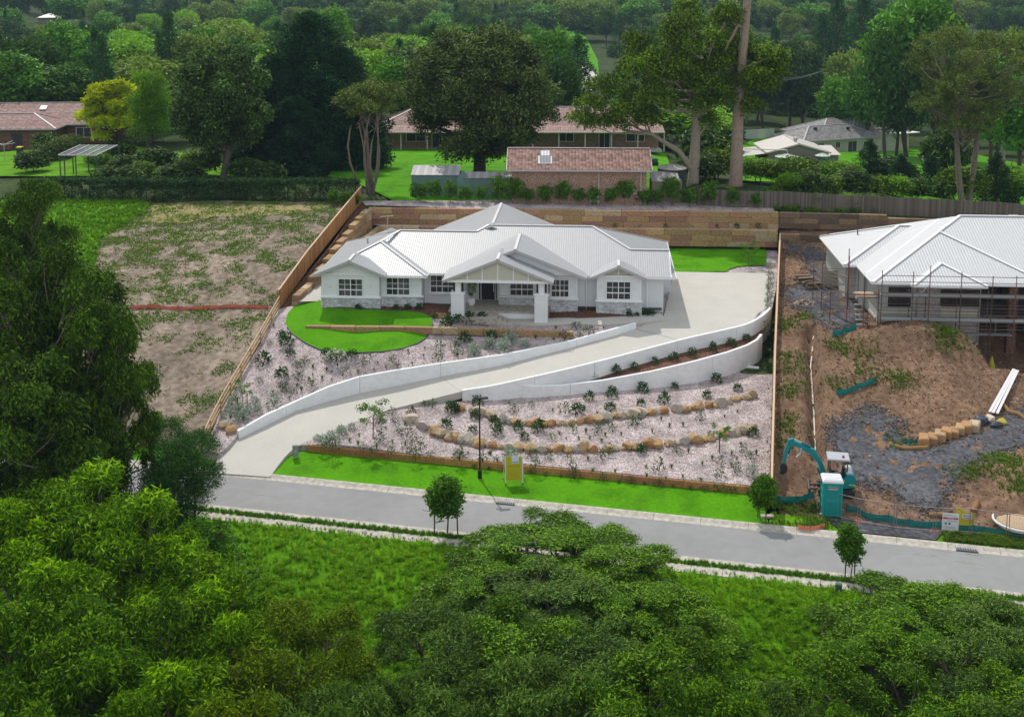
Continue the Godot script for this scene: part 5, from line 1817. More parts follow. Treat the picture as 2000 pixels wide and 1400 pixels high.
	for i in spread.size():
		var k := r.randf_range(0.05, 0.15) * (2.0 if r.randf() < 0.05 else 1.0)
		mm.set_instance_transform(i, Transform3D(Basis(Vector3(r.randf(), 1, r.randf()).normalized(), r.randf() * 6.0).scaled(Vector3(k, k, k)), put_on(spread[i], 0.06)))
		mm.set_instance_color(i, Color(0.26, 0.145, 0.085) * r.randf_range(0.5, 1.5) if r.randf() < 0.8 else Color(0.52, 0.42, 0.33))
	var mi := MultiMeshInstance3D.new()
	mi.name = "clods"
	mi.multimesh = mm
	tag(mi, "loose stones and clods strewn over the bare site", "", "", "stuff")
	add_child(mi)
	var bag := thing("yellow_bag", "yellow rubbish bag hanging by the basement doorway", "bag", put_on(Vector2(34.46,-85.12)))
	var bs := Shape.new()
	bs.col = Color(0.42, 0.38, 0.03)
	bs.lathe(Vector3.ZERO, [Vector2(0.0, 0), Vector2(0.22, 0.05), Vector2(0.26, 0.35), Vector2(0.14, 0.7), Vector2(0.03, 1.05), Vector2(0, 1.1)], 9)
	part("sack", bs, M.cloth, bag)
	var dl := [Vector2(35.23,-85.37),Vector2(34.77,-83.87),Vector2(35.53,-85.4),Vector2(35.25,-83.74)]
	for i in 2:
		var t := thing("metal_ramp", ["short grey metal ramp by the basement doorway", "longer grey metal ramp beside the yellow bag"][i], "ramp")
		var s := Shape.new()
		s.col = Color(0.30, 0.31, 0.33)
		s.bar(put_on(dl[i * 2], 0.35), put_on(dl[i * 2 + 1], 0.12), 0.28, 0.06)
		part("plank", s, M.steel, t)
	var brk := thing("brick_stack", "small stack of red bricks below the metal ramps", "bricks", put_on(Vector2(35.35,-83.2)), 0.3)
	for i in 10:
		var s := Shape.new()
		s.col = Color(0.36, 0.12, 0.07) * r.randf_range(0.8, 1.2)
		s.box(Vector3(-0.25 + 0.24 * (i % 3), 0.05 + 0.08 * (i / 4), 0.12 * (i % 2)), Vector3(0.22, 0.075, 0.11))
		part("brick", s, M.rock, brk)
	var sand := thing("sand_heap", "pale round sand heap edged with white cloth at the right edge", "sand", put_on(Vector2(27.61,-63.13)))
	var sh := Shape.new()
	sh.col = Color(0.50, 0.38, 0.27)
	sh.lathe(Vector3(0, -0.1, 0), [Vector2(1.35, 0.0), Vector2(1.15, 0.18), Vector2(0.7, 0.3), Vector2(0.0, 0.36)], 20)
	part("sand", sh, M.rock, sand)
	var ring := Shape.new()
	ring.col = Color(0.62, 0.62, 0.66)
	var rp := []
	var rr := []
	for i in 22:
		rp.append(Vector3(cos(i * TAU / 21) * 1.4, 0.05, sin(i * TAU / 21) * 1.4))
		rr.append(0.07)
	ring.tube(rp, rr, 6)
	part("cloth_edge", ring, M.paint, sand)
	build_excavator()
	build_toilet()
	build_site_fence()


func extrude(prof: PackedVector2Array, z0: float, z1: float, col: Color) -> Shape:
	# a side profile (x, y) given thickness from z0 to z1
	var s := Shape.new()
	s.col = col
	var p := PackedVector2Array(prof)
	if Geometry2D.is_polygon_clockwise(p):
		p.reverse()
	var ix := Geometry2D.triangulate_polygon(p)
	var flip := false
	for t in range(0, ix.size(), 3):
		var a := p[ix[t]]
		var b := p[ix[t + 1]]
		var c := p[ix[t + 2]]
		if (b - a).cross(c - a) < 0.0:
			var k := b
			b = c
			c = k
		s.tri(Vector3(a.x, a.y, z1), Vector3(b.x, b.y, z1), Vector3(c.x, c.y, z1))
		s.tri(Vector3(a.x, a.y, z0), Vector3(c.x, c.y, z0), Vector3(b.x, b.y, z0))
	var area := 0.0
	for i in p.size():
		area += p[i].cross(p[(i + 1) % p.size()])
	if area < 0.0:
		p.reverse()
	for i in p.size():
		var a := p[i]
		var b := p[(i + 1) % p.size()]
		s.quad(Vector3(a.x, a.y, z0), Vector3(b.x, b.y, z0), Vector3(b.x, b.y, z1), Vector3(a.x, a.y, z1))
	return s


func build_excavator():
	var q := Vector2(18.59,-67.09)
	var ex := thing("excavator", "small teal excavator with grey canopy digging beside the trench", "excavator", put_on(q, -0.02), -0.18)
	var teal := Color(0.0, 0.22, 0.26)
	var V := func(a: Array) -> PackedVector2Array:
		var p := PackedVector2Array()
		for i in range(0, a.size(), 2):
			p.append(Vector2(a[i], a[i + 1]))
		return p
	for z in [-0.72, 0.40]:
		var t := extrude(V.call([-1.0, 0.12, -0.88, 0.0, 0.88, 0.0, 1.0, 0.12, 1.02, 0.30, 0.88, 0.44, -0.88, 0.44, -1.02, 0.30]), z, z + 0.32, Color(0.03, 0.028, 0.026))
		part("track", t, M.paint, ex)
	part("undercarriage", extrude(V.call([-0.6, 0.15, 0.6, 0.15, 0.5, 0.55, -0.5, 0.55]), -0.4, 0.4, Color(0.05, 0.05, 0.05)), M.paint, ex)
	var bl := extrude(V.call([-1.55, 0.05, -1.45, 0.05, -1.40, 0.25, -1.48, 0.42, -1.56, 0.42]), -0.75, 0.75, Color(0.08, 0.07, 0.065))
	bl.bar(Vector3(-1.45, 0.25, 0.3), Vector3(-0.6, 0.3, 0.3), 0.1, 0.1)
	bl.bar(Vector3(-1.45, 0.25, -0.3), Vector3(-0.6, 0.3, -0.3), 0.1, 0.1)
	part("blade", bl, M.paint, ex)
	var body := extrude(V.call([-0.55, 0.55, 0.55, 0.55, 0.95, 0.62, 1.08, 0.85, 1.05, 1.15, 0.92, 1.35, 0.55, 1.38, 0.42, 1.05, 0.0, 0.92, -0.55, 0.86]), -0.68, 0.68, teal)
	part("body", body, M.gloss, ex)
	var hood := extrude(V.call([0.50, 1.38, 0.90, 1.36, 0.82, 1.46, 0.55, 1.47]), -0.6, 0.6, Color(0.50, 0.51, 0.52))
	part("engine_cover", hood, M.gloss, ex)
	for z in [0.69]:
		var st := Shape.new()
		st.col = Color(0.45, 0.55, 0.02)
		st.box(Vector3(0.3, 1.0, z), Vector3(0.28, 0.07, 0.02))
		st.box(Vector3(0.85, 0.78, z), Vector3(0.36, 0.07, 0.02))
		st.box(Vector3(-0.35, 0.7, z), Vector3(0.3, 0.06, 0.02))
		part("hazard_stripe", st, M.paint, ex)
	var seat := Shape.new()
	seat.col = Color(0.02, 0.02, 0.022)
	seat.box(Vector3(0.15, 1.08, 0.05), Vector3(0.45, 0.2, 0.5))
	seat.box(Vector3(0.38, 1.35, 0.05), Vector3(0.12, 0.5, 0.46), Basis(Vector3.BACK, -0.15))
	part("seat", seat, M.paint, ex)
	var ctrl := Shape.new()
	ctrl.col = Color(0.03, 0.03, 0.03)
	for z in [-0.3, 0.4]:
		ctrl.box(Vector3(-0.1, 1.1, z), Vector3(0.4, 0.25, 0.14))
		ctrl.tube([Vector3(-0.25, 1.2, z), Vector3(-0.32, 1.42, z)], [0.02, 0.03], 5)
	ctrl.box(Vector3(-0.45, 1.0, 0.05), Vector3(0.1, 0.3, 0.6))
	part("controls", ctrl, M.paint, ex)
	for p in [[-0.42, 0.5], [-0.42, -0.5], [0.55, 0.5], [0.55, -0.5]]:
		var s := Shape.new()
		s.col = Color(0.012, 0.012, 0.014)
		s.tube([Vector3(p[0], 0.9, p[1]), Vector3(p[0] + 0.03, 1.8, p[1]), Vector3(p[0] + 0.03, 2.12, p[1] * 0.96)], [0.035, 0.035, 0.035], 6)
		part("canopy_post", s, M.paint, ex)
	var roof := Shape.new()
	roof.col = Color(0.34, 0.36, 0.40)
	roof.block(Vector3(0.08, 2.16, 0), Vector3(1.25, 0.09, 1.2), Basis(), 0.04)
	var can := part("canopy", roof, M.paint, ex)
	var be := Shape.new()
	be.col = Color(0.42, 0.03, 0.02)
	be.lathe(Vector3(0.35, 2.2, 0.25), [Vector2(0.07, 0), Vector2(0.07, 0.1), Vector2(0.04, 0.14), Vector2(0, 0.14)], 8)
	part("beacon", be, M.gloss, can)
	# boom, arm, bucket and rams
	part("boom", extrude(V.call([-0.62, 0.62, -0.42, 0.82, -0.78, 1.75, -1.22, 2.48, -2.55, 2.98, -2.66, 2.88, -2.55, 2.74, -1.48, 2.22, -1.02, 1.68, -0.78, 0.95]), -0.11, 0.11, teal), M.gloss, ex)
	var arm := extrude(V.call([-2.45, 3.08, -2.72, 2.98, -2.92, 2.30, -3.00, 1.55, -2.88, 1.50, -2.74, 2.2, -2.52, 2.72, -2.36, 2.86]), -0.10, 0.10, teal)
	part("arm", arm, M.gloss, ex)
	var bk := extrude(V.call([-3.06, 1.60, -2.84, 1.55, -2.72, 1.30, -2.78, 1.05, -3.00, 0.92, -3.22, 0.98, -3.10, 1.12, -3.16, 1.36]), -0.22, 0.22, Color(0.025, 0.025, 0.027))
	part("bucket", bk, M.paint, ex)
	for p in [[Vector3(-0.72, 0.66, 0.0), Vector3(-1.30, 2.02, 0.0)], [Vector3(-1.45, 2.62, 0.0), Vector3(-2.40, 3.02, 0.0)], [Vector3(-2.55, 2.62, 0.0), Vector3(-2.80, 1.72, 0.0)]]:
		var s := Shape.new()
		s.col = Color(0.02, 0.14, 0.17)
		s.tube([p[0], p[0].lerp(p[1], 0.55)], [0.055, 0.055], 7)
		var ram := part("ram", s, M.gloss, ex)
		var t := Shape.new()
		t.col = Color(0.62, 0.60, 0.60)
		t.tube([p[0].lerp(p[1], 0.5), p[1]], [0.03, 0.03], 6)
		part("rod", t, M.steel, ram)
	var hose := Shape.new()
	hose.col = Color(0.60, 0.56, 0.55)
	hose.tube([Vector3(-2.0, 2.55, 0.13), Vector3(-2.05, 2.25, 0.16), Vector3(-2.25, 2.0, 0.15)], [0.07, 0.07, 0.06], 6)
	part("hose", hose, M.paint, ex)
	var cone := thing("traffic_cone", "faded orange cone leaning beside the excavator blade", "cone", put_on(Vector2(17.69,-68.26), -0.02), 0.0)
	var cs := Shape.new()
	cs.col = Color(0.62, 0.16, 0.10)
	cs.lathe(Vector3(0, 0, 0), [Vector2(0.17, 0), Vector2(0.17, 0.04), Vector2(0.12, 0.05), Vector2(0.035, 0.6), Vector2(0, 0.6)], 12)
	part("cone_body", cs, M.paint, cone)


func build_toilet():
	var t := thing("portable_toilet", "turquoise portable toilet with white roof in the long grass", "toilet", put_on(Vector2(17.83,-65.1), -0.03), -0.12)
	var teal := Color(0.0, 0.26, 0.25)
	var b := Shape.new()
	b.col = teal
	b.box(Vector3(0, 1.0, 0), Vector3(1.02, 1.95, 1.02))
	for x in [-0.48, 0.48]:
		for z in [-0.48, 0.48]:
			b.box(Vector3(x, 1.0, z), Vector3(0.12, 2.0, 0.12))
	for y in [0.5, 0.95, 1.4]:
		b.box(Vector3(0.5, y, 0), Vector3(0.06, 0.05, 0.8))
		b.box(Vector3(-0.5, y, 0), Vector3(0.06, 0.05, 0.8))
	part("cabin", b, M.paint, t)
	var d := Shape.new()
	d.col = Color(0.0, 0.29, 0.28)
	d.box(Vector3(0, 0.98, 0.525), Vector3(0.72, 1.8, 0.03))
	var door := part("door", d, M.paint, t)
	var pnl := Shape.new()
	pnl.col = Color(0.0, 0.22, 0.215)
	pnl.box(Vector3(0, 0.55, 0.545), Vector3(0.6, 0.7, 0.02))
	pnl.box(Vector3(0, 1.3, 0.545), Vector3(0.6, 0.5, 0.02))
	part("door_panel", pnl, M.paint, door)
	var lb := Shape.new()
	lb.col = Color(0.55, 0.55, 0.55)
	lb.box(Vector3(0, 1.68, 0.547), Vector3(0.46, 0.13, 0.02))
	var sign := part("notice", lb, M.paint, door)
	var lr := Shape.new()
	lr.col = Color(0.40, 0.03, 0.03)
	lr.box(Vector3(0, 1.70, 0.560), Vector3(0.44, 0.07, 0.008))
	part("notice_band", lr, M.paint, sign)
	var rf := Shape.new()
	rf.col = Color(0.66, 0.67, 0.70)
	rf.block(Vector3(0, 2.06, 0), Vector3(1.12, 0.18, 1.12), Basis(), 0.09)
	for i in 5:
		rf.bar(Vector3(-0.45, 2.155, -0.36 + i * 0.18), Vector3(0.45, 2.155, -0.36 + i * 0.18), 0.05, 0.03)
	part("roof", rf, M.paint, t)


func words(text: String, high: float, parent: Node3D, at: Vector3, col: Color, turn := Basis(), called := "lettering"):
	var f := SystemFont.new()
	f.font_names = PackedStringArray(["Droid Sans"])
	var tm := TextMesh.new()
	tm.text = text
	tm.font = f
	tm.font_size = 24
	tm.pixel_size = high / 24.0
	tm.depth = 0.006
	tm.curve_step = 4.0
	tm.material = plain(col, 0.7)
	var o := put(called, tm, parent, at)
	o.basis = turn
	return o


func build_site_fence():
	var root := thing("wire_fence", "temporary wire mesh fence panels along the street side of the site", "fence")
	var ps := [Vector2(17.43,-64.91),Vector2(19.09,-64.01),Vector2(20.87,-63.32),Vector2(22.88,-62.91),Vector2(24.77,-62.69),Vector2(26.54,-62.16),Vector2(27.66,-61.73)]
	for i in ps.size():
		var b := put_on(ps[i], 0.0)
		for k in [-0.07, 0.07]:
			var s := Shape.new()
			s.col = Color(0.24, 0.21, 0.20)
			s.tube([b + Vector3(k, 0, 0), b + Vector3(k, 1.5, 0)], [0.022, 0.022], 6)
			part("post", s, M.steel, root)
		var f := Shape.new()
		f.col = Color(0.42, 0.09, 0.05) if i % 2 else Color(0.2, 0.2, 0.2)
		f.block(b + Vector3(0, 0.07, 0), Vector3(0.55, 0.14, 0.22), Basis(), 0.04)
		part("foot_block", f, M.paint, root)
		if i < ps.size() - 1:
			var c := put_on(ps[i + 1], 0.0)
			for y in [0.18, 1.48]:
				var s := Shape.new()
				s.col = Color(0.36, 0.30, 0.31)
				s.tube([b + Vector3(0, y, 0), c + Vector3(0, y, 0)], [0.02, 0.02], 5)
				part("rail", s, M.steel, root)
			var w := Shape.new()
			w.col = Color(0.22, 0.22, 0.22)
			var n := int(b.distance_to(c) / 0.12)
			for k in range(1, n):
				var p := b.lerp(c, float(k) / n)
				w.tube([p + Vector3(0, 0.18, 0), p + Vector3(0, 1.48, 0)], [0.0022, 0.0022], 3, false)
			for k in range(1, 6):
				w.tube([b + Vector3(0, 0.18 + k * 0.22, 0), c + Vector3(0, 0.18 + k * 0.22, 0)], [0.0022, 0.0022], 3, false)
			var wm := part("wire_mesh", w, M.steel, root)
			wm.set_meta("kind", "stuff")
	# the two signs tied to it
	var at := put_on(Vector2(23.69,-62.87), 0.0) + Vector3(0, 0.0, 0.06)
	var sg := thing("site_sign", "white building site notice board tied to the wire fence", "sign", at, -0.2)
	var s := Shape.new()
	s.col = Color(0.62, 0.64, 0.68)
	s.box(Vector3(0, 0.62, 0.0), Vector3(0.86, 1.12, 0.02))
	part("board_body", s, M.paint, sg)
	for q in [[0.0, 0.90, 0.78, 0.09, Color(0.42, 0.04, 0.06)], [0.0, 0.20, 0.74, 0.07, Color(0.45, 0.45, 0.04)], [0.0, 0.12, 0.74, 0.05, Color(0.06, 0.28, 0.16)], [-0.22, 0.6, 0.10, 0.10, Color(0.03, 0.06, 0.16)], [-0.04, 0.6, 0.10, 0.10, Color(0.03, 0.06, 0.16)]]:
		var b := Shape.new()
		b.col = q[4]
		b.box(Vector3(q[0], q[1], 0.014), Vector3(q[2], q[3], 0.006))
		part("printed_band", b, M.paint, sg)
	for q in [[-0.3, 0.25], [0.3, 0.25]]:
		var arc := Shape.new()
		arc.col = Color(0.22, 0.36, 0.05)
		arc.bar(Vector3(0.0, 1.10, 0.014), Vector3(q[0], 1.04, 0.014), 0.03, 0.01)
		part("emblem", arc, M.paint, sg)
	words("DANGER", 0.085, sg, Vector3(0, 0.90, 0.02), Color(0.7, 0.7, 0.7))
	for y in [0.78, 0.72, 0.42, 0.36]:
		var b := Shape.new()
		b.col = Color(0.28, 0.29, 0.34)
		b.box(Vector3(0.1 if y > 0.7 else 0.0, y, 0.014), Vector3(0.5, 0.018, 0.006))
		part("printed_line", b, M.paint, sg)
	var at2 := put_on(Vector2(24.53,-62.99), 0.0) + Vector3(0, 0.25, 0.03)
	var ys := thing("site_sign", "yellow cloth sign with white panel tied behind the white notice board", "sign", at2, -0.25)
	var y1 := Shape.new()
	y1.col = Color(0.56, 0.46, 0.01)
	y1.plate([Vector3(-0.5, 0.1, 0.0), Vector3(0.3, 0.16, 0.03), Vector3(0.48, 0.3, 0.0), Vector3(0.5, 0.85, 0.0), Vector3(0.1, 0.9, 0.02), Vector3(-0.46, 1.15, 0.0)], 0.02)
	part("cloth", y1, M.cloth, ys)
	var y2 := Shape.new()
	y2.col = Color(0.62, 0.61, 0.60)
	y2.box(Vector3(0.1, 0.66, 0.045), Vector3(0.5, 0.3, 0.01))
	part("panel", y2, M.paint, ys)
	for q in [[0.12, 0.7, 0.36, 0.04], [0.1, 0.58, 0.4, 0.03], [-0.06, 0.70, 0.07, 0.07]]:
		var b := Shape.new()
		b.col = Color(0.14, 0.13, 0.16)
		b.box(Vector3(q[0], q[1], 0.054), Vector3(q[2], q[3], 0.006))
		part("printed_line", b, M.paint, ys)


# ---------------------------------------------------------------- houses and sheds beyond

func simple_house(called: String, label: String, cat: String, at: Vector3, turn: float, blocks: Array, walls: Material, roof: Material, trim: Material, wall_h: float, k := 0.42) -> Node3D:
	# blocks: [u0, u1, v0, v1, along_u, hip0, hip1] of the walls
	var h := thing(called, label, cat, at, turn)
	for i in blocks.size():
		var b: Array = blocks[i]
		roof_block(h, b[0] - 0.5, b[1] + 0.5, b[2] - 0.5, b[3] + 0.5, wall_h + i * 0.004, k, b[4], b[5], b[6], roof, trim if walls != M.cladding else null, trim)
		wall_panel(h, "wall", b[0], b[1], -1.5, wall_h, b[2], 0.2, b[7] if b.size() > 7 else [], walls)
		wall_panel(h, "wall", b[0], b[1], -1.5, wall_h, b[3] - 0.2, 0.2, [], walls)
		wall_panel(h, "wall", b[2] + 0.2, b[3] - 0.2, -1.5, wall_h, b[0] + 0.1, 0.2, [], walls, true)
		wall_panel(h, "wall", b[2] + 0.2, b[3] - 0.2, -1.5, wall_h, b[1] - 0.1, 0.2, [], walls, true)
		if not b[5] or not b[6]:
			for u in [b[0] + 0.05, b[1] - 0.05]:
				if b[4]:
					var s := Shape.new()
					var m: float = (b[2] + b[3]) / 2.0
					for o in [-0.08, 0.08]:
						s.tri(at_uv(u + o, b[2], wall_h), at_uv(u + o, b[3], wall_h), at_uv(u + o, m, wall_h + (b[3] - b[2]) / 2.0 * k))
						s.tri(at_uv(u + o, b[3], wall_h), at_uv(u + o, b[2], wall_h), at_uv(u + o, m, wall_h + (b[3] - b[2]) / 2.0 * k))
					part("gable_wall", s, walls, h)
	return h


func dark_window(h: Node3D, u0: float, u1: float, h0: float, h1: float, v: float, frame: Material, n := 2):
	var w := Node3D.new()
	w.name = "window"
	h.add_child(w, true)
	var f := Shape.new()
	f.box(at_uv((u0 + u1) / 2.0, v - 0.04, (h0 + h1) / 2.0), Vector3(u1 - u0 + 0.12, h1 - h0 + 0.12, 0.06))
	part("frame", f, frame, w)
	for i in n:
		var p := Shape.new()
		var a := lerpf(u0, u1, float(i) / n) + 0.03
		var b := lerpf(u0, u1, float(i + 1) / n) - 0.03
		p.box(at_uv((a + b) / 2.0, v - 0.075, (h0 + h1) / 2.0), Vector3(b - a, h1 - h0, 0.02))
		part("pane", p, M.dark, w)


func build_background_houses():
	# brown brick house on the left
	var a := Vector3(-60.9,6.9,-164.09)
	var hl := simple_house("brick_house", "brown brick house with pinkish tiled hip roof on the left", "house", a, 0.06, [[-22.0, 6.0, 4.0, 14.5, true, true, true], [-12.0, -0.6, -1.0, 6.0, true, true, true]], M.brick_dark, M.tile_brown, M.fascia, 2.75)
	var dd := Shape.new()
	dd.box(at_uv(-5.4, -1.06, 1.05), Vector3(1.25, 2.1, 0.08))
	part("door", dd, M.frame_black, hl)
	dark_window(hl, 1.0, 3.0, 0.9, 2.2, 4.0, M.trim)
	dark_window(hl, 4.0, 5.4, 0.9, 2.2, 4.0, M.trim)
	var dp := Shape.new()
	dp.tube([at_uv(-0.7, -1.05, 2.6), at_uv(-0.7, -1.05, 0.0)], [0.06, 0.06], 6)
	part("downpipe", dp, M.frame_black, hl)
	var sk := Shape.new()
	sk.box(at_uv(-4.4, 7.6, 4.62), Vector3(0.9, 0.12, 1.0), Basis(Vector3.RIGHT, 0.4))
	part("skylight", sk, M.trim, hl)
	# long verandah house behind the lawn
	var b := Vector3(-1.01,7.2,-159.55)
	var hv := simple_house("verandah_house", "long low brick house with tiled roof and verandah posts behind the lawn", "house", b, 0.0, [[-17.0, 20.5, 2.2, 12.2, true, true, true]], M.brick_tan, M.tile_brown, M.fascia, 2.65)
	roof_slope(hv, [at_uv(-17.6, -0.4, 2.45), at_uv(21.0, -0.4, 2.45), at_uv(21.0, 2.4, 3.0), at_uv(-17.6, 2.4, 3.0)], M.tile_brown)
	for i in 12:
		var u := -17.0 + i * 3.45
		var s := Shape.new()
		s.box(at_uv(u, -0.1, 1.1), Vector3(0.14, 2.6, 0.14))
		part("post", s, M.cream, hv)
	var gu := Shape.new()
	gu.box(at_uv(1.7, -0.42, 2.38), Vector3(38.6, 0.16, 0.1))
	part("gutter", gu, M.cream, hv)
	var vf := Shape.new()
	vf.box(at_uv(1.7, 0.9, -0.1), Vector3(38.0, 0.24, 2.6))
	part("verandah_floor", vf, M.path, hv)
	for q in [[-13.0, -10.5, 0.9, 2.1], [-9.6, -7.0, 0.05, 2.15], [7.2, 9.2, 0.9, 2.1], [12.6, 14.0, 0.05, 2.15], [16.2, 18.6, 0.9, 2.1]]:
		dark_window(hv, q[0], q[1], q[2], q[3], 2.2, M.trim)
	# brick outbuilding with a skylight
	var c := Vector3(6.53,8.1,-116.87)
	var bo := simple_house("brick_outbuilding", "pale brick outbuilding with mottled rust-brown tiled roof and skylight", "outbuilding", c, -0.03, [[-6.55, 6.45, 0.0, 5.6, true, false, false]], M.brick_tan, M.tile_rust, M.fascia, 3.35, 0.5)
	var sky := Shape.new()
	sky.box(at_uv(-3.35, 0.95, 4.15), Vector3(1.05, 0.1, 1.2), Basis(Vector3.RIGHT, 0.46))
	part("skylight", sky, M.glass, bo)
	var skf := Shape.new()
	skf.box(at_uv(-3.35, 0.9, 4.08), Vector3(1.35, 0.1, 1.3), Basis(Vector3.RIGHT, 0.46))
	skf.box(at_uv(-3.35, 1.9, 4.58), Vector3(0.85, 0.08, 0.9), Basis(Vector3.RIGHT, 0.46))
	part("skylight_flashing", skf, M.roof_zinc, bo)
	var bp := Shape.new()
	for u in [1.85, 5.9]:
		bp.tube([at_uv(u, -0.06, 3.2), at_uv(u, -0.06, 0.0)], [0.06, 0.06], 6)
	part("downpipe", bp, M.cladding, bo)
	var mb := Shape.new()
	mb.box(at_uv(5.3, -0.1, 1.2), Vector3(0.35, 0.45, 0.2))
	part("meter_box", mb, M.fascia, bo)
	# green metal shed and fence panels
	var d := Vector3(-7.61,8.2,-119.91)
	var shd := thing("garden_shed", "grey-green ribbed metal shed with striped roof behind the screen shrubs", "shed", d, -0.02)
	ribbed(shd, -2.3, 2.6, 0.0, 2.2, 2.6, Color(0.12, 0.20, 0.19), 0.55)
	var d2 := Vector3(-2.12,8.2,-119.35)
	var shd2 := thing("garden_shed", "low flat grey-green metal shed joined to the brick outbuilding", "shed", d2, -0.02)
	ribbed(shd2, -2.6, 2.4, 0.0, 2.0, 2.9, Color(0.12, 0.20, 0.195), 0.12)
	var gb := Shape.new()
	gb.col = Color(0.13, 0.22, 0.205)
	gb.tri(at_uv(-3.3, -0.02, 2.0), at_uv(-2.1, -0.02, 2.0), at_uv(-2.7, -0.02, 2.75))
	gb.tri(at_uv(-2.1, -0.04, 2.0), at_uv(-3.3, -0.04, 2.0), at_uv(-2.7, -0.04, 2.75))
	gb.box(at_uv(-2.7, 0.0, 1.0), Vector3(1.2, 2.0, 0.06))
	part("gable_end", gb, M.paint, shd2)
	# small cream shed and dark water tank by the gum trees
	var e := Vector3(15.23,8,-117.94)
	var cs := thing("garden_shed", "small cream ribbed shed with speckled roof in front of the dark tank", "shed", e, 0.0)
	ribbed(cs, -1.55, 1.3, 0.0, 2.1, 2.2, Color(0.28, 0.25, 0.15), 0.6)
	var wn := Shape.new()
	wn.box(at_uv(-0.15, -0.05, 1.85), Vector3(0.9, 0.3, 0.04))
	part("window", wn, M.dark, cs)
	water_tank(Vector3(16.02,8.45,-121.38), 1.45, 2.4, Color(0.02, 0.024, 0.024), "dark water tank with pale ribbed lid behind the small cream shed", Color(0.36, 0.34, 0.32))
	# grey double shed with green tanks, lower down on the right
	var f := Vector3(37.59,3.43,-166.56)
	var gs := thing("farm_shed", "grey gabled metal shed with side awning left of the cream house", "shed", f, 0.0)
	var fy := 2.5
	ribbed_walls(gs, -2.4, 5.8, 0.0, fy, 9.0, Color(0.20, 0.175, 0.16))
	roof_block(gs, -2.7, 6.1, -0.3, 9.2, fy, 0.28, false, false, false, M.roof_beige, M.roof_beige, M.cream)
	var gi := Shape.new()
	gi.col = Color(0.20, 0.175, 0.16)
	gi.tri(at_uv(-2.4, -0.02, fy), at_uv(5.8, -0.02, fy), at_uv(1.7, -0.02, fy + 4.1 * 0.28))
	part("gable_panel", gi, M.paint, gs)
	roof_slope(gs, [at_uv(-8.2, 0.5, fy - 0.9), at_uv(-2.6, 0.5, fy - 0.25), at_uv(-2.6, 7.5, fy - 0.25), at_uv(-8.2, 7.5, fy - 0.9)], M.roof_beige)
	for q in [[-8.0, 0.7], [-8.0, 7.2]]:
		var s := Shape.new()
		s.box(at_uv(q[0], q[1], 1.0), Vector3(0.15, 3.0, 0.15))
		part("post", s, M.fascia, gs)
	var wh := Shape.new()
	wh.lathe(at_uv(1.7, 2.0, fy + 1.1), [Vector2(0.2, 0), Vector2(0.2, 0.25), Vector2(0.36, 0.4), Vector2(0.3, 0.65), Vector2(0, 0.75)], 10)
	part("roof_vent", wh, M.roof_zinc, gs)
	var g := Vector3(43.26,2.79,-169.19)
	var gs2 := thing("farm_shed", "smaller grey shed with pale flat roof behind the tall green tank", "shed", g, 0.0)
	ribbed_walls(gs2, -2.4, 2.2, 0.0, 2.4, 5.0, Color(0.19, 0.19, 0.195))
	roof_slope(gs2, [at_uv(-2.6, -0.3, 2.4), at_uv(2.5, -0.3, 2.4), at_uv(2.5, 5.2, 3.0), at_uv(-2.6, 5.2, 3.0)], M.roof_beige)
	water_tank(Vector3(36.88,3.71,-163.05), 1.5, 2.1, Color(0.10, 0.19, 0.14), "squat pale green water tank in front of the grey gabled shed", Color(0.42, 0.46, 0.38))
	water_tank(Vector3(42.04,3.15,-164.35), 1.0, 2.6, Color(0.045, 0.10, 0.075), "tall dark green water tank in front of the smaller shed", Color(0.45, 0.47, 0.45))
	var pipe := thing("roof_pipe", "white pipe carrying roof water to the squat green tank", "pipe")
	var pp := Shape.new()
	pp.col = Color(0.6, 0.6, 0.58)
	var t0 := Vector3(36.88,3.71,-163.05)
	pp.tube([t0 + Vector3(-5.6, 3.1, -0.4), t0 + Vector3(0.1, 2.95, -0.3), t0 + Vector3(0.15, 2.3, 0)], [0.07, 0.07, 0.07], 6)
	part("pipe_body", pp, M.paint, pipe)
	# cream house with grey tiles on the right
	var q := Vector3(68.11,-2.72,-226.27)
	var hc := simple_house("tiled_house", "cream house with long grey tiled hip roof beyond the sheds", "house", q, 0.42, [[-17.0, 0.5, 0.0, 9.0, true, true, true], [-4.0, 10.0, 3.0, 15.0, true, true, true], [-10.0, 3.0, 4.0, 15.5, true, true, true]], M.cream, M.tile_grey, M.fascia, 3.0, 0.4)
	for w in [[-15.0, -12.4, 0.6, 2.4], [-9.8, -8.8, 1.4, 2.4], [-7.0, -5.0, 0.5, 2.4], [-3.4, -1.6, 1.2, 2.2]]:
		dark_window(hc, w[0], w[1], w[2], w[3], 0.0, M.trim)
	var gd := Shape.new()
	gd.box(at_uv(4.2, 2.95, 1.2), Vector3(1.3, 2.4, 0.1))
	part("door", gd, M.fascia, hc)
	for w in [[-12.0, 3.2, 4.2], [-5.0, 2.6, 4.0], [2.0, 5.0, 4.1]]:
		var s := Shape.new()
		s.lathe(at_uv(w[0], w[1], w[2]), [Vector2(0.2, 0), Vector2(0.2, 0.3), Vector2(0.38, 0.45), Vector2(0.34, 0.7), Vector2(0, 0.8)], 10)
		part("roof_vent", s, M.frame_black, hc)
	var aw := Shape.new()
	aw.box(at_uv(8.5, 2.2, 3.0), Vector3(5.0, 0.1, 2.2))
	part("awning", aw, M.trim, hc)
	# long zinc shed beyond, and houses glimpsed in the trees
	var z := Vector3(69.56,-2.17,-310.64)
	var zs := thing("long_shed", "long shed with pale ribbed zinc roof in front of dark pines", "shed", z, 0.03)
	ribbed_walls(zs, -10.0, 7.0, 0.0, 3.2, 7.0, Color(0.035, 0.035, 0.04))
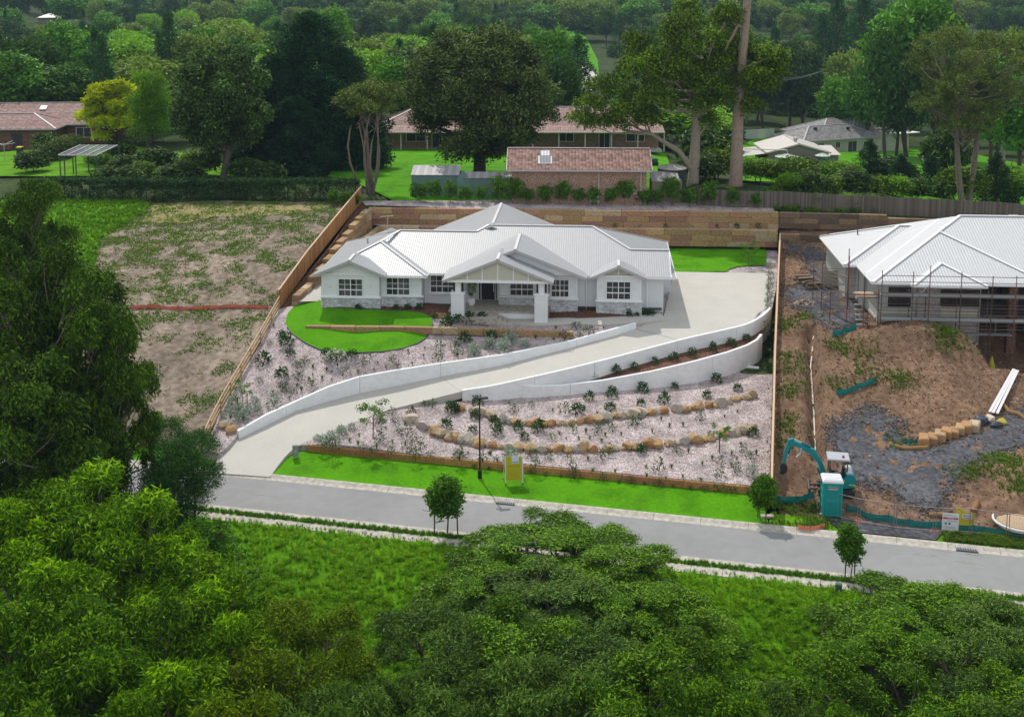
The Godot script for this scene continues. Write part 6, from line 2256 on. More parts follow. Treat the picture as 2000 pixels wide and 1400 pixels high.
	roof_slope(zs, [at_uv(-10.4, -0.4, 3.0), at_uv(7.4, -0.4, 3.0), at_uv(7.4, 7.2, 5.6), at_uv(-10.4, 7.2, 5.6)], M.roof_zinc)
	simple_house("distant_house", "white roof glimpsed among the trees at the far left", "house", Vector3(-194.4,12.08,-520) - Vector3(0, 3, 0), 0.3, [[-5.0, 5.0, 0.0, 8.0, true, true, true]], M.cream, M.roof_new, M.trim, 3.0, 0.35)
	var far := Vector3(18.39,1.75,-307.68)
	sheet("distant_road", PackedVector2Array([Vector2(16.44,-297.96),Vector2(19.89,-301.16),Vector2(22.92,-330.7),Vector2(24.05,-347.14),Vector2(22.94,-379.56),Vector2(20.65,-372.44),Vector2(19.23,-343.91),Vector2(18,-324.05)]), land, M.concrete, 4.0, 0.25)
	sheet("distant_lawn", PackedVector2Array([Vector2(23.62,-405.1),Vector2(24.8,-396.89),Vector2(24.41,-344.11),Vector2(28.16,-402.4),Vector2(31.06,-504.99),Vector2(29.97,-564.24),Vector2(22.89,-551.33),Vector2(20.53,-493.92),Vector2(23.86,-478.25)]), land, M.lawn, 6.0, 0.35)
	yard_things()


func ribbed_walls(h: Node3D, u0: float, u1: float, v0: float, high: float, deep: float, col: Color):
	for q in [[u0, u1, v0, false], [u0, u1, v0 + deep, false], [v0, v0 + deep, u0, true], [v0, v0 + deep, u1, true]]:
		var s := Shape.new()
		s.col = col
		var n := int((q[1] - q[0]) / 0.22)
		for i in n:
			var a: float = lerpf(q[0], q[1], float(i) / n)
			var b: float = lerpf(q[0], q[1], float(i + 1) / n)
			var w := (b - a) * 0.7
			if q[3]:
				s.box(Vector3(q[2], high / 2.0 - 0.4, -(a + b) / 2.0), Vector3(0.04, high + 0.8, b - a))
				s.box(Vector3(q[2], high / 2.0 - 0.4, -(a + w / 2.0)), Vector3(0.10, high + 0.79, w * 0.4))
			else:
				s.box(at_uv((a + b) / 2.0, q[2], high / 2.0 - 0.4), Vector3(b - a, high + 0.8, 0.04))
				s.box(at_uv(a + w / 2.0, q[2], high / 2.0 - 0.4), Vector3(w * 0.4, high + 0.79, 0.10))
		part("ribbed_wall", s, M.paint, h)


func ribbed(h: Node3D, u0: float, u1: float, v0: float, high: float, deep: float, col: Color, rise: float):
	ribbed_walls(h, u0, u1, v0, high, deep, col)
	for i in int((u1 - u0 + 0.2) / 0.4):
		var s := Shape.new()
		var a := u0 - 0.1 + i * 0.4
		s.col = Color(0.36, 0.35, 0.35) if i % 2 else Color(0.28, 0.27, 0.275)
		s.plate([at_uv(a, v0 - 0.15, high), at_uv(a + 0.39, v0 - 0.15, high), at_uv(a + 0.39, v0 + deep + 0.1, high + rise), at_uv(a, v0 + deep + 0.1, high + rise)], 0.03)
		part("roof_sheet", s, M.paint, h)


func water_tank(at: Vector3, rad: float, high: float, col: Color, label: String, lid: Color):
	var t := thing("water_tank", label, "tank", at)
	var s := Shape.new()
	s.col = col
	var prof := []
	var n := int(high / 0.2)
	for i in n:
		prof.append(Vector2(rad, i * 0.2 - 0.4 * float(i == 0)))
		prof.append(Vector2(rad * 0.975, i * 0.2 + 0.1))
	prof.append(Vector2(rad, high))
	s.lathe(Vector3.ZERO, prof, 22)
	part("tank_wall", s, M.paint, t)
	var l := Shape.new()
	l.col = lid
	l.lathe(Vector3(0, high, 0), [Vector2(rad * 1.03, -0.03), Vector2(rad * 1.03, 0.04), Vector2(rad * 0.25, 0.32), Vector2(0.0, 0.34)], 22)
	var o := part("lid", l, M.paint, t)
	for i in 8:
		var r := Shape.new()
		r.col = lid * 0.8
		var d := Vector3(cos(i * TAU / 8), 0, sin(i * TAU / 8))
		r.bar(Vector3(0, high + 0.06, 0) + d * rad, Vector3(0, high + 0.35, 0) + d * rad * 0.25, 0.1, 0.05)
		part("rib", r, M.paint, o)


func yard_things():
	# greenhouse frame, bins, clothes airer, mower, poles
	var gx := Vector3(-48.44,7.7,-135.79)
	var gh := thing("greenhouse", "small metal-framed greenhouse with sloping glass roof on the left lawn", "greenhouse", gx, -0.05)
	for q in [[-2.2, 0.0, 2.3], [-0.4, 0.0, 2.3], [2.0, 0.0, 2.3], [-1.8, 2.6, 2.9], [0.0, 2.6, 2.9], [3.6, 2.6, 2.9], [-2.2, 1.2, 2.5]]:
		var s := Shape.new()
		s.col = Color(0.06, 0.075, 0.08)
		s.box(at_uv(q[0], q[1], q[2] / 2.0 - 0.1), Vector3(0.11, q[2] + 0.2, 0.11))
		part("post", s, M.paint, gh)
	for i in 5:
		var s := Shape.new()
		s.col = Color(0.50, 0.48, 0.46)
		s.bar(at_uv(-2.3 + i * 1.08, -0.1, 2.35), at_uv(-0.9 + i * 1.08, 2.7, 3.1), 0.1, 0.08)
		part("rafter", s, M.paint, gh)
		if i < 4:
			var p := Shape.new()
			p.plate([at_uv(-2.25 + i * 1.08, -0.1, 2.33), at_uv(-1.25 + i * 1.08, -0.1, 2.33), at_uv(0.12 + i * 1.08, 2.7, 3.08), at_uv(-0.85 + i * 1.08, 2.7, 3.08)], 0.01)
			part("pane", p, M.glass, gh)
	var be := Shape.new()
	be.col = Color(0.42, 0.42, 0.42)
	be.bar(at_uv(-2.3, -0.1, 2.32), at_uv(2.1, -0.1, 2.32), 0.1, 0.1)
	be.bar(at_uv(-0.9, 2.7, 3.05), at_uv(3.5, 2.7, 3.05), 0.1, 0.1)
	part("beam", be, M.paint, gh)
	var bin := thing("wheelie_bin", "dark wheelie bin with yellow lid beside the brick house door", "bin", Vector3(-63.41,6.97,-156.51))
	var bs := Shape.new()
	bs.col = Color(0.02, 0.022, 0.025)
	bs.block(Vector3(0, 0.5, 0), Vector3(0.62, 1.0, 0.7), Basis(), 0.05)
	part("bin_body", bs, M.paint, bin)
	var bl := Shape.new()
	bl.col = Color(0.60, 0.42, 0.0)
	bl.block(Vector3(0, 1.05, 0), Vector3(0.70, 0.16, 0.8), Basis(), 0.06)
	part("lid", bl, M.paint, bin)
	var air := thing("clothes_airer", "rotary clothes line arms at the left edge by the brick house", "clothes line", Vector3(-64.04,6.99,-153.23))
	var cs := Shape.new()
	cs.col = Color(0.45, 0.45, 0.46)
	cs.tube([Vector3(0, -0.3, 0), Vector3(0, 2.0, 0)], [0.05, 0.04], 6)
	part("mast", cs, M.steel, air)
	for i in 4:
		var s := Shape.new()
		s.col = Color(0.55, 0.55, 0.56)
		s.tube([Vector3(0, 1.8, 0), Vector3(cos(i * PI / 2 + 0.3) * 1.7, 2.1, sin(i * PI / 2 + 0.3) * 1.7)], [0.03, 0.03], 5)
		part("arm", s, M.steel, air)
	var mw := thing("ride_on_mower", "green and black ride-on mower on the lawn beside the brick outbuilding", "mower", Vector3(16.91,7.04,-147.47), 0.4)
	var m1 := Shape.new()
	m1.col = Color(0.02, 0.02, 0.022)
	m1.block(Vector3(0, 0.3, 0), Vector3(1.5, 0.35, 0.95), Basis(), 0.08)
	part("deck", m1, M.paint, mw)
	var m2 := Shape.new()
	m2.col = Color(0.02, 0.12, 0.035)
	m2.block(Vector3(0.45, 0.65, 0), Vector3(0.65, 0.5, 0.6), Basis(), 0.12)
	part("hood", m2, M.gloss, mw)
	var m3 := Shape.new()
	m3.col = Color(0.22, 0.25, 0.30)
	m3.lathe(Vector3(-0.25, 0.55, 0), [Vector2(0.34, 0), Vector2(0.36, 0.3), Vector2(0.3, 0.62), Vector2(0.15, 0.78), Vector2(0, 0.82)], 12)
	part("seat_cover", m3, M.paint, mw)
	for q in [[-0.5, 0.42, 0.32], [-0.5, -0.42, 0.32], [0.55, 0.38, 0.22], [0.55, -0.38, 0.22]]:
		var w := Shape.new()
		w.col = Color(0.012, 0.012, 0.012)
		w.tube([Vector3(q[0], q[2], q[1] - 0.1), Vector3(q[0], q[2], q[1] + 0.1)], [q[2], q[2]], 12)
		part("wheel", w, M.paint, mw)
	# power poles and wires
	var pa := Vector3(66.01,1.56,-252)
	var pole := thing("power_pole", "tall timber power pole behind the cream tiled house", "pole", Vector3(pa.x, land(pa.x, pa.z), pa.z))
	var ps := Shape.new()
	ps.col = Color(0.10, 0.075, 0.06)
	var high := 11.50 - pole.position.y
	ps.tube([Vector3(0, -0.5, 0), Vector3(0, high, 0)], [0.22, 0.16], 8)
	part("shaft", ps, M.trunk, pole)
	var ca := Shape.new()
	ca.col = Color(0.22, 0.2, 0.18)
	ca.box(Vector3(0, high - 0.5, 0), Vector3(2.2, 0.14, 0.14))
	part("crossarm", ca, M.paint, pole)
	var wires := [[Vector3(65.65,11.18,-252),Vector3(51.12,9.35,-250)],[Vector3(65.14,10.97,-252),Vector3(51.13,8.93,-250)],[Vector3(66.18,11.18,-252),Vector3(86.43,7.26,-262)],[Vector3(66.4,10.97,-252),Vector3(86.46,6.6,-262)],[Vector3(4.9,12.16,-235),Vector3(23.04,9.97,-240)],[Vector3(4.9,11.76,-235),Vector3(23.05,9.37,-240)],[Vector3(4.9,11.37,-235),Vector3(23.06,8.77,-240)]]
	for i in wires.size():
		var w := thing("power_line", "%s thin power line strung across the far trees" % nth(i), "wire", Vector3.ZERO, 0.0, "power lines across the far trees")
		var s := Shape.new()
		s.col = Color(0.03, 0.03, 0.03) if i > 3 else Color(0.2, 0.2, 0.2)
		var pts := []
		var rad := []
		for k in 9:
			var t := k / 8.0
			pts.append(wires[i][0].lerp(wires[i][1], t) - Vector3(0, 1.1 * sin(PI * t), 0))
			rad.append(0.035)
		s.tube(pts, rad, 4)
		part("cable", s, M.paint, w)
	# white paling fence far right, green net board on the rear terrace
	var wf := thing("white_paling_fence", "white paling fence among trees left of the cream house", "fence")
	var wa := Vector3(44.35,-1.07,-231.88)
	var wb := Vector3(52.97,-2.57,-246.19)
	for i in 46:
		var p := wa.lerp(wb, i / 45.0)
		var s := Shape.new()
		s.col = Color(0.55, 0.58, 0.56)
		s.box(p + Vector3(0, 0.9, 0), Vector3(0.14, 1.8, 0.04))
		part("paling", s, M.paint, wf)
	var nb := thing("notice_board", "small pale green board on posts among the screen shrubs", "board", Vector3(7.95,7.9,-116.61))
	var ns := Shape.new()
	ns.col = Color(0.30, 0.42, 0.34)
	ns.box(Vector3(0, 0.75, 0), Vector3(0.95, 0.75, 0.05))
	part("panel", ns, M.paint, nb)
	for x in [-0.35, 0.35]:
		var s := Shape.new()
		s.col = Color(0.3, 0.3, 0.28)
		s.box(Vector3(x, 0.2, -0.04), Vector3(0.05, 0.6, 0.05))
		part("leg", s, M.paint, nb)
	var sb := thing("notice_board", "small white sign with dark print before the far fence at right", "sign", Vector3(45.62,7.4,-109.73))
	var s2 := Shape.new()
	s2.col = Color(0.62, 0.62, 0.6)
	s2.box(Vector3(0, 0.75, 0), Vector3(0.85, 0.5, 0.04))
	part("panel", s2, M.paint, sb)
	for x in [-0.22, 0.05, 0.27]:
		var s3 := Shape.new()
		s3.col = Color(0.05, 0.05, 0.05)
		s3.box(Vector3(x, 0.78, 0.025), Vector3(0.16, 0.14, 0.01))
		part("print", s3, M.paint, sb)
	var s4 := Shape.new()
	s4.col = Color(0.3, 0.3, 0.3)
	s4.box(Vector3(0, 0.2, -0.03), Vector3(0.05, 0.8, 0.05))
	part("leg", s4, M.paint, sb)


# ---------------------------------------------------------------- trees

func leaf_spray(r: RandomNumberGenerator, n: int, size: Vector2, rad: float, droop: float, lo: Color, hi: Color, flatten := 1.0, outward := 0.0) -> Shape:
	# a bunch of narrow leaves round a twig end
	var s := Shape.new()
	for i in n:
		var d := Vector3(r.randfn(), r.randfn(), r.randfn()).normalized()
		var p := d * rad * pow(r.randf(), 0.45)
		p.y *= flatten
		var aim := (Vector3(r.randfn(), r.randfn() * 0.6, r.randfn()).normalized() + d * outward + Vector3.DOWN * droop).normalized()
		var side := aim.cross(Vector3(r.randfn(), r.randfn() + 0.8, r.randfn())).normalized()
		var l := size.x * r.randf_range(0.7, 1.25)
		var w := size.y * r.randf_range(0.7, 1.2)
		var t := r.randf()
		s.col = lo.lerp(hi, t * t if r.randf() < 0.7 else t)
		var fold := aim.cross(side) * w * 0.25
		var mid := p + aim * l * 0.42
		s.tri(p, mid + side * w * 0.5 + fold, p + aim * l)
		s.tri(p, p + aim * l, mid - side * w * 0.5 + fold)
	return s


func sprays_of(key: String, r: RandomNumberGenerator, n: int, size: Vector2, rad: float, droop: float, lo: Color, hi: Color, flatten := 1.0, outward := 0.0):
	var a := []
	for k in 5:
		var g := 0.78 + 0.11 * k
		a.append(leaf_spray(r, n, size, rad, droop, Color(lo.r * g, lo.g * g, lo.b * g), Color(hi.r * g, hi.g * g, hi.b * g), flatten, outward))
	shapes[key] = a


func make_leaf_sprays():
	var r := RandomNumberGenerator.new()
	r.seed = 91
	sprays_of("gum0", r, 30, Vector2(0.25, 0.07), 0.38, 0.6, Color(0.022, 0.09, 0.001), Color(0.24, 0.44, 0.002))
	sprays_of("gum1", r, 30, Vector2(0.24, 0.066), 0.38, 0.65, Color(0.018, 0.07, 0.002), Color(0.18, 0.34, 0.005))
	sprays_of("gum2", r, 32, Vector2(0.22, 0.055), 0.38, 0.3, Color(0.035, 0.08, 0.001), Color(0.24, 0.34, 0.004))
	sprays_of("gum3", r, 30, Vector2(0.25, 0.06), 0.38, 0.65, Color(0.018, 0.06, 0.006), Color(0.17, 0.28, 0.03))
	sprays_of("big", r, 20, Vector2(0.34, 0.11), 0.48, 0.6, Color(0.015, 0.05, 0.003), Color(0.12, 0.22, 0.012))
	sprays_of("feather", r, 50, Vector2(0.16, 0.035), 0.42, 0.1, Color(0.015, 0.06, 0.010), Color(0.075, 0.19, 0.03), 0.7)
	sprays_of("broad", r, 26, Vector2(0.15, 0.10), 0.26, 0.2, Color(0.042, 0.126, 0.007), Color(0.140, 0.308, 0.014))
	sprays_of("mid", r, 24, Vector2(0.44, 0.2), 0.72, 0.3, Color(0.018, 0.05, 0.010), Color(0.15, 0.26, 0.045))
	sprays_of("hedge", r, 22, Vector2(0.3, 0.16), 0.6, 0.2, Color(0.010, 0.035, 0.008), Color(0.05, 0.12, 0.025))
	sprays_of("oak", r, 26, Vector2(0.40, 0.18), 0.72, 0.2, Color(0.025, 0.05, 0.010), Color(0.19, 0.25, 0.06))
	sprays_of("gumfar", r, 26, Vector2(0.42, 0.14), 0.66, 0.5, Color(0.025, 0.075, 0.003), Color(0.22, 0.34, 0.02))
	sprays_of("cypress", r, 26, Vector2(0.6, 0.18), 0.7, -0.15, Color(0.007, 0.035, 0.012), Color(0.04, 0.12, 0.035), 1.0, 0.8)
	sprays_of("yellow", r, 22, Vector2(0.42, 0.22), 0.6, 0.1, Color(0.34, 0.44, 0.0), Color(0.80, 0.82, 0.005), 0.6)
	sprays_of("lime", r, 24, Vector2(0.32, 0.12), 0.6, 0.4, Color(0.084, 0.210, 0.004), Color(0.210, 0.392, 0.010))
	sprays_of("tea", r, 28, Vector2(0.32, 0.09), 0.55, -0.2, Color(0.05, 0.08, 0.015), Color(0.24, 0.32, 0.06), 0.8)
	var far := [[Color(0.035, 0.094, 0.013), Color(0.099, 0.211, 0.025)], [Color(0.056, 0.176, 0.009), Color(0.155, 0.374, 0.022)], [Color(0.121, 0.199, 0.029), Color(0.287, 0.398, 0.062)], [Color(0.018, 0.070, 0.018), Color(0.048, 0.146, 0.034)], [Color(0.133, 0.304, 0.016), Color(0.309, 0.562, 0.038)], [Color(0.040, 0.085, 0.025), Color(0.099, 0.176, 0.047)]]
	for k in 6:
		sprays_of("far%d" % k, r, 18, Vector2(0.75, 0.32) if k != 3 else Vector2(0.9, 0.28), 1.05, 0.2 if k != 5 else 0.8, far[k][0], far[k][1], 0.8, 0.5 if k == 3 else 0.0)


func fill_clump(s: Shape, sprays: Array, c: Vector3, rad: Vector3, n: int, r: RandomNumberGenerator, low := -0.35, grow := 1.0):
	var tone := r.randi() % 4
	for i in n:
		var d := Vector3(r.randfn(), r.randfn(), r.randfn()).normalized()
		if d.y < low:
			d.y = -d.y
		var p := c + d * rad * r.randf_range(0.6, 1.08)
		var b := Basis(Vector3.UP, r.randf() * TAU) * Basis(Vector3.RIGHT, r.randf_range(-0.5, 0.5))
		var k := grow * r.randf_range(0.7, 1.25)
		s.add(sprays[tone + r.randi() % 2], Transform3D(b.scaled(Vector3(k, k, k)), p))


func limb(s: Shape, a: Vector3, b: Vector3, r0: float, r1: float, r: RandomNumberGenerator, sag := 0.12, sides := 6):
	var pts := []
	var rad := []
	var l := a.distance_to(b)
	var off := Vector3(r.randfn(), 0, r.randfn()) * l * 0.06
	for i in 6:
		var t := i / 5.0
		pts.append(a.lerp(b, t) + off * sin(PI * t) + Vector3(0, -sag * l * sin(PI * t), 0) * (1.0 if r.randf() > 0.3 else 0.6))
		rad.append(lerpf(r0, r1, t))
	s.tube(pts, rad, sides)


func gum_like(r: RandomNumberGenerator, high: float, rad: float, clumps: int, per: int, sprays: Array, bark: Color, stems: int, trunk_r: float, clump_r: Vector2, spread_low := 0.45, flat := 0.75, dome := false) -> Array:
	# a domed, clumped crown on one or several leaning stems: [trunk shape, crown shape]
	var t := Shape.new()
	var c := Shape.new()
	t.col = bark
	var tops := []
	for k in stems:
		var a := TAU * k / stems + r.randf()
		var foot := Vector3(cos(a), 0, sin(a)) * (0.12 * rad if stems > 1 else 0.0)
		var top := Vector3(cos(a), 0, sin(a)) * (rad * (0.35 if stems > 1 else 0.04)) + Vector3(0, high * r.randf_range(0.62, 0.74), 0)
		limb(t, foot - Vector3(0, 0.4, 0), top, trunk_r * (1.0 if stems == 1 else 0.7), trunk_r * 0.35, r, -0.02, 8)
		tops.append([foot, top])
	for i in clumps:
		var g := (i + 0.5) / clumps
		var a := i * 2.39996 + r.randf_range(-0.4, 0.4)
		var cr := r.randf_range(clump_r.x, clump_r.y)
		var p: Vector3
		if dome:
			var q := sqrt(g) * 0.9
			p = Vector3(cos(a) * q * rad, high * (spread_low + (1.0 - spread_low) * sqrt(1.0 - q * q)) * r.randf_range(0.8, 1.02) - cr * flat * 0.9, sin(a) * q * rad)
		else:
			var y := 1.0 - 2.0 * g
			var w := sqrt(1.0 - y * y)
			var q := r.randf_range(0.62, 1.0) if i % 4 else r.randf_range(0.2, 0.5)
			p = Vector3(cos(a) * w * maxf(rad - cr * 0.7, 0.3), y * maxf(high * (1.0 - spread_low) / 2.0 - cr * 0.6, 0.3), sin(a) * w * maxf(rad - cr * 0.7, 0.3)) * q + Vector3(0, high * (1.0 + spread_low) / 2.0, 0)
		var st: Array = tops[i % stems]
		var from: Vector3 = st[0].lerp(st[1], clampf((p.y - cr) / high / 0.68, 0.35, 0.98) * r.randf_range(0.8, 1.0))
		limb(t, from, p - Vector3(0, cr * 0.3, 0), trunk_r * 0.30, 0.025, r, 0.08, 5)
		for e in 3:
			limb(t, from.lerp(p, 0.6), p + Vector3(r.randfn(), r.randf() * 0.4, r.randfn()) * cr * 0.55, trunk_r * 0.12 + 0.012, 0.012, r, 0.05, 4)
		fill_clump(c, sprays, p, Vector3(cr, cr * flat, cr), int(per * cr * cr), r, -0.25 if dome else -0.6)
	return [t, c]


func tree_thing(called: String, label: String, at: Vector3, turn: float, grow: Vector3, meshes: Array, group := "", cat := "tree") -> Node3D:
	var o := thing(called, label, cat, at, turn, group)
	put("trunk", meshes[0], o)
	put("crown", meshes[1], o)
	o.scale = grow
	return o


func meshed(a: Array, leaf: Material) -> Array:
	return [a[0].mesh(M.trunk), a[1].mesh(leaf)]


func build_near_trees():
	var r := RandomNumberGenerator.new()
	r.seed = 17
	var grey := Color(0.16, 0.13, 0.11)
	var protos := []
	for k in 4:
		for v in 2:
			protos.append(meshed(gum_like(r, 10.0, 3.4, 17, 95, shapes["gum%d" % k], grey, 3, 0.16, Vector2(0.5, 0.98), 0.40, 0.78, true), M.leaf))
	var names := ["bright green", "mid green", "olive green", "grey green"]
	var spots := [[-19.31,-52,11.15,3.9,0],[-21.45,-50,11.67,3.2,0],[-16.43,-50,11.3,3.3,0],[-14.46,-49,10.04,3.4,0],[-17.86,-46,11.52,3.3,0],[-12.46,-47,10.32,3.1,0],[-18.65,-43,12.57,3.2,1],[-14.69,-43,11.75,3.4,1],[-11.19,-45,9.9,2.6,0],[-16.24,-40,12.24,3.3,1],[-12.27,-41,11.14,3.3,0],[-8.17,-46,9.27,2.7,2],[-9.8,-43,9.42,2.8,2],[-13.29,-37,12.82,3,1],[-9.32,-37,12.51,2.9,2],[-6.61,-41,10.57,3.2,3],[-15.27,-35,14.05,3,1],[1.28,-58,3.07,3.8,1],[4.52,-57,2.84,3.4,1],[-1.7,-55,3.64,3.2,1],[1.88,-53,4.61,3.8,3],[5.64,-53,3.98,3.4,1],[7.48,-51,4.49,3,1],[-3.11,-50,5.93,3,3],[0.22,-49,6.25,3.5,1],[3.64,-48,6.42,3.6,3],[6.58,-46,7.05,3.2,1],[-1.97,-44,8.5,3.3,3],[1.15,-43,9.01,3.3,3],[4.33,-42,9.2,3.2,1],[-4.05,-41,9.73,3.1,3],[-0.68,-38,11.55,3,3],[2.22,-38,11.38,3,3],[7.35,-42,8.82,2.7,1],[-6.33,-37,12.13,2.8,3],[17.87,-53,2.77,3.4,1],[20.09,-52,3.24,3.2,1],[15.44,-51,3.55,3,1],[21.57,-50,4.56,3.2,3],[16.28,-48,5.31,3.2,1],[18.89,-47,5.92,3.3,3],[13.24,-47,5.53,2.7,1],[20.34,-45,6.75,3,1],[16.4,-43,7.78,3,1],[9.81,-42,8.53,2.6,3],[12.6,-40,9.6,2.2,1],[18.08,-41,8.62,2.8,3],[5.31,-38,11.3,2.6,1]]
	var order := []
	for i in spots.size():
		order.append(i)
	for i in spots.size():
		var q: Array = spots[i]
		var where := "left" if q[0] < -6.5 else ("middle" if q[0] < 9.5 else "right")
		var rank := 0
		for k in spots.size():
			var w2 := "left" if spots[k][0] < -6.5 else ("middle" if spots[k][0] < 9.5 else "right")
			if w2 == where and int(spots[k][4]) == int(q[4]) and (spots[k][1] < q[1] or (spots[k][1] == q[1] and k < i)):
				rank += 1
		var label := "%s eucalypt in the %s foreground, %s of its colour back from the road" % [names[int(q[4])], where, nth(rank)]
		tree_thing("eucalypt", label, Vector3(q[0], land(q[0], q[1]), q[1]), r.randf() * TAU, Vector3(q[3] / 3.5, q[2] / 10.0, q[3] / 3.5), protos[int(q[4]) * 2 + i % 2], "foreground eucalypts")
	# the big dark gum on the left edge
	var bigs := []
	for v in 2:
		bigs.append(meshed(gum_like(r, 16.0, 6.0, 34, 36, shapes.big, Color(0.20, 0.165, 0.14), 2, 0.30, Vector2(0.9, 1.6), 0.22, 0.6), M.leaf))
	var left := [[-32.02,-80,16.34,3.6,0],[-24.8,-63,19.37,5,0],[-21.73,-61,16.4,3.4,0],[-24.2,-57,16.15,4.8,0],[-20.91,-60,13.14,2.8,0],[-23.24,-57,11.27,3.2,0]]
	var said := ["tall dark gum tree at the left edge, the one behind the others by the hedge", "largest dark gum tree at the left edge, spreading over the vacant block", "dark gum tree at left with its branches reaching furthest over the bare soil", "dark gum tree cut by the left edge halfway down the picture", "slim dark gum tree at left whose lowest branch hangs over the soil", "low dark gum tree at the left edge above the bright thicket"]
	for i in left.size():
		var q: Array = left[i]
		tree_thing("gum_tree", said[i], Vector3(q[0], land(q[0], q[1]), q[1]), [0.4, 2.2, 4.0, 1.2, 5.1, 3.0][i], Vector3(q[3] / 5.8, q[2] / 16.0, q[3] / 5.8), bigs[i % 2], "dark gum trees at the left edge")
	# feathery dark wattle and slim young trees before the driveway
	var q: Array = [-17.33,-60,8.51,2.9,0]
	tree_thing("wattle_tree", "round dark feathery wattle tree between the road and the bright thicket", Vector3(q[0], land(q[0], q[1]), q[1]), 0.6, Vector3.ONE, meshed(gum_like(r, q[2], 2.9, 24, 60, shapes.feather, Color(0.07, 0.055, 0.045), 4, 0.11, Vector2(0.55, 0.95), 0.24, 0.6), M.leaf))
	var slim := meshed(gum_like(r, 7.0, 1.5, 14, 60, shapes.broad, Color(0.12, 0.09, 0.07), 1, 0.09, Vector2(0.45, 0.7), 0.25, 0.9), M.leaf)
	var i := 0
	for p in [[-22.83,-67,5.59,1.5,0],[-24.11,-66,5,1.4,0],[-24.8,-64,5.63,1.5,0],[-22.32,-74,3.05,0.8,0],[-15.03,-57,5.12,1.6,0],[-12.74,-53,6.58,1.5,0],[-22.04,-62,5.95,1.4,0]]:
		tree_thing("young_tree", ["slim young tree with bright leaves left of the feathery wattle", "slim young tree second left of the feathery wattle", "slim young tree in the dark gap beside the big gums", "small bright bush showing above the feathery wattle", "small olive bush between the wattle and the footpath", "dark bush at the lower right of the bright thicket by the meadow", "small leafy tree low between the big gums and the bright thicket"][i], Vector3(p[0], land(p[0], p[1]), p[1]), i * 1.3, Vector3(p[3] / 1.5, p[2] / 7.0, p[3] / 1.5), slim, "young trees by the road")
		i += 1
	# staked street trees
	var st := meshed(gum_like(r, 3.4, 0.92, 24, 150, shapes.broad, Color(0.13, 0.10, 0.08), 1, 0.045, Vector2(0.2, 0.42), 0.2, 1.0), M.leaf)
	var bases := [Vector3(-3.54,0,-62.74),Vector3(13.82,0,-64.37),Vector3(16.95,0,-57.97)]
	var tall := [3.5, 2.75, 2.85]
	for k in 3:
		var b: Vector3 = bases[k]
		b.y = 0.1
		var o := tree_thing("street_tree", ["dense dark street tree on the grass strip at the middle of the near kerb", "staked street tree by the kerb at the foot of the right-hand fence", "staked bright street tree on the near grass strip at right"][k], b, k * 2.0, Vector3(tall[k] / 3.4, tall[k] / 3.4, tall[k] / 3.4) * (Vector3(1.15, 1, 1.15) if k == 0 else Vector3.ONE), st, "street trees")
		for e in [-0.55, 0.5]:
			var s := Shape.new()
			s.col = Color(0.06, 0.045, 0.04)
			s.box(Vector3(e, 0.55, 0.1 * e), Vector3(0.06, 1.3, 0.06), Basis(Vector3.BACK, 0.04 * e))
			part("stake", s, M.paint, o)


func cone_tree(r: RandomNumberGenerator, high: float, rad: float, sprays: Array, n: int, bark: Color, lumpy := 0.2, grow := 1.0, power := 0.75) -> Array:
	var t := Shape.new()
	var c := Shape.new()
	t.col = bark
	t.tube([Vector3(0, -0.5, 0), Vector3(0, high * 0.95, 0)], [rad * 0.09, 0.04], 7)
	for i in n:
		var g := pow(r.randf(), 1.4)
		var a := r.randf() * TAU
		var bump := 1.0 + lumpy * sin(a * 3.0 + g * 9.0) + lumpy * 0.6 * sin(a * 5.0 - g * 17.0)
		var q := rad * (1.0 - g) ** power * bump * r.randf_range(0.55, 1.0)
		var p := Vector3(cos(a) * q, high * (0.04 + 0.96 * g), sin(a) * q)
		var k := grow * r.randf_range(0.7, 1.15) * (1.0 - 0.4 * g)
		c.add(sprays[r.randi() % sprays.size()], Transform3D(Basis(Vector3.UP, r.randf() * TAU).scaled(Vector3(k, k, k)), p))
	for i in 10:
		var y := high * r.randf_range(0.1, 0.7)
		var a := r.randf() * TAU
		limb(t, Vector3(0, y, 0), Vector3(cos(a), 0.1, sin(a)) * rad * (1.0 - y / high) * 0.8 + Vector3(0, y, 0), rad * 0.03, 0.02, r, 0.0, 4)
	return [t, c]


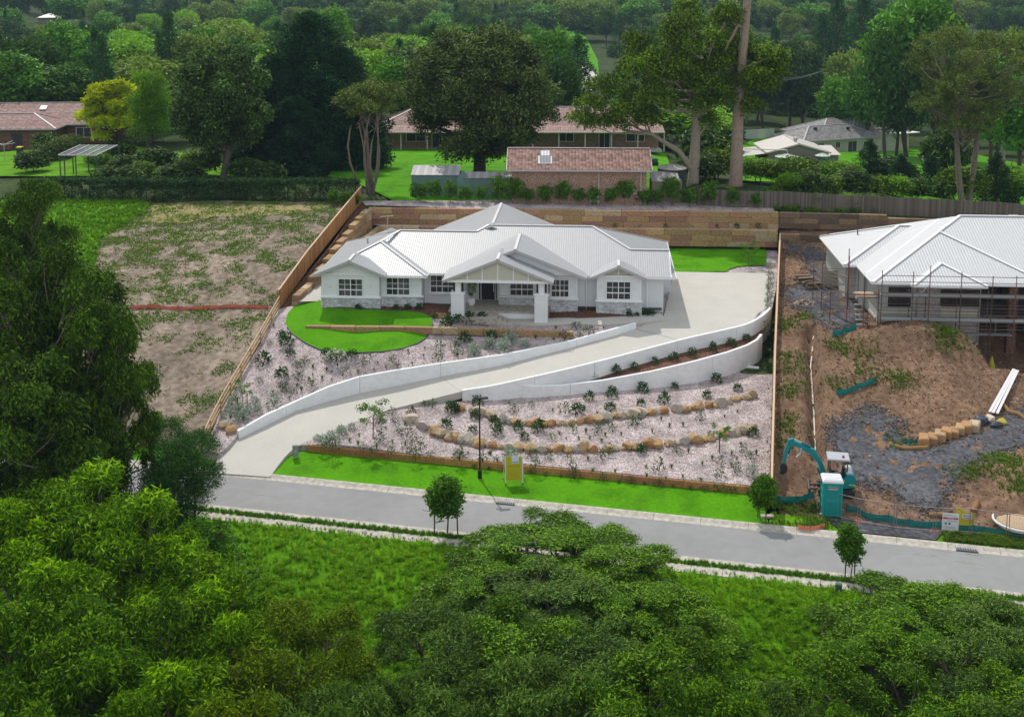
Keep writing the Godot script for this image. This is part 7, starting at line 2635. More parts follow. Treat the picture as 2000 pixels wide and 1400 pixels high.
func build_far_trees():
	var r := RandomNumberGenerator.new()
	r.seed = 29
	var brown := Color(0.10, 0.075, 0.055)
	var pale := Color(0.42, 0.36, 0.30)
	# named trees of the back yards: [x, z, height, radius]
	var q: Array = [-3.58,-133,17.06,8.4,0]
	tree_thing("oak_tree", "huge dark spreading tree behind the white house by the metal sheds", Vector3(q[0], land(q[0], q[1]), q[1]), 0.3, Vector3.ONE, meshed(gum_like(r, q[2], 8.8, 84, 18, shapes.oak, Color(0.07, 0.055, 0.045), 1, 0.75, Vector2(1.0, 2.0), 0.05, 0.72), M.leaf_dull))
	q = [-15.53,-122,11.71,3.7,0]
	var tea := gum_like(r, q[2], 3.9, 16, 26, shapes.tea, Color(0.20, 0.165, 0.14), 8, 0.2, Vector2(0.9, 1.4), 0.62, 0.65)
	tea[0].tube([Vector3(0.1, -0.4, 0), Vector3(0.05, 1.0, 0), Vector3(0, 2.6, 0)], [0.5, 0.36, 0.22], 9)
	tree_thing("paperbark_tree", "umbrella-shaped tree with many bare upright stems above the paling fence end", Vector3(q[0] + 1.2, land(q[0], q[1]), q[1]), 0.0, Vector3.ONE, meshed(tea, M.leaf_dull))
	# the two pale-trunked gums
	q = [16.14,-126,19.66,9.5,0]
	var ga := gum_like(r, q[2], 9.4, 56, 18, shapes.gumfar, pale, 1, 0.62, Vector2(1.0, 1.9), 0.30, 0.6)
	ga[0].tube([Vector3(0, 1.2, 0), Vector3(-1.6, 3.4, 0.3), Vector3(-4.5, 5.2, 0.4), Vector3(-7.5, 5.6, 0.2)], [0.36, 0.28, 0.2, 0.08], 7)
	for p in [Vector3(-8.5, 6.2, 0), Vector3(-10.6, 8.0, -0.5), Vector3(-7.4, 7.4, 1.0), Vector3(-6.0, 9.0, 0), Vector3(-11.5, 6.5, 0.4), Vector3(-9.5, 10.0, 0.0), Vector3(-5.0, 6.8, 0.8)]:
		limb(ga[0], Vector3(-4.5, 5.2, 0.4), p, 0.12, 0.03, r, 0.1, 5)
		fill_clump(ga[1], shapes.gumfar, p, Vector3(1.7, 1.0, 1.7), 50, r)
	var gx := 18.85
	tree_thing("gum_tree", "tall gum tree with pale trunk and wide bright crown behind the outbuilding", Vector3(gx, land(gx, -126), -126), 0.0, Vector3.ONE, meshed(ga, M.leaf))
	var gb := [Shape.new(), Shape.new()]
	gb[0].col = Color(0.40, 0.31, 0.25)
	gb[0].tube([Vector3(0, -0.5, 0), Vector3(0.05, 4, 0), Vector3(0.1, 10, 0), Vector3(0.5, 16, 0.2), Vector3(0.9, 22, 0), Vector3(1.6, 29, 0)], [0.72, 0.6, 0.5, 0.42, 0.36, 0.2], 10)
	for p in [[12.0, Vector3(3.0, 13.2, 0.5), 1.7], [11.0, Vector3(2.3, 10.4, 1.0), 1.6], [10.0, Vector3(3.3, 11.5, -0.5), 1.5], [16.0, Vector3(-1.4, 17.0, 0.8), 1.3], [8.5, Vector3(1.6, 8.2, 1.2), 1.3], [20.0, Vector3(6.6, 20.2, 0.4), 1.4], [21.0, Vector3(4.5, 22.0, 0.0), 1.6], [20.0, Vector3(-2.5, 21.0, 0.0), 1.6], [18.0, Vector3(-2.0, 12.5, 0.6), 1.2], [22.0, Vector3(8.6, 21.0, 0.0), 1.2]]:
		limb(gb[0], Vector3(0.1 + p[0] * 0.03, p[0], 0), p[1], 0.2, 0.05, r, 0.06, 6)
		fill_clump(gb[1], shapes.gumfar, p[1], Vector3(p[2], p[2] * 0.65, p[2]), int(16 * p[2] * p[2]), r)
	gx = 22.91
	tree_thing("gum_tree", "taller gum beside it with reddish streaked trunk rising out of the picture", Vector3(gx, land(gx, -124), -124), 0.0, Vector3.ONE, meshed(gb, M.leaf))
	q = [47.35,-127,19.95,6.8,0]
	gx = 47.74
	var gc := gum_like(r, q[2], 7.0, 44, 13, shapes.tea, Color(0.22, 0.18, 0.15), 2, 0.5, Vector2(1.0, 1.9), 0.30, 0.62)
	tree_thing("gum_tree", "open-crowned grey gum tree standing behind the rear fence at far right", Vector3(gx, land(gx, -127), -127), 1.1, Vector3.ONE, meshed(gc, M.leaf))
	q = [-31.09,-130,13.97,6.3,0]
	tree_thing("magnolia_tree", "large dark glossy tree above the long clipped hedge", Vector3(q[0], land(q[0], q[1]), q[1]), 0.9, Vector3.ONE, meshed(gum_like(r, q[2], 6.0, 50, 20, shapes.mid, Color(0.20, 0.17, 0.15), 1, 0.42, Vector2(0.9, 1.7), 0.13, 0.8), M.leaf_dull))
	var cyp := meshed(cone_tree(r, 17.0, 6.0, shapes.cypress, 1700, brown, 0.25, 1.2, 0.4), M.leaf_dull)
	i_cypress(cyp)
	q = [-49.72,-150,11.24,3.9,0]
	tree_thing("robinia_tree", "bright yellow-green tree in front of the brown brick house", Vector3(q[0], land(q[0], q[1]), q[1]), 0.2, Vector3.ONE, meshed(gum_like(r, q[2], 3.9, 26, 22, shapes.yellow, brown, 1, 0.28, Vector2(0.8, 1.4), 0.2, 0.5), M.leaf_bright))
	q = [-42.48,-143,12.24,3.1,0]
	tree_thing("weeping_tree", "airy light green tree between the yellow tree and the dark magnolia", Vector3(q[0], land(q[0], q[1]), q[1]), 0.2, Vector3.ONE, meshed(gum_like(r, q[2], 3.1, 26, 16, shapes.lime, brown, 1, 0.2, Vector2(0.9, 1.4), 0.15, 0.8), M.leaf_bright))
	# yard bushes and small conifers right of the gums
	var cone := meshed(cone_tree(r, 6.0, 1.9, shapes.cypress, 240, brown, 0.12, 0.62), M.leaf_dull)
	var n := 0
	for p in [[41.2,-140,5.57,2.3,0],[43.64,-136,4.21,2.1,0],[46.39,-134,4.47,2.2,0],[52.4,-131,5.94,2.4,0],[39.73,-141,1.94,1.6,0]]:
		tree_thing("cypress_tree", "%s dark cypress from the left behind the rear fence" % nth(n), Vector3(p[0], land(p[0], p[1]), p[1]), n * 1.1, Vector3(p[3] / 1.9, p[2] / 6.0, p[3] / 1.9), cone, "cypresses behind the rear fence")
		n += 1
	var bushes := []
	for k in 3:
		bushes.append(meshed(gum_like(r, 3.0, 1.6, 11, 40, shapes[["mid", "gumfar", "lime"][k]], brown, 2, 0.07, Vector2(0.6, 0.95), 0.25, 0.8), M.leaf))
	n = 0
	for p in [[22,-136,4.94,3,0],[22.23,-132,2.84,2.6,1],[20.23,-128,1.95,2,0],[27.66,-126,0.88,1.9,1],[30.26,-128,1.18,2.2,1],[33.46,-131,1,2,0],[34.87,-129,0.95,2.2,2],[27.89,-121,0.2,1.5,2],[29.67,-121,0.53,1.6,0],[31.74,-121,0.18,1.5,1],[34.31,-122,0.5,1.9,0],[36.39,-122,0.36,1.6,1],[38.47,-122,0.17,1.8,2],[41.11,-123,0.55,1.6,0],[29.73,-117,0.37,1,2],[32.71,-117,0.39,1.1,2],[34.69,-117,0.55,1,1],[48.26,-130,3.62,2.6,1],[55.54,-133,4.35,3,2],[51.78,-145,6.63,2.6,0],[25.92,-128,1.47,2,2],[44,-140,2.35,2.6,0],[-68.46,-168,1.3,2,2],[-42.26,-132,2.3,1.6,0],[-39.12,-128,2.15,1.4,1],[-35.61,-126,1.72,1.5,0],[-60.4,-158,2.51,1.6,0],[13.26,-140,1.98,1.6,1],[-55.41,-140,2.19,1.8,0],[-42.26,-126,1.85,1.2,0],[-39.87,-126,1.68,1.5,0],[-39.5,-134,2.47,2.2,0],[-33.74,-126,1.96,1.8,0],[-33.93,-132,2.01,2.2,1],[-28.06,-128,2.03,1.8,0],[-25.7,-127,1.96,1.6,0],[-47.75,-140,1.98,1.4,2],[-48.28,-150,1.75,1.8,0]]:
		tree_thing("bush", "%s leafy bush by the rear fences, %s in order from the gum trunks" % [["dark", "olive", "light green"][int(p[4])], nth(n)], Vector3(p[0], land(p[0], p[1]), p[1]), n * 1.7, Vector3(p[3] / 1.6, maxf(p[2], p[3] * 1.25) / 3.0, p[3] / 1.6), bushes[int(p[4])], "bushes behind the rear walls", "bush")
		n += 1
	# clipped hedges
	hedge("clipped_hedge", "long low clipped dark hedge along the back of the vacant block", [Vector2(-47.35,-120.27),Vector2(-42.37,-119.14),Vector2(-29.17,-118.78),Vector2(-15.02,-118.24)], 2.1, 1.5, shapes.hedge, r, 0.62)
	hedge("clipped_hedge", "rounded hedge with brownish top beside the brown brick house", [Vector2(-58.19,-148.74),Vector2(-56.77,-151.38),Vector2(-57.39,-159.44)], 2.2, 2.2, shapes.oak, r, 0.6)
	hedge("clipped_hedge", "long green clipped hedge below the zinc-roofed shed", [Vector2(60.54,-285.98),Vector2(73.13,-290.75),Vector2(84.89,-293.48),Vector2(93.57,-293.64)], 2.6, 2.0, shapes.hedge, r, 0.75)
	# the bush beyond: individual trees, then the far wood as one mass
	var kinds := []
	for k in 6:
		var a := []
		for v in 2:
			if k == 3:
				a.append(meshed(cone_tree(r, 14.0, 4.2, shapes.far3, 230, brown, 0.2, 1.0), M.leaf_dull))
			elif k == 5:
				a.append(meshed(gum_like(r, 14.0, 3.8, 26, 5, shapes.far5, brown, 1, 0.3, Vector2(1.3, 2.0), 0.2, 1.1), M.leaf_dull))
			else:
				a.append(meshed(gum_like(r, 12.0, 5.2, 24, 6, shapes["far%d" % k], pale if k == 2 else brown, 1, 0.34, Vector2(1.5, 2.5), 0.25, 0.75), M.leaf_dull if k == 0 else M.leaf))
		kinds.append(a)
	var far_label := ["dense dark broad-crowned tree beyond the yards", "fresh green broad tree beyond the yards", "pale olive gum tree beyond the yards", "dark pointed conifer beyond the yards", "light yellowish green tree beyond the yards", "tall narrow grey-green casuarina beyond the yards"]
	var far_name := ["dark_tree", "green_tree", "pale_gum_tree", "conifer_tree", "light_tree", "casuarina_tree"]
	var made := {}
	var list: Array = [[-59,-177,15.1,2.7,3],[-50,-168,8.8,6.4,0],[-37,-176,10.6,6.7,1],[-31,-177,15.7,4.2,3],[-16,-174,12.2,4.7,1],[-11,-172,16.3,2.5,3],[1,-176,9.7,6.2,0],[19,-177,10.5,4.9,1],[26,-175,7.9,6.4,4],[82,-176,13.2,5.2,1],[-88,-186,11.6,3.2,3],[-81,-185,13.9,5.3,5],[-74,-181,12.4,6.1,1],[-64,-189,14.8,3.6,3],[-55,-183,11.5,6.1,2],[-44,-188,10.7,3.8,2],[-35,-186,12.1,5.7,4],[-24,-189,12.3,4.9,4],[-17,-192,13.2,4.3,5],[-5,-191,11.6,5.9,2],[2,-189,10,5.8,2],[20,-183,9.9,3.5,3],[26,-181,8.7,4.8,0],[-94,-198,9.7,6.5,2],[-85,-199,16.2,4,5],[-78,-199,12.4,4.2,5],[-65,-202,8.3,5.2,1],[-57,-200,7.7,6.3,4],[-50,-207,9.1,4.5,4],[-37,-200,11.2,5.2,2],[-28,-197,13.2,2.9,3],[-19,-202,11.8,4.9,2],[-12,-199,12.6,6.5,2],[-5,-205,11.6,5.5,1],[2,-207,12.4,5,1],[19,-205,12.9,3.4,5],[27,-200,12.1,5.6,0],[94,-200,8.5,5.9,0],[-102,-223,12.6,4.6,2],[-89,-222,11.4,4.5,0],[-84,-225,13.3,4.1,2],[-75,-223,12.1,6.4,1],[-62,-216,12.5,2.5,3],[-52,-219,13.3,6.7,0],[-45,-223,11.2,4.5,1],[-36,-221,13.2,6.3,0],[-27,-226,12.7,5.6,2],[-17,-217,9.3,4.4,0],[-9,-225,14.8,5.2,0],[-1,-222,10,4.3,0],[27,-224,18.9,3.2,3],[38,-219,12.6,3.7,3],[91,-227,9.3,4.5,0],[97,-219,9.3,4.7,1],[-118,-245,9.5,5.4,1],[-111,-246,18.2,4.5,5],[-102,-245,11.4,5.5,2],[-93,-250,14.4,5.1,1],[-85,-243,14.3,6.1,0],[-77,-240,11.8,4.1,1],[-69,-240,12.9,2.4,3],[-59,-240,13.9,4.7,1],[-47,-247,14.8,3.4,3],[-37,-250,13.4,3.7,3],[-28,-241,10.7,4.3,0],[-22,-240,11.5,3.4,3],[-14,-243,13,6.6,4],[-2,-243,12.8,3.8,1],[29,-244,15.6,4.1,3],[39,-240,9.3,5.1,4],[78,-248,17.7,3.5,5],[87,-249,11.4,6.2,2],[97,-246,11.1,5,0],[109,-244,11.6,5.9,2],[-125,-274,17.7,3.4,3],[-116,-274,9.5,4.7,2],[-103,-273,13.7,3.7,3],[-94,-275,13.4,6.1,0],[-85,-274,13,6,4],[-74,-277,12.5,6.7,1],[-65,-271,14.8,5.8,0],[-55,-271,12.6,5.9,0],[-46,-277,10.7,4.7,0],[-36,-268,10.5,6.1,2],[-24,-276,11.7,6,4],[-12,-277,12.9,4.6,1],[-7,-266,12.9,5.5,0],[1,-273,13.7,5.9,2],[32,-268,13,4.3,0],[47,-275,13.6,6.2,4],[55,-274,12.1,3.3,5],[64,-270,13.8,5.8,2],[75,-273,12.9,4.2,1],[87,-272,11.8,5.3,5],[98,-270,11.3,5.2,0],[110,-271,13.5,5.3,1],[118,-270,12.4,6.3,1],[-144,-304,9.6,4.6,0],[-132,-302,9.6,6.6,1],[-121,-296,11.4,3,3],[-108,-301,10.4,4,2],[-100,-302,15.2,4.6,0],[-90,-297,11.8,6.1,1],[-77,-304,9.2,3.9,2],[-67,-306,11.5,6.5,4],[-56,-307,11.7,6.1,0],[-46,-299,12.1,4.6,1],[-35,-297,9.5,5.2,0],[-21,-307,14.4,3.9,0],[-14,-298,15.1,6.6,1],[-2,-301,11.4,6.1,1],[3,-302,12,4.7,5],[34,-304,11.7,6.1,0],[44,-306,9.2,5.3,0],[56,-296,13.3,5.2,1],[65,-302,19,4.1,3],[73,-298,14.9,3.2,5],[84,-301,15.7,3.8,5],[90,-300,10.3,5.5,2],[97,-297,15.3,4.2,1],[108,-305,18,2.8,3],[116,-304,14.7,4.6,1],[129,-298,13.8,4,0],[134,-297,14.7,5.3,4],[-159,-339,10.4,5.6,2],[-153,-331,11.8,2.5,3],[-140,-341,16.5,2.5,3],[-132,-339,9,4.7,1],[-123,-341,10.4,4.3,2],[-110,-332,9.5,4.9,0],[-97,-338,12.2,4.2,0],[-88,-337,13.4,3.4,5],[-76,-341,11.7,5.8,2],[-63,-334,11.3,4.6,0],[-55,-338,9.8,6.7,2],[-48,-331,12.8,6.3,2],[-33,-335,10.7,6,2],[-22,-331,11.7,6,0],[-14,-334,14.1,6.6,0],[-5,-331,9.2,4.5,1],[34,-336,16.4,4,5],[44,-340,9.3,4.2,2],[52,-335,15.3,4.4,5],[63,-333,12.9,6.1,2],[72,-338,19.4,2.5,3],[81,-331,14.6,5.7,2],[92,-331,11.3,4.6,2],[106,-331,16.1,3,3],[117,-340,14,3.7,5],[125,-335,9.8,6.7,1],[138,-339,11,6.6,0],[148,-335,11.2,5.8,4],[-177,-377,12.2,4.3,4],[-163,-379,12.5,3.9,4],[-152,-372,13.2,5.1,5],[-144,-375,10.8,4.5,2],[-131,-377,14.8,3.3,3],[-117,-374,11.9,6.1,2],[-111,-373,9.4,4.2,4],[-97,-371,14.2,5.1,2],[-84,-370,13.1,6.1,4],[-72,-379,9.1,5.7,4],[-61,-372,9.7,4.8,0],[-50,-373,11,5.1,0],[-42,-372,16.8,5.2,5],[-29,-375,12,3.9,1],[-17,-380,18.3,3.8,3],[-5,-375,18.4,3.6,3],[6,-372,13.4,4.6,1],[47,-371,9.4,3.8,0],[59,-376,15,5.2,4],[69,-372,14.3,5.1,1],[81,-380,10.4,5.4,0],[93,-371,13.9,3.1,3],[102,-374,15.5,2.6,3],[116,-381,12.3,3.9,2],[127,-372,9.5,5.1,1],[135,-373,15.1,4.7,0],[144,-374,14,3.3,5],[158,-376,11.1,6.4,0],[167,-380,10.9,4.5,0],[-198,-418,12.7,6.3,2],[-185,-421,9.9,5.1,1],[-171,-418,12.8,5.6,1],[-136,-416,12.3,5.9,1],[-124,-421,12.1,4.3,4],[-109,-415,14.1,4.9,4],[-95,-419,9.8,6.8,4],[-81,-419,11.7,4.3,1],[-71,-417,13,5.1,2],[-60,-414,10.6,5.8,4],[-49,-420,13.7,4.9,5],[-36,-416,15.3,3.1,5],[-24,-415,14.1,6.8,1],[-12,-414,15.4,4.4,0],[1,-415,13.8,6.8,0],[37,-423,15.8,4.1,3],[48,-417,12,4.6,0],[61,-417,12.2,6.7,1],[73,-421,11.1,5,1],[87,-423,9.1,4.2,1],[98,-414,10.3,4.5,1],[108,-417,18.7,2.7,3],[123,-422,18.3,3.3,3],[134,-415,12.5,5.2,0],[148,-418,14.5,5.4,2],[161,-421,10.8,4.7,2],[173,-422,12.6,5.1,0],[182,-425,10.9,5.3,0],[193,-416,9.5,6.5,1],[-220,-464,14.8,4.6,1],[-208,-470,13.3,4.2,2],[-197,-470,16.2,4.1,3],[-159,-471,13.9,4,2],[-143,-470,15.1,3.8,3],[-130,-471,17.1,3.8,5],[-120,-473,14.1,5.4,2],[-110,-470,15.2,5.9,2],[-95,-465,15.1,6.5,1],[-83,-473,13.1,5.8,2],[-69,-476,13.3,5.3,2],[-61,-476,9.3,5.3,1],[-43,-467,10.6,6.2,1],[-31,-475,10.7,4.8,2],[-19,-465,14,4.7,0],[-10,-467,12.1,5.7,1],[4,-467,9.7,6.2,0],[36,-469,15.4,4.6,0],[51,-474,12,4.7,0],[64,-466,13.7,4.4,5],[78,-470,15.2,4.7,2],[88,-473,9.7,5.1,1],[106,-471,13.4,5.8,2],[116,-466,11.6,4.2,0],[131,-468,12.2,4.7,1],[148,-470,14.8,4.1,0],[160,-473,15.1,6.5,0],[168,-469,10.4,5.6,4],[181,-470,14.8,5.1,0],[192,-473,14.6,6.6,0],[209,-468,18.8,3.8,5]]
	list.append_array([[69,-212,29.4,8.5,1],[64,-208,23.4,5,0],[72,-205,25.3,6,0],[81,-285,30.9,6.5,3],[79,-300,29.4,6,3],[73,-290,24.9,5,3],[54,-262,19.7,4.5,5],[61,-268,21,4.5,5],[63,-262,20,4,5],[-60,-215,17.4,3.6,3],[11,-205,16.2,4.5,3],[7,-190,13.1,4.5,0],[7,-215,16.1,5,1],[-19,-190,10.8,5,1],[-81,-225,15.3,6,1],[-78,-200,14.1,5.5,0],[-79,-195,11,5.5,0],[-68,-186,10.2,6.5,0],[-66,-190,10.4,5,0],[-59,-245,16,7,2],[-52,-235,15,6,2],[-55,-215,13.7,5,2],[-69,-220,13.1,6,4],[-29,-230,13.2,5.5,0],[-39,-260,17.3,6,1],[67,-230,16.9,5,1],[68,-215,14.9,5,0],[65,-240,13.7,5.5,1],[70,-250,19.6,6,2],[77,-190,22.3,6,2],[71,-180,17.2,5,1],[69,-165,13.9,5,1],[44,-240,20.5,5,5],[45,-260,24.1,6,0]])
	list.sort_custom(func(a, b): return a[0] / a[1] > b[0] / b[1])
	for p in list:
		var k := int(p[4])
		made[k] = made.get(k, -1) + 1
		var h0 := 14.0 if k == 3 or k == 5 else 12.0
		var r0: float = 4.2 if k == 3 else (3.8 if k == 5 else 5.2)
		tree_thing(far_name[k], "%s, %s of its kind from the left" % [far_label[k], nth(made[k])], Vector3(p[0], land(p[0], p[1]) - 0.2, p[1]), r.randf() * TAU, Vector3(p[3] / r0, p[2] / h0, p[3] / r0), kinds[k][r.randi() % 2], far_name[k].replace("_", " ") + "s of the bush")
	var wood := []
	for d in [515.0, 560.0, 610.0, 665.0, 730.0, 800.0, 880.0, 970.0, 1080.0]:
		var x: float = -d * 0.47
		while x < d * 0.47:
			wood.append([x + r.randf_range(-4, 4), -d + r.randf_range(-20, 20), r.randf_range(11, 19), r.randf_range(5.5, 9), [0, 0, 1, 2, 2, 3, 5][r.randi() % 7]])
			x += (2.5 + d * 0.0135) * r.randf_range(0.7, 1.2)
	for k in [0, 1, 2, 3, 5]:
		var at := []
		for p in wood:
			if int(p[4]) == k:
				at.append(p)
		var mm := MultiMesh.new()
		mm.transform_format = MultiMesh.TRANSFORM_3D
		mm.mesh = kinds[k][0][1]
		mm.instance_count = at.size()
		var h0 := 14.0 if k == 3 or k == 5 else 12.0
		for i in at.size():
			var p: Array = at[i]
			mm.set_instance_transform(i, Transform3D(Basis(Vector3.UP, r.randf() * TAU).scaled(Vector3(p[3] / 4.6, p[2] / h0, p[3] / 4.6)), Vector3(p[0], land(p[0], p[1]) - 1.0, p[1])))
		var mi := MultiMeshInstance3D.new()
		mi.name = numbered("forest")
		mi.multimesh = mm
		tag(mi, "far-off wooded hillside of %s" % ["dark broad trees", "green trees", "pale gums", "conifers", "", "casuarinas"][k], "", "", "stuff")
		add_child(mi)


func i_cypress(m: Array):
	var n := 0
	for p in [[-23.53,-142,17.57,6.2,0],[-27.2,-139,12.85,4.2,0],[-19.47,-141,13.65,4.6,0],[-24,-135,8.45,3.6,0]]:
		tree_thing("cypress_tree", ["broad dark conifer rising highest behind the clipped hedge", "dark conifer on the left flank of the conifer mass", "dark conifer on the right flank beside the umbrella-shaped tree", "low dark conifer in front of the conifer mass"][n], Vector3(p[0], land(p[0], p[1]), p[1]), n * 1.9, Vector3(p[3] / 5.6, p[2] / 17.0, p[3] / 5.6), m, "dark conifers behind the hedge")
		n += 1


func hedge(called: String, label: String, pts: Array, high: float, wide: float, sprays: Array, r: RandomNumberGenerator, grow := 0.6):
	var o := thing(called, label, "hedge")
	var s := Shape.new()
	var t := Shape.new()
	t.col = Color(0.03, 0.028, 0.018)
	for i in pts.size() - 1:
		var a: Vector2 = pts[i]
		var b: Vector2 = pts[i + 1]
		var l := a.distance_to(b)
		var side := (b - a).orthogonal().normalized()
		for k in int(l * 60.0):
			var q := a.lerp(b, r.randf())
			var u := r.randf_range(-0.5, 0.5)
			var h := r.randf()
			if r.randf() < 0.5:
				u = 0.5 * signf(u)
			else:
				h = 1.0
			var p := q + side * u * wide
			s.add(sprays[r.randi() % 5], Transform3D(Basis(Vector3.UP, r.randf() * TAU).scaled(Vector3.ONE * grow * r.randf_range(0.7, 1.1)), Vector3(p.x, land(q.x, q.y) + 0.15 + (high - 0.4) * h + r.randf_range(-0.08, 0.1), p.y)))
		for k in int(l / 0.8):
			var q := a.lerp(b, k * 0.8 / l)
			t.tube([Vector3(q.x, land(q.x, q.y) - 0.1, q.y), Vector3(q.x, land(q.x, q.y) + high * 0.8, q.y)], [0.05, 0.02], 5)
	part("stems", t, M.trunk, o).set_meta("kind", "stuff")
	part("foliage", s, M.leaf_dull, o)


# ---------------------------------------------------------------- fences

func paling_fence(called: String, label: String, pts: Array, high: float, width: float, tone: Color, cap: bool, hf: Callable):
	# upright boards along a line on the ground, rails and posts behind them
	var root := thing(called, label, "fence")
	var curve := []
	for i in pts.size() - 1:
		var n := maxi(1, int(pts[i].distance_to(pts[i + 1]) / width))
		for k in n:
			curve.append(pts[i].lerp(pts[i + 1], float(k) / n))
	curve.append(pts[-1])
	var variants := []
	for k in 6:
		var s := Shape.new()
		s.col = Color(tone.r * (0.72 + 0.1 * k), tone.g * (0.70 + 0.1 * k), tone.b * (0.68 + 0.1 * k))
		s.block(Vector3(0, high / 2.0, 0), Vector3(width * 0.94, high, 0.022), Basis(), 0.008)
		variants.append(s.mesh(M.wood))
	for i in curve.size() - 1:
		var a: Vector2 = curve[i]
		var b: Vector2 = curve[i + 1]
		var m := (a + b) / 2.0
		var o := put("paling", variants[rng.randi() % 6], root, Vector3(m.x, hf.call(m.x, m.y) - 0.03 + rng.randf_range(-0.01, 0.01), m.y))
		o.rotation.y = -(b - a).angle() + rng.randf_range(-0.02, 0.02)
	var step := int(2.4 / width)
	for i in range(0, curve.size() - 1, step):
		var a: Vector2 = curve[i]
		var b: Vector2 = curve[mini(i + step, curve.size() - 1)]
		var off := (b - a).orthogonal().normalized() * 0.06
		for y in ([0.3, high - 0.25]):
			var s := Shape.new()
			s.col = tone * 0.8
			s.bar(Vector3(a.x + off.x, hf.call(a.x, a.y) + y, a.y + off.y), Vector3(b.x + off.x, hf.call(b.x, b.y) + y, b.y + off.y), 0.05, 0.09)
			part("rail", s, M.wood, root)
		if cap:
			var s := Shape.new()
			s.col = Color(0.62, 0.47, 0.31)
			s.bar(Vector3(a.x, hf.call(a.x, a.y) + high + 0.005, a.y), Vector3(b.x, hf.call(b.x, b.y) + high + 0.005, b.y), 0.13, 0.04)
			part("capping", s, M.wood, root)
		var p := Shape.new()
		p.col = tone * 0.75
		p.box(Vector3(a.x + off.x * 2.0, hf.call(a.x, a.y) + high * 0.48, a.y + off.y * 2.0), Vector3(0.1, high * 0.98, 0.1))
		part("post", p, M.wood, root)


func along(pts: Array) -> Callable:
	# height of a line given by x, h, z points, looked up by z
	return func(_x: float, z: float) -> float:
		for i in pts.size() - 1:
			var a: Vector3 = pts[i]
			var b: Vector3 = pts[i + 1]
			if (z - a.z) * (z - b.z) <= 0.0:
				return lerpf(a.y, b.y, (z - a.z) / (b.z - a.z))
		return pts[0].y if absf(z - pts[0].z) < absf(z - pts[-1].z) else pts[-1].y


func build_fences():
	var left := [Vector3(-19.27,0.75,-73.01),Vector3(-19.2,1.5,-77.56),Vector3(-18.79,2.45,-82.01),Vector3(-18.43,3.3,-87),Vector3(-18.06,4.35,-92.53),Vector3(-17.01,5.8,-99.62),Vector3(-15.88,7,-106.73),Vector3(-14.62,8.2,-117.41)]
	var lh := along(left)
	var flat := func(a: Array) -> Array:
		var o := []
		for p in a:
			o.append(Vector2(p.x, p.z))
		return o
	paling_fence("paling_fence", "new golden timber paling fence climbing beside the white house on the left", flat.call(left.slice(4)), 1.5, 0.125, Color(0.50, 0.27, 0.10), true, lh)
	var right := [Vector3(24.56,5.2,-110.2),Vector3(21.87,4.6,-98.35),Vector3(19.74,3.5,-88.93),Vector3(18.52,2.5,-83.53),Vector3(16.84,1.6,-75.88),Vector3(15.34,1,-69.07),Vector3(14.58,0.5,-65.58)]
	paling_fence("paling_fence", "new timber paling fence between the white house and the building site", flat.call(right), 1.35, 0.16, Color(0.46, 0.25, 0.11), true, along(right))
	var rear := [Vector3(17.94,7.83,-116.98),Vector3(24.61,7.69,-116.12),Vector3(30.48,7.47,-115.96),Vector3(34.3,7.35,-115.54),Vector3(41.16,7.23,-114.13),Vector3(48.72,6.86,-113.07)]
	paling_fence("paling_fence", "old grey weathered paling fence along the rear of the site", flat.call(rear), 1.75, 0.15, Color(0.17, 0.15, 0.135), false, land)
	# post and rail fence on the lower left boundary
	var rf := thing("rail_fence", "low timber post and rail fence down the left edge of the garden", "fence")
	var pts := smooth_line(flat.call(left.slice(0, 5)), 2.0)
	for i in pts.size():
		var p: Vector2 = pts[i]
		var y: float = lh.call(p.x, p.y)
		var s := Shape.new()
		s.col = Color(0.42, 0.25, 0.12)
		s.block(Vector3(p.x, y + 0.5, p.y), Vector3(0.11, 1.12, 0.09), Basis(), 0.015)
		part("post", s, M.wood, rf)
		if i < pts.size() - 1:
			var q: Vector2 = pts[i + 1]
			var y2: float = lh.call(q.x, q.y)
			for k in 3:
				var t := Shape.new()
				t.col = [Color(0.46, 0.30, 0.16), Color(0.52, 0.36, 0.20), Color(0.66, 0.50, 0.32)][k]
				var h: float = [0.30, 0.64, 1.0][k]
				t.bar(Vector3(p.x + 0.06, y + h, p.y), Vector3(q.x + 0.06, y2 + h, q.y), 0.05, 0.15)
				part("rail", t, M.wood, rf)


# ---------------------------------------------------------------- garden plants

func plant(called: String, label: String, at: Vector3, m: Mesh, grow: Vector3, turn: float, group: String, cat: String):
	var o := put(called, m, null, at)
	o.rotation.y = turn
	o.scale = grow
	tag(o, label, cat, group)


func strappy(r: RandomNumberGenerator, n: int, high: float, wide: float, lo: Color, hi: Color, bend := 0.5) -> Shape:
	# a tuft of arching blades
	var s := Shape.new()
	for i in n:
		var a := r.randf() * TAU
		var d := Vector3(cos(a), 0, sin(a))
		var side := Vector3(-d.z, 0, d.x) * wide * r.randf_range(0.6, 1.2)
		var h := high * r.randf_range(0.55, 1.1)
		var out := high * bend * r.randf_range(0.3, 1.2)
		s.col = lo.lerp(hi, r.randf())
		var b := d * 0.06 * high * r.randf()
		var m := b + d * out * 0.45 + Vector3(0, h * 0.75, 0)
		var t := b + d * out + Vector3(0, h * r.randf_range(0.75, 1.05), 0)
		s.tri(b - side, b + side, m + side * 0.7)
		s.tri(b - side, m + side * 0.7, m - side * 0.7)
		s.tri(m - side * 0.7, m + side * 0.7, t)
	return s


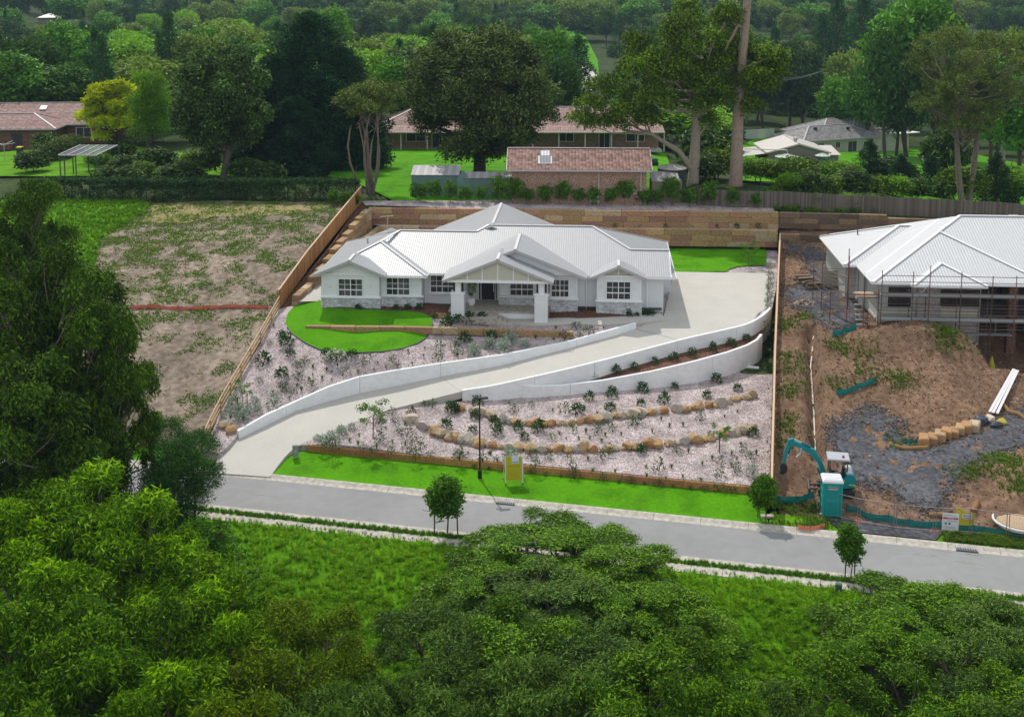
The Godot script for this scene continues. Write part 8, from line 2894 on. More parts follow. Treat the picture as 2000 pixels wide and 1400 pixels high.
func ball_plant(r: RandomNumberGenerator, n: int, leaf: Vector2, lo: Color, hi: Color) -> Shape:
	# a loose rounded little shrub, about one metre across
	var s := Shape.new()
	s.col = Color(0.06, 0.045, 0.03)
	for k in 5:
		var a := r.randf() * TAU
		s.tube([Vector3(0, -0.05, 0), Vector3(cos(a) * 0.25, 0.5, sin(a) * 0.25)], [0.02, 0.008], 4)
	for i in n:
		var d := Vector3(r.randfn(), r.randfn() + 0.4, r.randfn()).normalized()
		if d.y < -0.1:
			d.y = -d.y
		var p := Vector3(d.x * 0.46, 0.14 + d.y * 0.72, d.z * 0.46) * r.randf_range(0.55, 1.1)
		var aim := (d + Vector3(r.randfn(), r.randfn(), r.randfn()) * 0.5).normalized()
		var side := aim.cross(Vector3(r.randfn(), 1, r.randfn())).normalized() * leaf.y * 0.5
		s.col = lo.lerp(hi, r.randf())
		s.tri(p - side * 0.3, p + aim * leaf.x * 0.5 + side, p + aim * leaf.x)
		s.tri(p - side * 0.3, p + aim * leaf.x, p + aim * leaf.x * 0.5 - side)
	return s


func build_garden_plants():
	var r := RandomNumberGenerator.new()
	r.seed = 63
	var shrub := []
	var silver := []
	var tuft := []
	for k in 3:
		shrub.append(ball_plant(r, 150, Vector2(0.22, 0.13), Color(0.018, 0.055, 0.018), Color(0.06, 0.14, 0.04)).mesh(M.leaf))
		silver.append(ball_plant(r, 150, Vector2(0.28, 0.09), Color(0.20, 0.27, 0.21), Color(0.42, 0.50, 0.43)).mesh(M.leaf_dull))
		tuft.append(strappy(r, 34, 0.42, 0.022, Color(0.06, 0.09, 0.02), Color(0.20, 0.24, 0.07), 0.6).mesh(M.leaf))
		tuft.append(ball_plant(r, 70, Vector2(0.2, 0.1), Color(0.035, 0.07, 0.02), Color(0.11, 0.16, 0.06)).mesh(M.leaf))
	var sets := [
		["tuft_plant", "tuft", [Vector3(-17.8,3.98,-88.9),Vector3(-17.6,3.43,-86.1),Vector3(-17.3,2.38,-80.9),Vector3(-16.1,2.09,-79.5),Vector3(-15.5,2.13,-79.6),Vector3(-15.3,2.26,-80),Vector3(-14.9,1.94,-78.9),Vector3(-14.9,2.97,-82.2),Vector3(-14.7,2.09,-79.4),Vector3(-14.6,2.35,-80.2),Vector3(-14.6,2.56,-80.8),Vector3(-14.5,3.15,-82.7),Vector3(-14.2,2.2,-79.7),Vector3(-13.9,2.6,-80.9),Vector3(-13.8,3.02,-82.1),Vector3(-13.7,2.77,-81.3),Vector3(-13.6,2.39,-80.2),Vector3(-13,2.64,-80.9),Vector3(-12.8,2.97,-81.7),Vector3(-12.4,2.89,-81.5),Vector3(-12.3,2.59,-80.7),Vector3(-12.1,3.17,-82.1),Vector3(-11.6,2.74,-81.1),Vector3(-11.4,3,-81.6),Vector3(-10.6,2.9,-81.4),Vector3(-10.3,3.25,-82),Vector3(-9.9,3.66,-82.8),Vector3(-9.5,3.04,-81.5),Vector3(-9.3,3.34,-82.1),Vector3(-8.7,3.16,-81.7),Vector3(-8.3,3.42,-82.2),Vector3(-7.9,3.19,-81.7),Vector3(-7.3,3.77,-83.4),Vector3(-6.9,3.28,-82.1),Vector3(-6.2,3.5,-83.3),Vector3(-6.2,3.68,-84.4),Vector3(-5.4,3.77,-85.7),Vector3(-5.2,3.22,-83),Vector3(-5.2,4.02,-86.6),Vector3(-5.1,3.51,-84.3),Vector3(-4.1,3.59,-84.9),Vector3(-3.9,3.36,-83.8),Vector3(-3.8,3.35,-83.8),Vector3(1.7,4.04,-85.7),Vector3(3,4.01,-85.4),Vector3(3.2,4.46,-86.8),Vector3(3.8,4.02,-85.5),Vector3(4.7,4.45,-86.8),Vector3(4.9,4.09,-85.9),Vector3(5.6,4.2,-86.4),Vector3(6.7,4.33,-87.2)], tuft, 0.75, "small plant in the gravel above the driveway", "%s small plant from the left in the bed above the driveway"],
		["shrub", "shrub", [Vector3(-17.5,2.91,-83.3),Vector3(-16.8,3.9,-86.6),Vector3(-16.2,3.7,-85.4),Vector3(-15.8,2.6,-81.2),Vector3(-15.7,3.35,-83.8),Vector3(-13,3.44,-83.2),Vector3(-11.2,3.56,-82.8),Vector3(-4.8,4.38,-87.3),Vector3(-4,4.59,-88),Vector3(-3.4,3.83,-85.7),Vector3(-3.1,4.46,-88.1),Vector3(-2.2,4.41,-88.2),Vector3(-1.5,3.91,-85.8)], shrub, 0.95, "shrubs in the bed above the driveway", "%s dark rounded shrub from the left in the bed above the driveway"],
		["silver_plant", "plant", [Vector3(-18.5,1.65,-78.2),Vector3(-18.4,1.33,-76.9),Vector3(-17.7,1.45,-77.4),Vector3(-17.5,1.25,-76.7),Vector3(-17.1,1.71,-78.3),Vector3(-16.7,1.48,-77.5),Vector3(-15.8,1.7,-78.2),Vector3(-2.7,3.42,-83.8),Vector3(-2.6,3.43,-83.8),Vector3(-1.6,3.66,-84.7),Vector3(-1.6,3.67,-84.7),Vector3(-0.6,3.6,-84.1),Vector3(-0.1,3.81,-85.4),Vector3(0.9,3.74,-84.7)], silver, 0.85, "silver plants above the driveway", "%s silvery plant from the left in the bed above the driveway"],
		["tuft_plant", "tuft", [Vector3(-11.2,0.91,-72.6),Vector3(-10.7,0.92,-72.5),Vector3(-10.2,0.99,-73.7),Vector3(-9.7,1.05,-74.5),Vector3(-9.6,0.97,-73.2),Vector3(-9.2,0.93,-72.7),Vector3(-8.6,0.87,-72),Vector3(-8.6,1.22,-76.2),Vector3(-8.5,1.3,-76.9),Vector3(-8.4,0.92,-72.8),Vector3(-8.4,1.06,-74.8),Vector3(-8.3,0.99,-73.9),Vector3(-8.1,1.13,-75.5),Vector3(-7.9,1.39,-77.5),Vector3(-7.6,1.22,-76.3),Vector3(-7.5,0.93,-73.6),Vector3(-7.4,0.85,-72),Vector3(-7.2,1.03,-74.9),Vector3(-6.7,0.99,-74.6),Vector3(-6.6,1.36,-77.3),Vector3(-6.6,1.47,-78.1),Vector3(-6.5,0.87,-72.8),Vector3(-6.1,0.92,-73.7),Vector3(-6,0.81,-71.7),Vector3(-5.8,1.51,-78.5),Vector3(-5.7,0.86,-72.6),Vector3(-5.3,1.5,-78.5),Vector3(-5,0.82,-71.7),Vector3(-3.2,0.82,-71.4),Vector3(-3.2,0.81,-71.2),Vector3(-2.7,0.87,-72),Vector3(-1.8,0.83,-71),Vector3(-1.8,0.82,-70.9),Vector3(-1.4,0.89,-71.9),Vector3(-1.3,0.89,-71.8),Vector3(-0.9,0.85,-71),Vector3(-0.9,0.85,-70.9),Vector3(-0.2,1.46,-79.3),Vector3(0.1,1.37,-77.9),Vector3(1.2,0.91,-71.3),Vector3(1.3,1.42,-78.7),Vector3(1.4,0.84,-70.1),Vector3(2.2,0.92,-71.2),Vector3(2.5,1.11,-73.8),Vector3(2.7,1.41,-78),Vector3(3,1.17,-74.5),Vector3(3.4,0.94,-71.2),Vector3(3.4,1.12,-73.8),Vector3(3.5,1.42,-77.6),Vector3(3.6,0.86,-69.9),Vector3(3.9,1.21,-74.9),Vector3(4.2,1.12,-73.8),Vector3(4.6,0.93,-70.9),Vector3(4.7,1.21,-74.7),Vector3(4.8,0.84,-69.4),Vector3(4.8,1.49,-78.1),Vector3(4.9,1.13,-73.8),Vector3(5.4,0.95,-71.1),Vector3(5.4,1.21,-74.6),Vector3(5.6,1.48,-77.3),Vector3(5.6,1.28,-75.3),Vector3(5.6,1.11,-73.4),Vector3(5.9,1.18,-74.2),Vector3(5.9,0.99,-71.6),Vector3(6.1,0.84,-69.2),Vector3(6.2,1.34,-75.7),Vector3(6.4,1.24,-74.8),Vector3(6.9,1.19,-74.2),Vector3(7.7,1.33,-75.6),Vector3(7.9,0.83,-68.6),Vector3(8,0.9,-69.8),Vector3(8.1,1.35,-75.8),Vector3(8.7,0.89,-69.3),Vector3(8.9,1.25,-74.6),Vector3(9,0.97,-70.6),Vector3(9,0.83,-68.3),Vector3(9.5,0.92,-69.7),Vector3(9.7,1.37,-76.4),Vector3(10,0.85,-68.4),Vector3(10.1,1.04,-71.7),Vector3(10.1,1.3,-75.4),Vector3(10.8,1.05,-71.8),Vector3(11,0.84,-68),Vector3(11,1.31,-75.6),Vector3(11.4,0.96,-70.1),Vector3(12.1,1.01,-70.8),Vector3(12.2,0.88,-68.4),Vector3(12.2,1.34,-76.4),Vector3(12.5,0.97,-70.1),Vector3(13.1,0.97,-69.9),Vector3(13.2,0.92,-69),Vector3(13.4,1.05,-71.5),Vector3(13.6,1.01,-70.8),Vector3(13.9,1.36,-77),Vector3(14.2,1.11,-72.7),Vector3(14.2,1.06,-71.7),Vector3(14.4,1.02,-70.8),Vector3(14.9,1.06,-71.5),Vector3(14.9,1.41,-77.8)], tuft, 0.72, "small plants in the lower gravel garden", "%s small plant from the left in the gravel garden below the driveway"],
		["shrub", "shrub", [Vector3(-4.2,1.15,-75.7),Vector3(-4,1.43,-77.9),Vector3(-3.8,1.42,-77.8),Vector3(-2.5,1.1,-75),Vector3(-2.4,1.31,-77),Vector3(-2.3,1.5,-78.8),Vector3(-1.1,1.2,-75.8),Vector3(-0.9,1.1,-74.6),Vector3(0.4,1.17,-75.2),Vector3(0.8,1.08,-73.9),Vector3(1.7,1.18,-74.9),Vector3(4.3,1.44,-77.4),Vector3(5.2,1.55,-79.7),Vector3(6.5,1.51,-77.9),Vector3(6.8,1.58,-80.3),Vector3(7.9,1.03,-71.8),Vector3(8.6,1.52,-78.6),Vector3(9,1.59,-81.3),Vector3(10.2,1.51,-79.2),Vector3(11.3,1.58,-82),Vector3(13.3,1.52,-80.3),Vector3(14.4,1.61,-83.2),Vector3(15.2,1.19,-74.2),Vector3(15.6,1.59,-81.6),Vector3(18.6,1.74,-85.2),Vector3(19,1.91,-87.8),Vector3(19.7,2.2,-90.2)], shrub, 0.72, "shrubs in the lower gravel garden", "%s dark shrub from the left in the gravel garden below the driveway"],
		["silver_plant", "plant", [Vector3(-12.3,0.88,-74.2),Vector3(-11.8,0.9,-73.4),Vector3(-11.5,0.97,-74.4),Vector3(-11.1,0.96,-73.6),Vector3(-11,1.06,-75.3),Vector3(-10.8,1.03,-74.6),Vector3(-10.3,1.11,-75.5),Vector3(-0.1,0.88,-71.3),Vector3(14.1,0.92,-68.7)], silver, 0.7, "silver plants in the lower gravel garden", "%s silvery plant from the left in the gravel below the driveway"],
		["shrub", "shrub", [Vector3(2.3,1.88,-82.6),Vector3(4.2,2.09,-82.6),Vector3(5.7,2.27,-82.3),Vector3(7.3,2.5,-82.5),Vector3(8.6,2.66,-83),Vector3(10.1,2.81,-83.8),Vector3(11.5,2.92,-84.3),Vector3(12.9,3.02,-84.9),Vector3(14.5,3.14,-85.7),Vector3(16,3.26,-86.6),Vector3(17.3,3.36,-87.5)], shrub, 0.72, "shrubs in the narrow planter", "%s shrub from the left in the narrow planter between the white walls"],
		["tuft_plant", "tuft", [Vector3(-2.3,0.33,-71),Vector3(-1.4,0.33,-70.8),Vector3(-0.4,0.33,-70.5),Vector3(1.2,0.33,-70.1),Vector3(2,0.33,-69.9),Vector3(2.9,0.33,-69.7),Vector3(3.7,0.33,-69.5),Vector3(5.4,0.33,-69.1),Vector3(6.3,0.33,-68.9),Vector3(7,0.33,-68.7),Vector3(7.8,0.33,-68.6),Vector3(8.6,0.33,-68.4),Vector3(9.4,0.33,-68.2),Vector3(10.4,0.33,-67.9),Vector3(11.2,0.33,-67.8),Vector3(12,0.33,-67.6),Vector3(12.7,0.33,-67.4),Vector3(13.6,0.33,-67.2)], tuft, 0.7, "small plants along the sandstone edging", "%s small plant from the left at the foot of the orange sandstone edging"],
		["shrub", "shrub", [Vector3(-10.3,6.42,-115.5),Vector3(-7.8,6.42,-115.2),Vector3(7.3,6.42,-114),Vector3(9.7,6.42,-113.8),Vector3(12.1,6.42,-113.8),Vector3(14.5,6.42,-113.5),Vector3(16.9,6.42,-113.5),Vector3(19.3,6.42,-113.3),Vector3(21.1,6.42,-113.1),Vector3(23.1,6.42,-113.1)], shrub, 0.55, "shrubs on the rear terrace", "%s little shrub from the left on the terrace between the block walls"],
		["shrub", "shrub", [Vector3(19.7,4.6,-91.8),Vector3(20.1,4.6,-93.6),Vector3(20.6,4.62,-95.5),Vector3(21,4.62,-97.6),Vector3(21.5,4.62,-99.8),Vector3(22,4.62,-102.1),Vector3(22.4,4.62,-104.9)], silver, 0.5, "pale shrubs beside the driveway apron", "%s pale round shrub from the left between driveway and right-hand fence"],
		["shrub", "shrub", [Vector3(-11.6,5,-90.1),Vector3(-8.8,4.94,-90.4),Vector3(-7.9,4.95,-90.2),Vector3(-7,4.96,-90.1),Vector3(-5.7,4.79,-88.3),Vector3(-4.7,4.61,-87.8),Vector3(8.8,4.56,-89.5),Vector3(9.4,4.56,-89.6),Vector3(10.1,4.55,-89.8),Vector3(10.5,4.56,-89.9)], shrub, 0.55, "shrubs against the house", "%s low shrub from the left against the white house front"],
	]
	for q in sets:
		for i in q[2].size():
			var p: Vector3 = q[2][i]
			var g: float = q[4] * r.randf_range(0.7, 1.25)
			plant(q[0], q[6] % nth(i), p, q[3][r.randi() % q[3].size()], Vector3(g, g * r.randf_range(0.75, 1.1), g), r.randf() * TAU, q[5], q[1])
	# the white-flowering shrub below the lawn
	var fl := ball_plant(r, 220, Vector2(0.16, 0.08), Color(0.08, 0.13, 0.05), Color(0.20, 0.26, 0.12))
	for i in 110:
		var d := Vector3(r.randfn(), absf(r.randfn()), r.randfn()).normalized()
		fl.col = Color(0.7, 0.68, 0.66)
		fl.box(Vector3(d.x * 0.5, 0.2 + d.y * 0.7, d.z * 0.5), Vector3(0.05, 0.05, 0.05))
	plant("flowering_shrub", "white-flowering shrub at the lower edge of the round lawn", Vector3(-12.26,3.34,-82.56), fl.mesh(M.leaf), Vector3(1.5, 1.0, 1.2), 0.3, "", "shrub")
	# screen of young trees along the top terrace
	var young := []
	for k in 3:
		young.append(meshed(gum_like(r, 2.5, 0.95, 17, 62, shapes.broad, Color(0.12, 0.10, 0.08), 2, 0.03, Vector2(0.16, 0.38), 0.1, 1.0), M.leaf))
	var i := 0
	for p in [Vector3(-17.23,8.07,-116.22),Vector3(-16.09,8.06,-115.77),Vector3(-14.91,8.03,-115.37),Vector3(-8.93,8.09,-117.2),Vector3(-7.55,8.08,-117.25),Vector3(-5.95,8.06,-117.1),Vector3(-4.46,8.03,-116.95),Vector3(-2.97,8.03,-116.99),Vector3(-1.24,8,-116.85),Vector3(0.15,8,-116.89),Vector3(1.58,7.97,-116.75),Vector3(3.22,7.96,-116.8),Vector3(4.85,7.95,-116.85),Vector3(6.43,7.93,-116.72),Vector3(7.9,7.9,-116.6),Vector3(9.49,7.89,-116.65),Vector3(10.98,7.88,-116.69),Vector3(12.6,7.85,-116.6),Vector3(13.84,7.84,-116.64),Vector3(15.33,7.83,-116.72),Vector3(17.06,7.78,-116.69),Vector3(19.03,7.74,-116.66),Vector3(21.24,7.71,-116.55),Vector3(23.41,7.7,-116.31)]:
		var g := r.randf_range(0.75, 1.15) if i > 2 else 0.7
		tree_thing("screen_shrub", "%s young screening shrub from the left above the block walls" % nth(i), p, r.randf() * TAU, Vector3(g, g * r.randf_range(0.8, 1.3), g), young[i % 3], "screening shrubs along the rear boundary", "shrub")
		i += 1
	# thin staked saplings
	var sap := [Shape.new(), Shape.new()]
	sap[0].col = Color(0.16, 0.12, 0.09)
	sap[0].tube([Vector3(0, -0.1, 0), Vector3(0.03, 0.8, 0), Vector3(0.1, 1.7, 0.05)], [0.035, 0.028, 0.012], 5)
	for k in 7:
		var a := k * 2.4
		var t := Vector3(cos(a) * 0.6, 1.1 + 0.16 * k, sin(a) * 0.6)
		limb(sap[0], Vector3(0.03, 0.7 + 0.1 * k, 0), t, 0.015, 0.006, r, 0.0, 4)
		fill_clump(sap[1], shapes.broad, t, Vector3(0.25, 0.18, 0.25), 4, r, -1.0, 0.7)
	var sm := meshed(sap, M.leaf_dull)
	var spots := [Vector3(-8.79,1.02,-74.23),Vector3(12.69,1.07,-71.86),Vector3(20.77,4.65,-105.11),Vector3(-17.75,1.56,-77.83)]
	var texts := ["thin bare sapling in the gravel beside the lower driveway", "thin staked sapling near the right end of the lower boulder row", "thin sapling in the corner bed of the back lawn", "thin staked sapling by the rail fence above the wall end"]
	for k in 4:
		var o := tree_thing("sapling", texts[k], spots[k], k * 1.4, Vector3.ONE * [1.15, 0.8, 1.0, 0.9][k], sm, "thin saplings")
		if k == 1 or k == 3:
			for e in [-0.5, 0.5]:
				var s := Shape.new()
				s.col = Color(0.16, 0.09, 0.05)
				s.box(Vector3(e, 0.5, 0.05), Vector3(0.045, 1.2, 0.045))
				part("stake", s, M.wood, o)
	# leaves of the potted tree
	var ps := Shape.new()
	for k in 5:
		fill_clump(ps, shapes.broad, Vector3(0.1 * cos(k * 2.2), 1.0 + 0.16 * k, 0.1 * sin(k * 2.2)), Vector3(0.3, 0.25, 0.3), 4, r, -1.0, 0.6)
	part("crown", ps, M.leaf_dull, shapes.pot)
	build_boulders(r)


func build_boulders(r: RandomNumberGenerator):
	var tones := [Color(0.50, 0.41, 0.30), Color(0.47, 0.31, 0.16), Color(0.55, 0.49, 0.42), Color(0.52, 0.38, 0.23), Color(0.44, 0.42, 0.39), Color(0.42, 0.24, 0.12)]
	var kinds := []
	for k in 12:
		kinds.append(rock_shape(r, Vector3.ONE, tones[k % 6]).mesh(M.rock))
	var rows := [[[Vector3(-3.4,1.46,-78.17),Vector3(-2.72,1.41,-77.83),Vector3(-1.65,1.33,-77.25),Vector3(-0.37,1.26,-76.43),Vector3(0.72,1.24,-75.98),Vector3(2.13,1.24,-75.71),Vector3(3.66,1.3,-75.87),Vector3(5.32,1.38,-76.25),Vector3(7,1.44,-76.71),Vector3(8.71,1.45,-77.31),Vector3(10.42,1.44,-77.68),Vector3(11.83,1.44,-78.15),Vector3(13.13,1.45,-78.6),Vector3(14.21,1.47,-79.03),Vector3(15.13,1.51,-79.74),Vector3(16.67,1.57,-80.32)], "upper"], [[Vector3(-6.98,1.3,-76.87),Vector3(-6.11,1.16,-75.99),Vector3(-4.96,1.05,-75.02),Vector3(-3.74,0.99,-74.05),Vector3(-2.36,0.96,-73.27),Vector3(-1.4,0.97,-73.01),Vector3(-3.87,0.99,-74.08),Vector3(-2.47,0.97,-73.39),Vector3(-1.19,0.95,-72.76),Vector3(0.38,0.97,-72.43),Vector3(1.83,0.97,-72.14),Vector3(3.49,0.99,-72.09),Vector3(5.15,1.01,-72.05),Vector3(6.62,1.04,-72.24),Vector3(8.2,1.08,-72.43),Vector3(9.26,1.1,-72.64),Vector3(10.9,1.14,-73.1),Vector3(12.22,1.16,-73.47),Vector3(13.16,1.19,-74.09),Vector3(14.28,1.2,-74.35),Vector3(15.44,1.25,-75.14)], "lower"]]
	for row in rows:
		var line := smooth_line(row[0], 0.2)
		var at := 0.0
		var n := 0
		var i := 0
		while i < line.size() - 1:
			var size := r.randf_range(0.6, 1.1) if r.randf() < 0.75 else r.randf_range(0.35, 0.5)
			var p: Vector3 = line[i]
			p.y = fits.lower.at(p.x, p.z)
			var o := put("boulder", kinds[r.randi() % 12], null, p + Vector3(r.randf_range(-0.05, 0.05), size * 0.26, r.randf_range(-0.1, 0.1)))
			o.rotation = Vector3(r.randf_range(-0.2, 0.2), r.randf() * TAU, r.randf_range(-0.2, 0.2))
			o.scale = Vector3(size * r.randf_range(0.95, 1.25), size * r.randf_range(0.7, 1.0), size * r.randf_range(0.75, 1.05))
			tag(o, "%s sandstone boulder from the left in the %s curved boulder row" % [nth(n), row[1]], "boulder", "boulders of the %s row" % row[1])
			n += 1
			if size > 0.4 and r.randf() < 0.6:
				var s2 := r.randf_range(0.22, 0.42)
				var o2 := put("boulder", kinds[r.randi() % 12], null, p + Vector3(r.randf_range(-0.2, 0.2), s2 * 0.25, -0.35 - r.randf() * 0.2))
				o2.rotation = Vector3(0, r.randf() * TAU, 0.2)
				o2.scale = Vector3(s2, s2 * 0.8, s2)
				tag(o2, "small stone tucked behind the %s boulder of the %s row" % [nth(n - 1), row[1]], "boulder", "boulders of the %s row" % row[1])
			i += maxi(1, int(round(size * 0.55 / 0.2)))
	var b2 := [Vector3(-18.64,1.09,-75.9),Vector3(-18.01,0.96,-75.44)]
	for k in 2:
		var o := put("boulder", kinds[[0, 1][k]], null, b2[k] + Vector3(0, 0.22, 0))
		o.scale = Vector3(1.0, 0.7, 0.8)
		o.rotation.y = k * 1.3
		tag(o, ["pale boulder against the rail fence at the wall end", "golden boulder touching the low end of the long white wall"][k], "boulder")


# ---------------------------------------------------------------- street things

func build_street_things():
	var lp := thing("street_lamp", "black street lamp pole on the lawn strip beside the yellow sign", "lamp", Vector3(-1.92,0.25,-69.78))
	var s := Shape.new()
	s.col = Color(0.012, 0.012, 0.014)
	s.tube([Vector3(0, -0.2, 0), Vector3(0, 5.0, 0)], [0.06, 0.045], 10)
	part("pole", s, M.gloss, lp)
	var b := Shape.new()
	b.col = Color(0.012, 0.012, 0.014)
	b.lathe(Vector3(0, -0.05, 0), [Vector2(0.13, 0), Vector2(0.13, 0.55), Vector2(0.09, 0.62), Vector2(0.06, 0.64)], 12)
	part("base_sleeve", b, M.gloss, lp)
	var hd := Shape.new()
	hd.col = Color(0.015, 0.015, 0.017)
	hd.block(Vector3(0.2, 5.02, 0.1), Vector3(0.62, 0.09, 0.26), Basis(Vector3.UP, 0.2), 0.03)
	hd.block(Vector3(-0.12, 5.0, 0), Vector3(0.3, 0.08, 0.16), Basis(), 0.02)
	part("lamp_head", hd, M.gloss, lp)
	# A-frame sign
	var sg := thing("a_frame_sign", "yellow A-frame sale sign on the lawn strip beside the lamp", "sign", Vector3(0.12,0.26,-68.87), 0.06)
	var lean := Basis(Vector3.RIGHT, -0.14)
	var p := Shape.new()
	p.col = Color(0.40, 0.36, 0.0)
	p.box(lean * Vector3(0, 0.95, 0.0), Vector3(1.02, 1.4, 0.03), lean)
	part("board_body", p, M.paint, sg)
	var w := Shape.new()
	w.col = Color(0.52, 0.57, 0.68)
	w.box(lean * Vector3(0.08, 1.45, 0.022), Vector3(0.44, 0.4, 0.012), lean)
	part("logo_panel", w, M.paint, sg)
	words("RayWhite", 0.1, sg, lean * Vector3(0.08, 1.34, 0.032), Color(0.03, 0.03, 0.06), lean)
	for q in [[0.0, 1.08, 0.8, 0.05, 0.6], [0.0, 0.85, 0.7, 0.02, 0.8], [0.0, 0.72, 0.7, 0.02, 0.8], [-0.05, 0.6, 0.5, 0.035, 0.65], [0.05, 0.47, 0.55, 0.035, 0.65]]:
		for k in 5:
			var t := Shape.new()
			t.col = Color(0.40, 0.36, 0.0) * q[4]
			t.box(lean * Vector3(q[0] - q[2] / 2.0 + q[2] * (k + 0.5) / 5.0, q[1], 0.02), Vector3(q[2] / 5.0 * 0.7, q[3], 0.008), lean)
			part("printed_line", t, M.paint, sg)
	for x in [-0.5, 0.5]:
		var t := Shape.new()
		t.col = Color(0.6, 0.6, 0.62)
		t.bar(lean * Vector3(x, 0, 0.0), lean * Vector3(x, 1.66, 0.0), 0.05, 0.05)
		t.bar(Vector3(x * 1.25, 0, -0.75), lean * Vector3(x, 1.6, -0.03), 0.04, 0.04)
		part("leg", t, M.paint, sg)
		var f := Shape.new()
		f.col = Color(0.02, 0.02, 0.02)
		f.box(lean * Vector3(x, 0.03, 0), Vector3(0.08, 0.07, 0.08))
		f.box(Vector3(x * 1.25, 0.03, -0.75), Vector3(0.07, 0.06, 0.07))
		part("foot", f, M.paint, sg)
	# drain gratings in the kerb
	for q in [[14.54, "drain grating in the far kerb below the yellow sign"], [39.51, "drain grating in the far kerb at the right edge"]]:
		var g := thing("drain_grate", q[1], "drain", on_road(q[0], 0.06, 0.05), -0.235)
		var f := Shape.new()
		f.col = Color(0.05, 0.05, 0.055)
		f.box(Vector3(0, 0.0, -0.22), Vector3(1.1, 0.03, 0.05))
		f.box(Vector3(0, 0.0, 0.22), Vector3(1.1, 0.03, 0.05))
		f.box(Vector3(0, -0.02, 0), Vector3(1.05, 0.02, 0.4))
		part("frame", f, M.steel, g)
		for k in 9:
			var t := Shape.new()
			t.col = Color(0.22, 0.22, 0.24)
			t.box(Vector3(-0.5 + k * 0.125, 0.005, 0), Vector3(0.045, 0.03, 0.42), Basis(Vector3.UP, 0.25))
			part("bar", t, M.steel, g)
	# service pillars and pit lids
	var el := thing("service_pillar", "grey electrical pillar beside the driveway entrance", "pillar", Vector3(-13.43,0.5,-72.72), 0.1)
	var es := Shape.new()
	es.col = Color(0.25, 0.27, 0.26)
	es.block(Vector3(0, 0.3, 0), Vector3(0.36, 0.75, 0.22), Basis(), 0.03)
	part("cabinet", es, M.paint, el)
	var ed := Shape.new()
	ed.col = Color(0.55, 0.55, 0.52)
	ed.box(Vector3(0.02, 0.3, 0.118), Vector3(0.1, 0.1, 0.02))
	part("meter_face", ed, M.paint, el)
	var gp := thing("service_pillar", "small green service pillar beside the near footpath", "pillar", Vector3(15.98,0,-56.42), -0.2)
	var gs := Shape.new()
	gs.col = Color(0.05, 0.12, 0.07)
	gs.block(Vector3(0, 0.25, 0), Vector3(0.32, 0.62, 0.26), Basis(), 0.04)
	part("cabinet", gs, M.paint, gp)
	var gl := Shape.new()
	gl.col = Color(0.6, 0.6, 0.6)
	gl.box(Vector3(0.02, 0.2, 0.135), Vector3(0.07, 0.16, 0.015))
	part("notice", gl, M.paint, gp)
	var lid := thing("grate_lid", "grey square grate in the gravel beside the driveway mouth", "grate", Vector3(-18.55,0.8,-73.89), 0.1)
	for k in 6:
		var t := Shape.new()
		t.col = Color(0.28, 0.29, 0.31)
		t.box(Vector3(-0.3 + k * 0.12, 0.03, 0), Vector3(0.07, 0.04, 0.6))
		part("bar", t, M.steel, lid)
	var sl := thing("stone_slab", "small pale slab on the grass by the staked kerb tree", "slab", Vector3(14.2,0.2,-64.71), 0.0)
	var ss := Shape.new()
	ss.col = Color(0.52, 0.46, 0.42)
	ss.block(Vector3.ZERO, Vector3(0.7, 0.12, 0.3), Basis(), 0.02)
	part("slab_body", ss, M.rock, sl)


# ---------------------------------------------------------------- grass and chips

func scatter(called: String, label: String, m: Mesh, spots: Array, r: RandomNumberGenerator, lo: float, hi: float, tone: Color, by: float):
	var mm := MultiMesh.new()
	mm.transform_format = MultiMesh.TRANSFORM_3D
	mm.use_colors = true
	mm.mesh = m
	mm.instance_count = spots.size()
	for i in spots.size():
		var k := r.randf_range(lo, hi)
		mm.set_instance_transform(i, Transform3D(Basis(Vector3.UP, r.randf() * TAU).scaled(Vector3(k, k * r.randf_range(0.7, 1.2), k)), spots[i]))
		var g := 1.0 + r.randf_range(-by, by)
		mm.set_instance_color(i, Color(tone.r * g * r.randf_range(0.85, 1.2), tone.g * g, tone.b * g))
	var mi := MultiMeshInstance3D.new()
	mi.name = numbered(called)
	mi.multimesh = mm
	tag(mi, label, "", "", "stuff")
	add_child(mi)


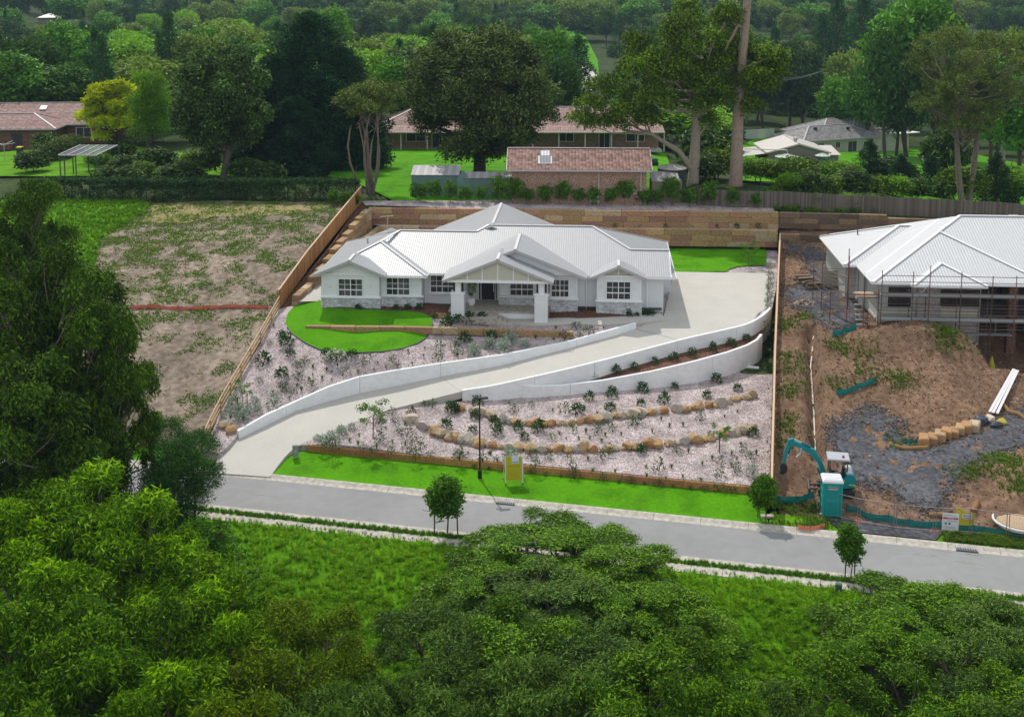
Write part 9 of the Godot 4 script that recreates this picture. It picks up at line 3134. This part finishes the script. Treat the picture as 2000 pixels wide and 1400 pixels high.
func build_grass():
	var r := RandomNumberGenerator.new()
	r.seed = 5
	var tall := strappy(r, 16, 0.30, 0.016, Color(0.5, 0.62, 0.4), Color(1, 1, 1), 0.7).mesh(M.grass)
	var short := strappy(r, 18, 0.11, 0.014, Color(0.55, 0.65, 0.5), Color(1, 1, 1), 0.9).mesh(M.grass)
	var noise := FastNoiseLite.new()
	noise.seed = 8
	noise.frequency = 0.12
	var a := []
	var meadow := outline(OUT_MEADOW)
	while a.size() < 30000:
		var z := r.randf_range(-66.5, -42.0)
		var q := Vector2(r.randf_range(-0.45, 0.45) * -z, z)
		if road_t(q.x, q.y) > 6.15 and noise.get_noise_2d(q.x * 2.0, q.y * 2.0) > r.randf_range(-0.9, 0.2):
			a.append(put_on(q, 0.05))
	scatter("grass", "long green grass of the near meadow", tall, a, r, 0.6, 1.3, Color(0.22, 0.44, 0.006), 0.3)
	a = []
	while a.size() < 3500:
		a.append(on_road(r.randf_range(-16, 46), r.randf_range(4.86, 5.32) + (0.9 if r.randf() < 0.12 else 0.0), 0.09))
	scatter("grass", "grass along the near kerb strip and path edge", tall, a, r, 0.35, 0.75, Color(0.09, 0.23, 0.004), 0.25)
	# patchy regrowth on the vacant block
	a = []
	var soil := outline(OUT_SOIL)
	while a.size() < 46000:
		var q := Vector2(r.randf_range(-52, -14), r.randf_range(-118, -72))
		var bias := 0.12 + 0.25 * smoothstep(-22.0, -30.0, q.x) + 0.3 * smoothstep(-101.0, -108.0, q.y) - 0.35 * exp(-q.distance_squared_to(Vector2(-26, -84)) / 30.0)
		if inside(q, soil) and noise.get_noise_2d(q.x * 2.4, q.y * 2.4) + bias * 0.7 > r.randf_range(-0.05, 0.55):
			a.append(put_on(q, 0.04))
	scatter("grass", "patchy low grass growing back over the vacant block", short, a, r, 0.4, 1.1, Color(0.17, 0.31, 0.012), 0.35)
	a = []
	var gl := outline(OUT_GREEN_LEFT)
	while a.size() < 9000:
		var q := Vector2(r.randf_range(-56, -24), r.randf_range(-119, -74))
		if inside(q, gl):
			a.append(put_on(q, 0.06))
	scatter("grass", "rough grass along the left edge of the vacant block", tall, a, r, 0.5, 1.2, Color(0.16, 0.34, 0.006), 0.3)
	# weeds of the site and its verge
	a = []
	var clumps := [Vector2(20.41,-88.74),Vector2(19.69,-83.74),Vector2(18.78,-79.16),Vector2(17.63,-75.13),Vector2(16.66,-72.09),Vector2(19.35,-81.85),Vector2(18.32,-78.16),Vector2(17.33,-74.07),Vector2(25.89,-79.81),Vector2(26.65,-80.02),Vector2(20.65,-89.43),Vector2(22.15,-90.51),Vector2(23.13,-85.23),Vector2(23.68,-84.54),Vector2(30.72,-84.32),Vector2(30.76,-83.38),Vector2(24.78,-83.25),Vector2(28.94,-69.79),Vector2(29.51,-69.53),Vector2(27.42,-68.28),Vector2(28.44,-65.23),Vector2(26.48,-68.26),Vector2(24.16,-72.56),Vector2(24.07,-80.89),Vector2(21.91,-79.31),Vector2(30.92,-84.37),Vector2(28.96,-69.79),Vector2(29.3,-68.73),Vector2(28.51,-65.65),Vector2(28.96,-66.99),Vector2(30.24,-83.46)]
	for c in clumps:
		var w := r.randf_range(0.5, 1.1)
		for k in int(150 * w):
			var q: Vector2 = c + Vector2(r.randfn(), r.randfn()) * w * 0.75
			a.append(put_on(q, 0.04))
	for k in 5200:
		var s := r.randf_range(29.4, 47.5)
		if s > 33.2 and s < 38.4:
			continue
		var t := r.randf_range(-3.3, -0.5) if s < 33.3 else r.randf_range(-1.8, -0.5)
		if noise.get_noise_2d(s * 4.0, t * 4.0) > r.randf_range(-0.4, 0.3):
			var p := on_road(s, t)
			a.append(Vector3(p.x, maxf(0.1, land(p.x, p.z)) + 0.03, p.z))
	scatter("weeds", "weeds and long grass on the building site and its verge", tall, a, r, 0.25, 0.8, Color(0.13, 0.22, 0.02), 0.4)
	a = []
	for k in 1800:
		var x := r.randf_range(25.5, 45.0)
		var z := -113.6 - r.randf() * 1.2 if x < 38 else -112.5 - r.randf() * 1.0
		a.append(Vector3(x, 6.4 + 0.1 * r.randf(), z))
	for k in 2500:
		var x := r.randf_range(25.0, 62.0)
		var z := r.randf_range(-121, -115.2)
		a.append(put_on(Vector2(x, z), 0.05))
	scatter("weeds", "rank green weeds on the terraces behind the unfinished house", tall, a, r, 0.9, 2.2, Color(0.13, 0.27, 0.01), 0.3)
	# loose gravel kicked over the edges of the gravelled ground
	var bit := rock_shape(r, Vector3(1, 0.6, 0.9), Color(1, 1, 1)).mesh(M.rock)
	a = []
	for o in [OUT_GRAVEL, OUT_GRAVEL_TOP]:
		var g := outline(o)
		for k in g.size():
			for e in 190:
				var q := g[k].lerp(g[(k + 1) % g.size()], r.randf()) + Vector2(r.randfn(), r.randfn()) * 0.45
				a.append(put_on(q, 0.09))
	scatter("gravel_bits", "loose grey gravel along the edges of the gravel areas", bit, a, r, 0.06, 0.2, Color(0.12, 0.122, 0.138), 0.45)
	# bark and stone chips of the mulched beds
	var chip := rock_shape(r, Vector3(1, 0.5, 0.7), Color(1, 1, 1)).mesh(M.rock)
	a = []
	var lawn := outline(OUT_LAWN)
	var up := outline(OUT_UPPER)
	var lo := outline(OUT_LOWER)
	while a.size() < 26000:
		var q := Vector2(r.randf_range(-19.5, 20), r.randf_range(-94, -65))
		if inside(q, lo):
			a.append(Vector3(q.x, fits.lower.at(q.x, q.y) + 0.01, q.y))
		elif inside(q, up) and not inside(q, lawn) and q.y > -90.5:
			a.append(Vector3(q.x, fits.upper.at(q.x, q.y) + 0.01, q.y))
	scatter("mulch_chips", "pinkish bark and stone chips covering the garden beds", chip, a, r, 0.05, 0.13, Color(0.50, 0.42, 0.41), 0.5)
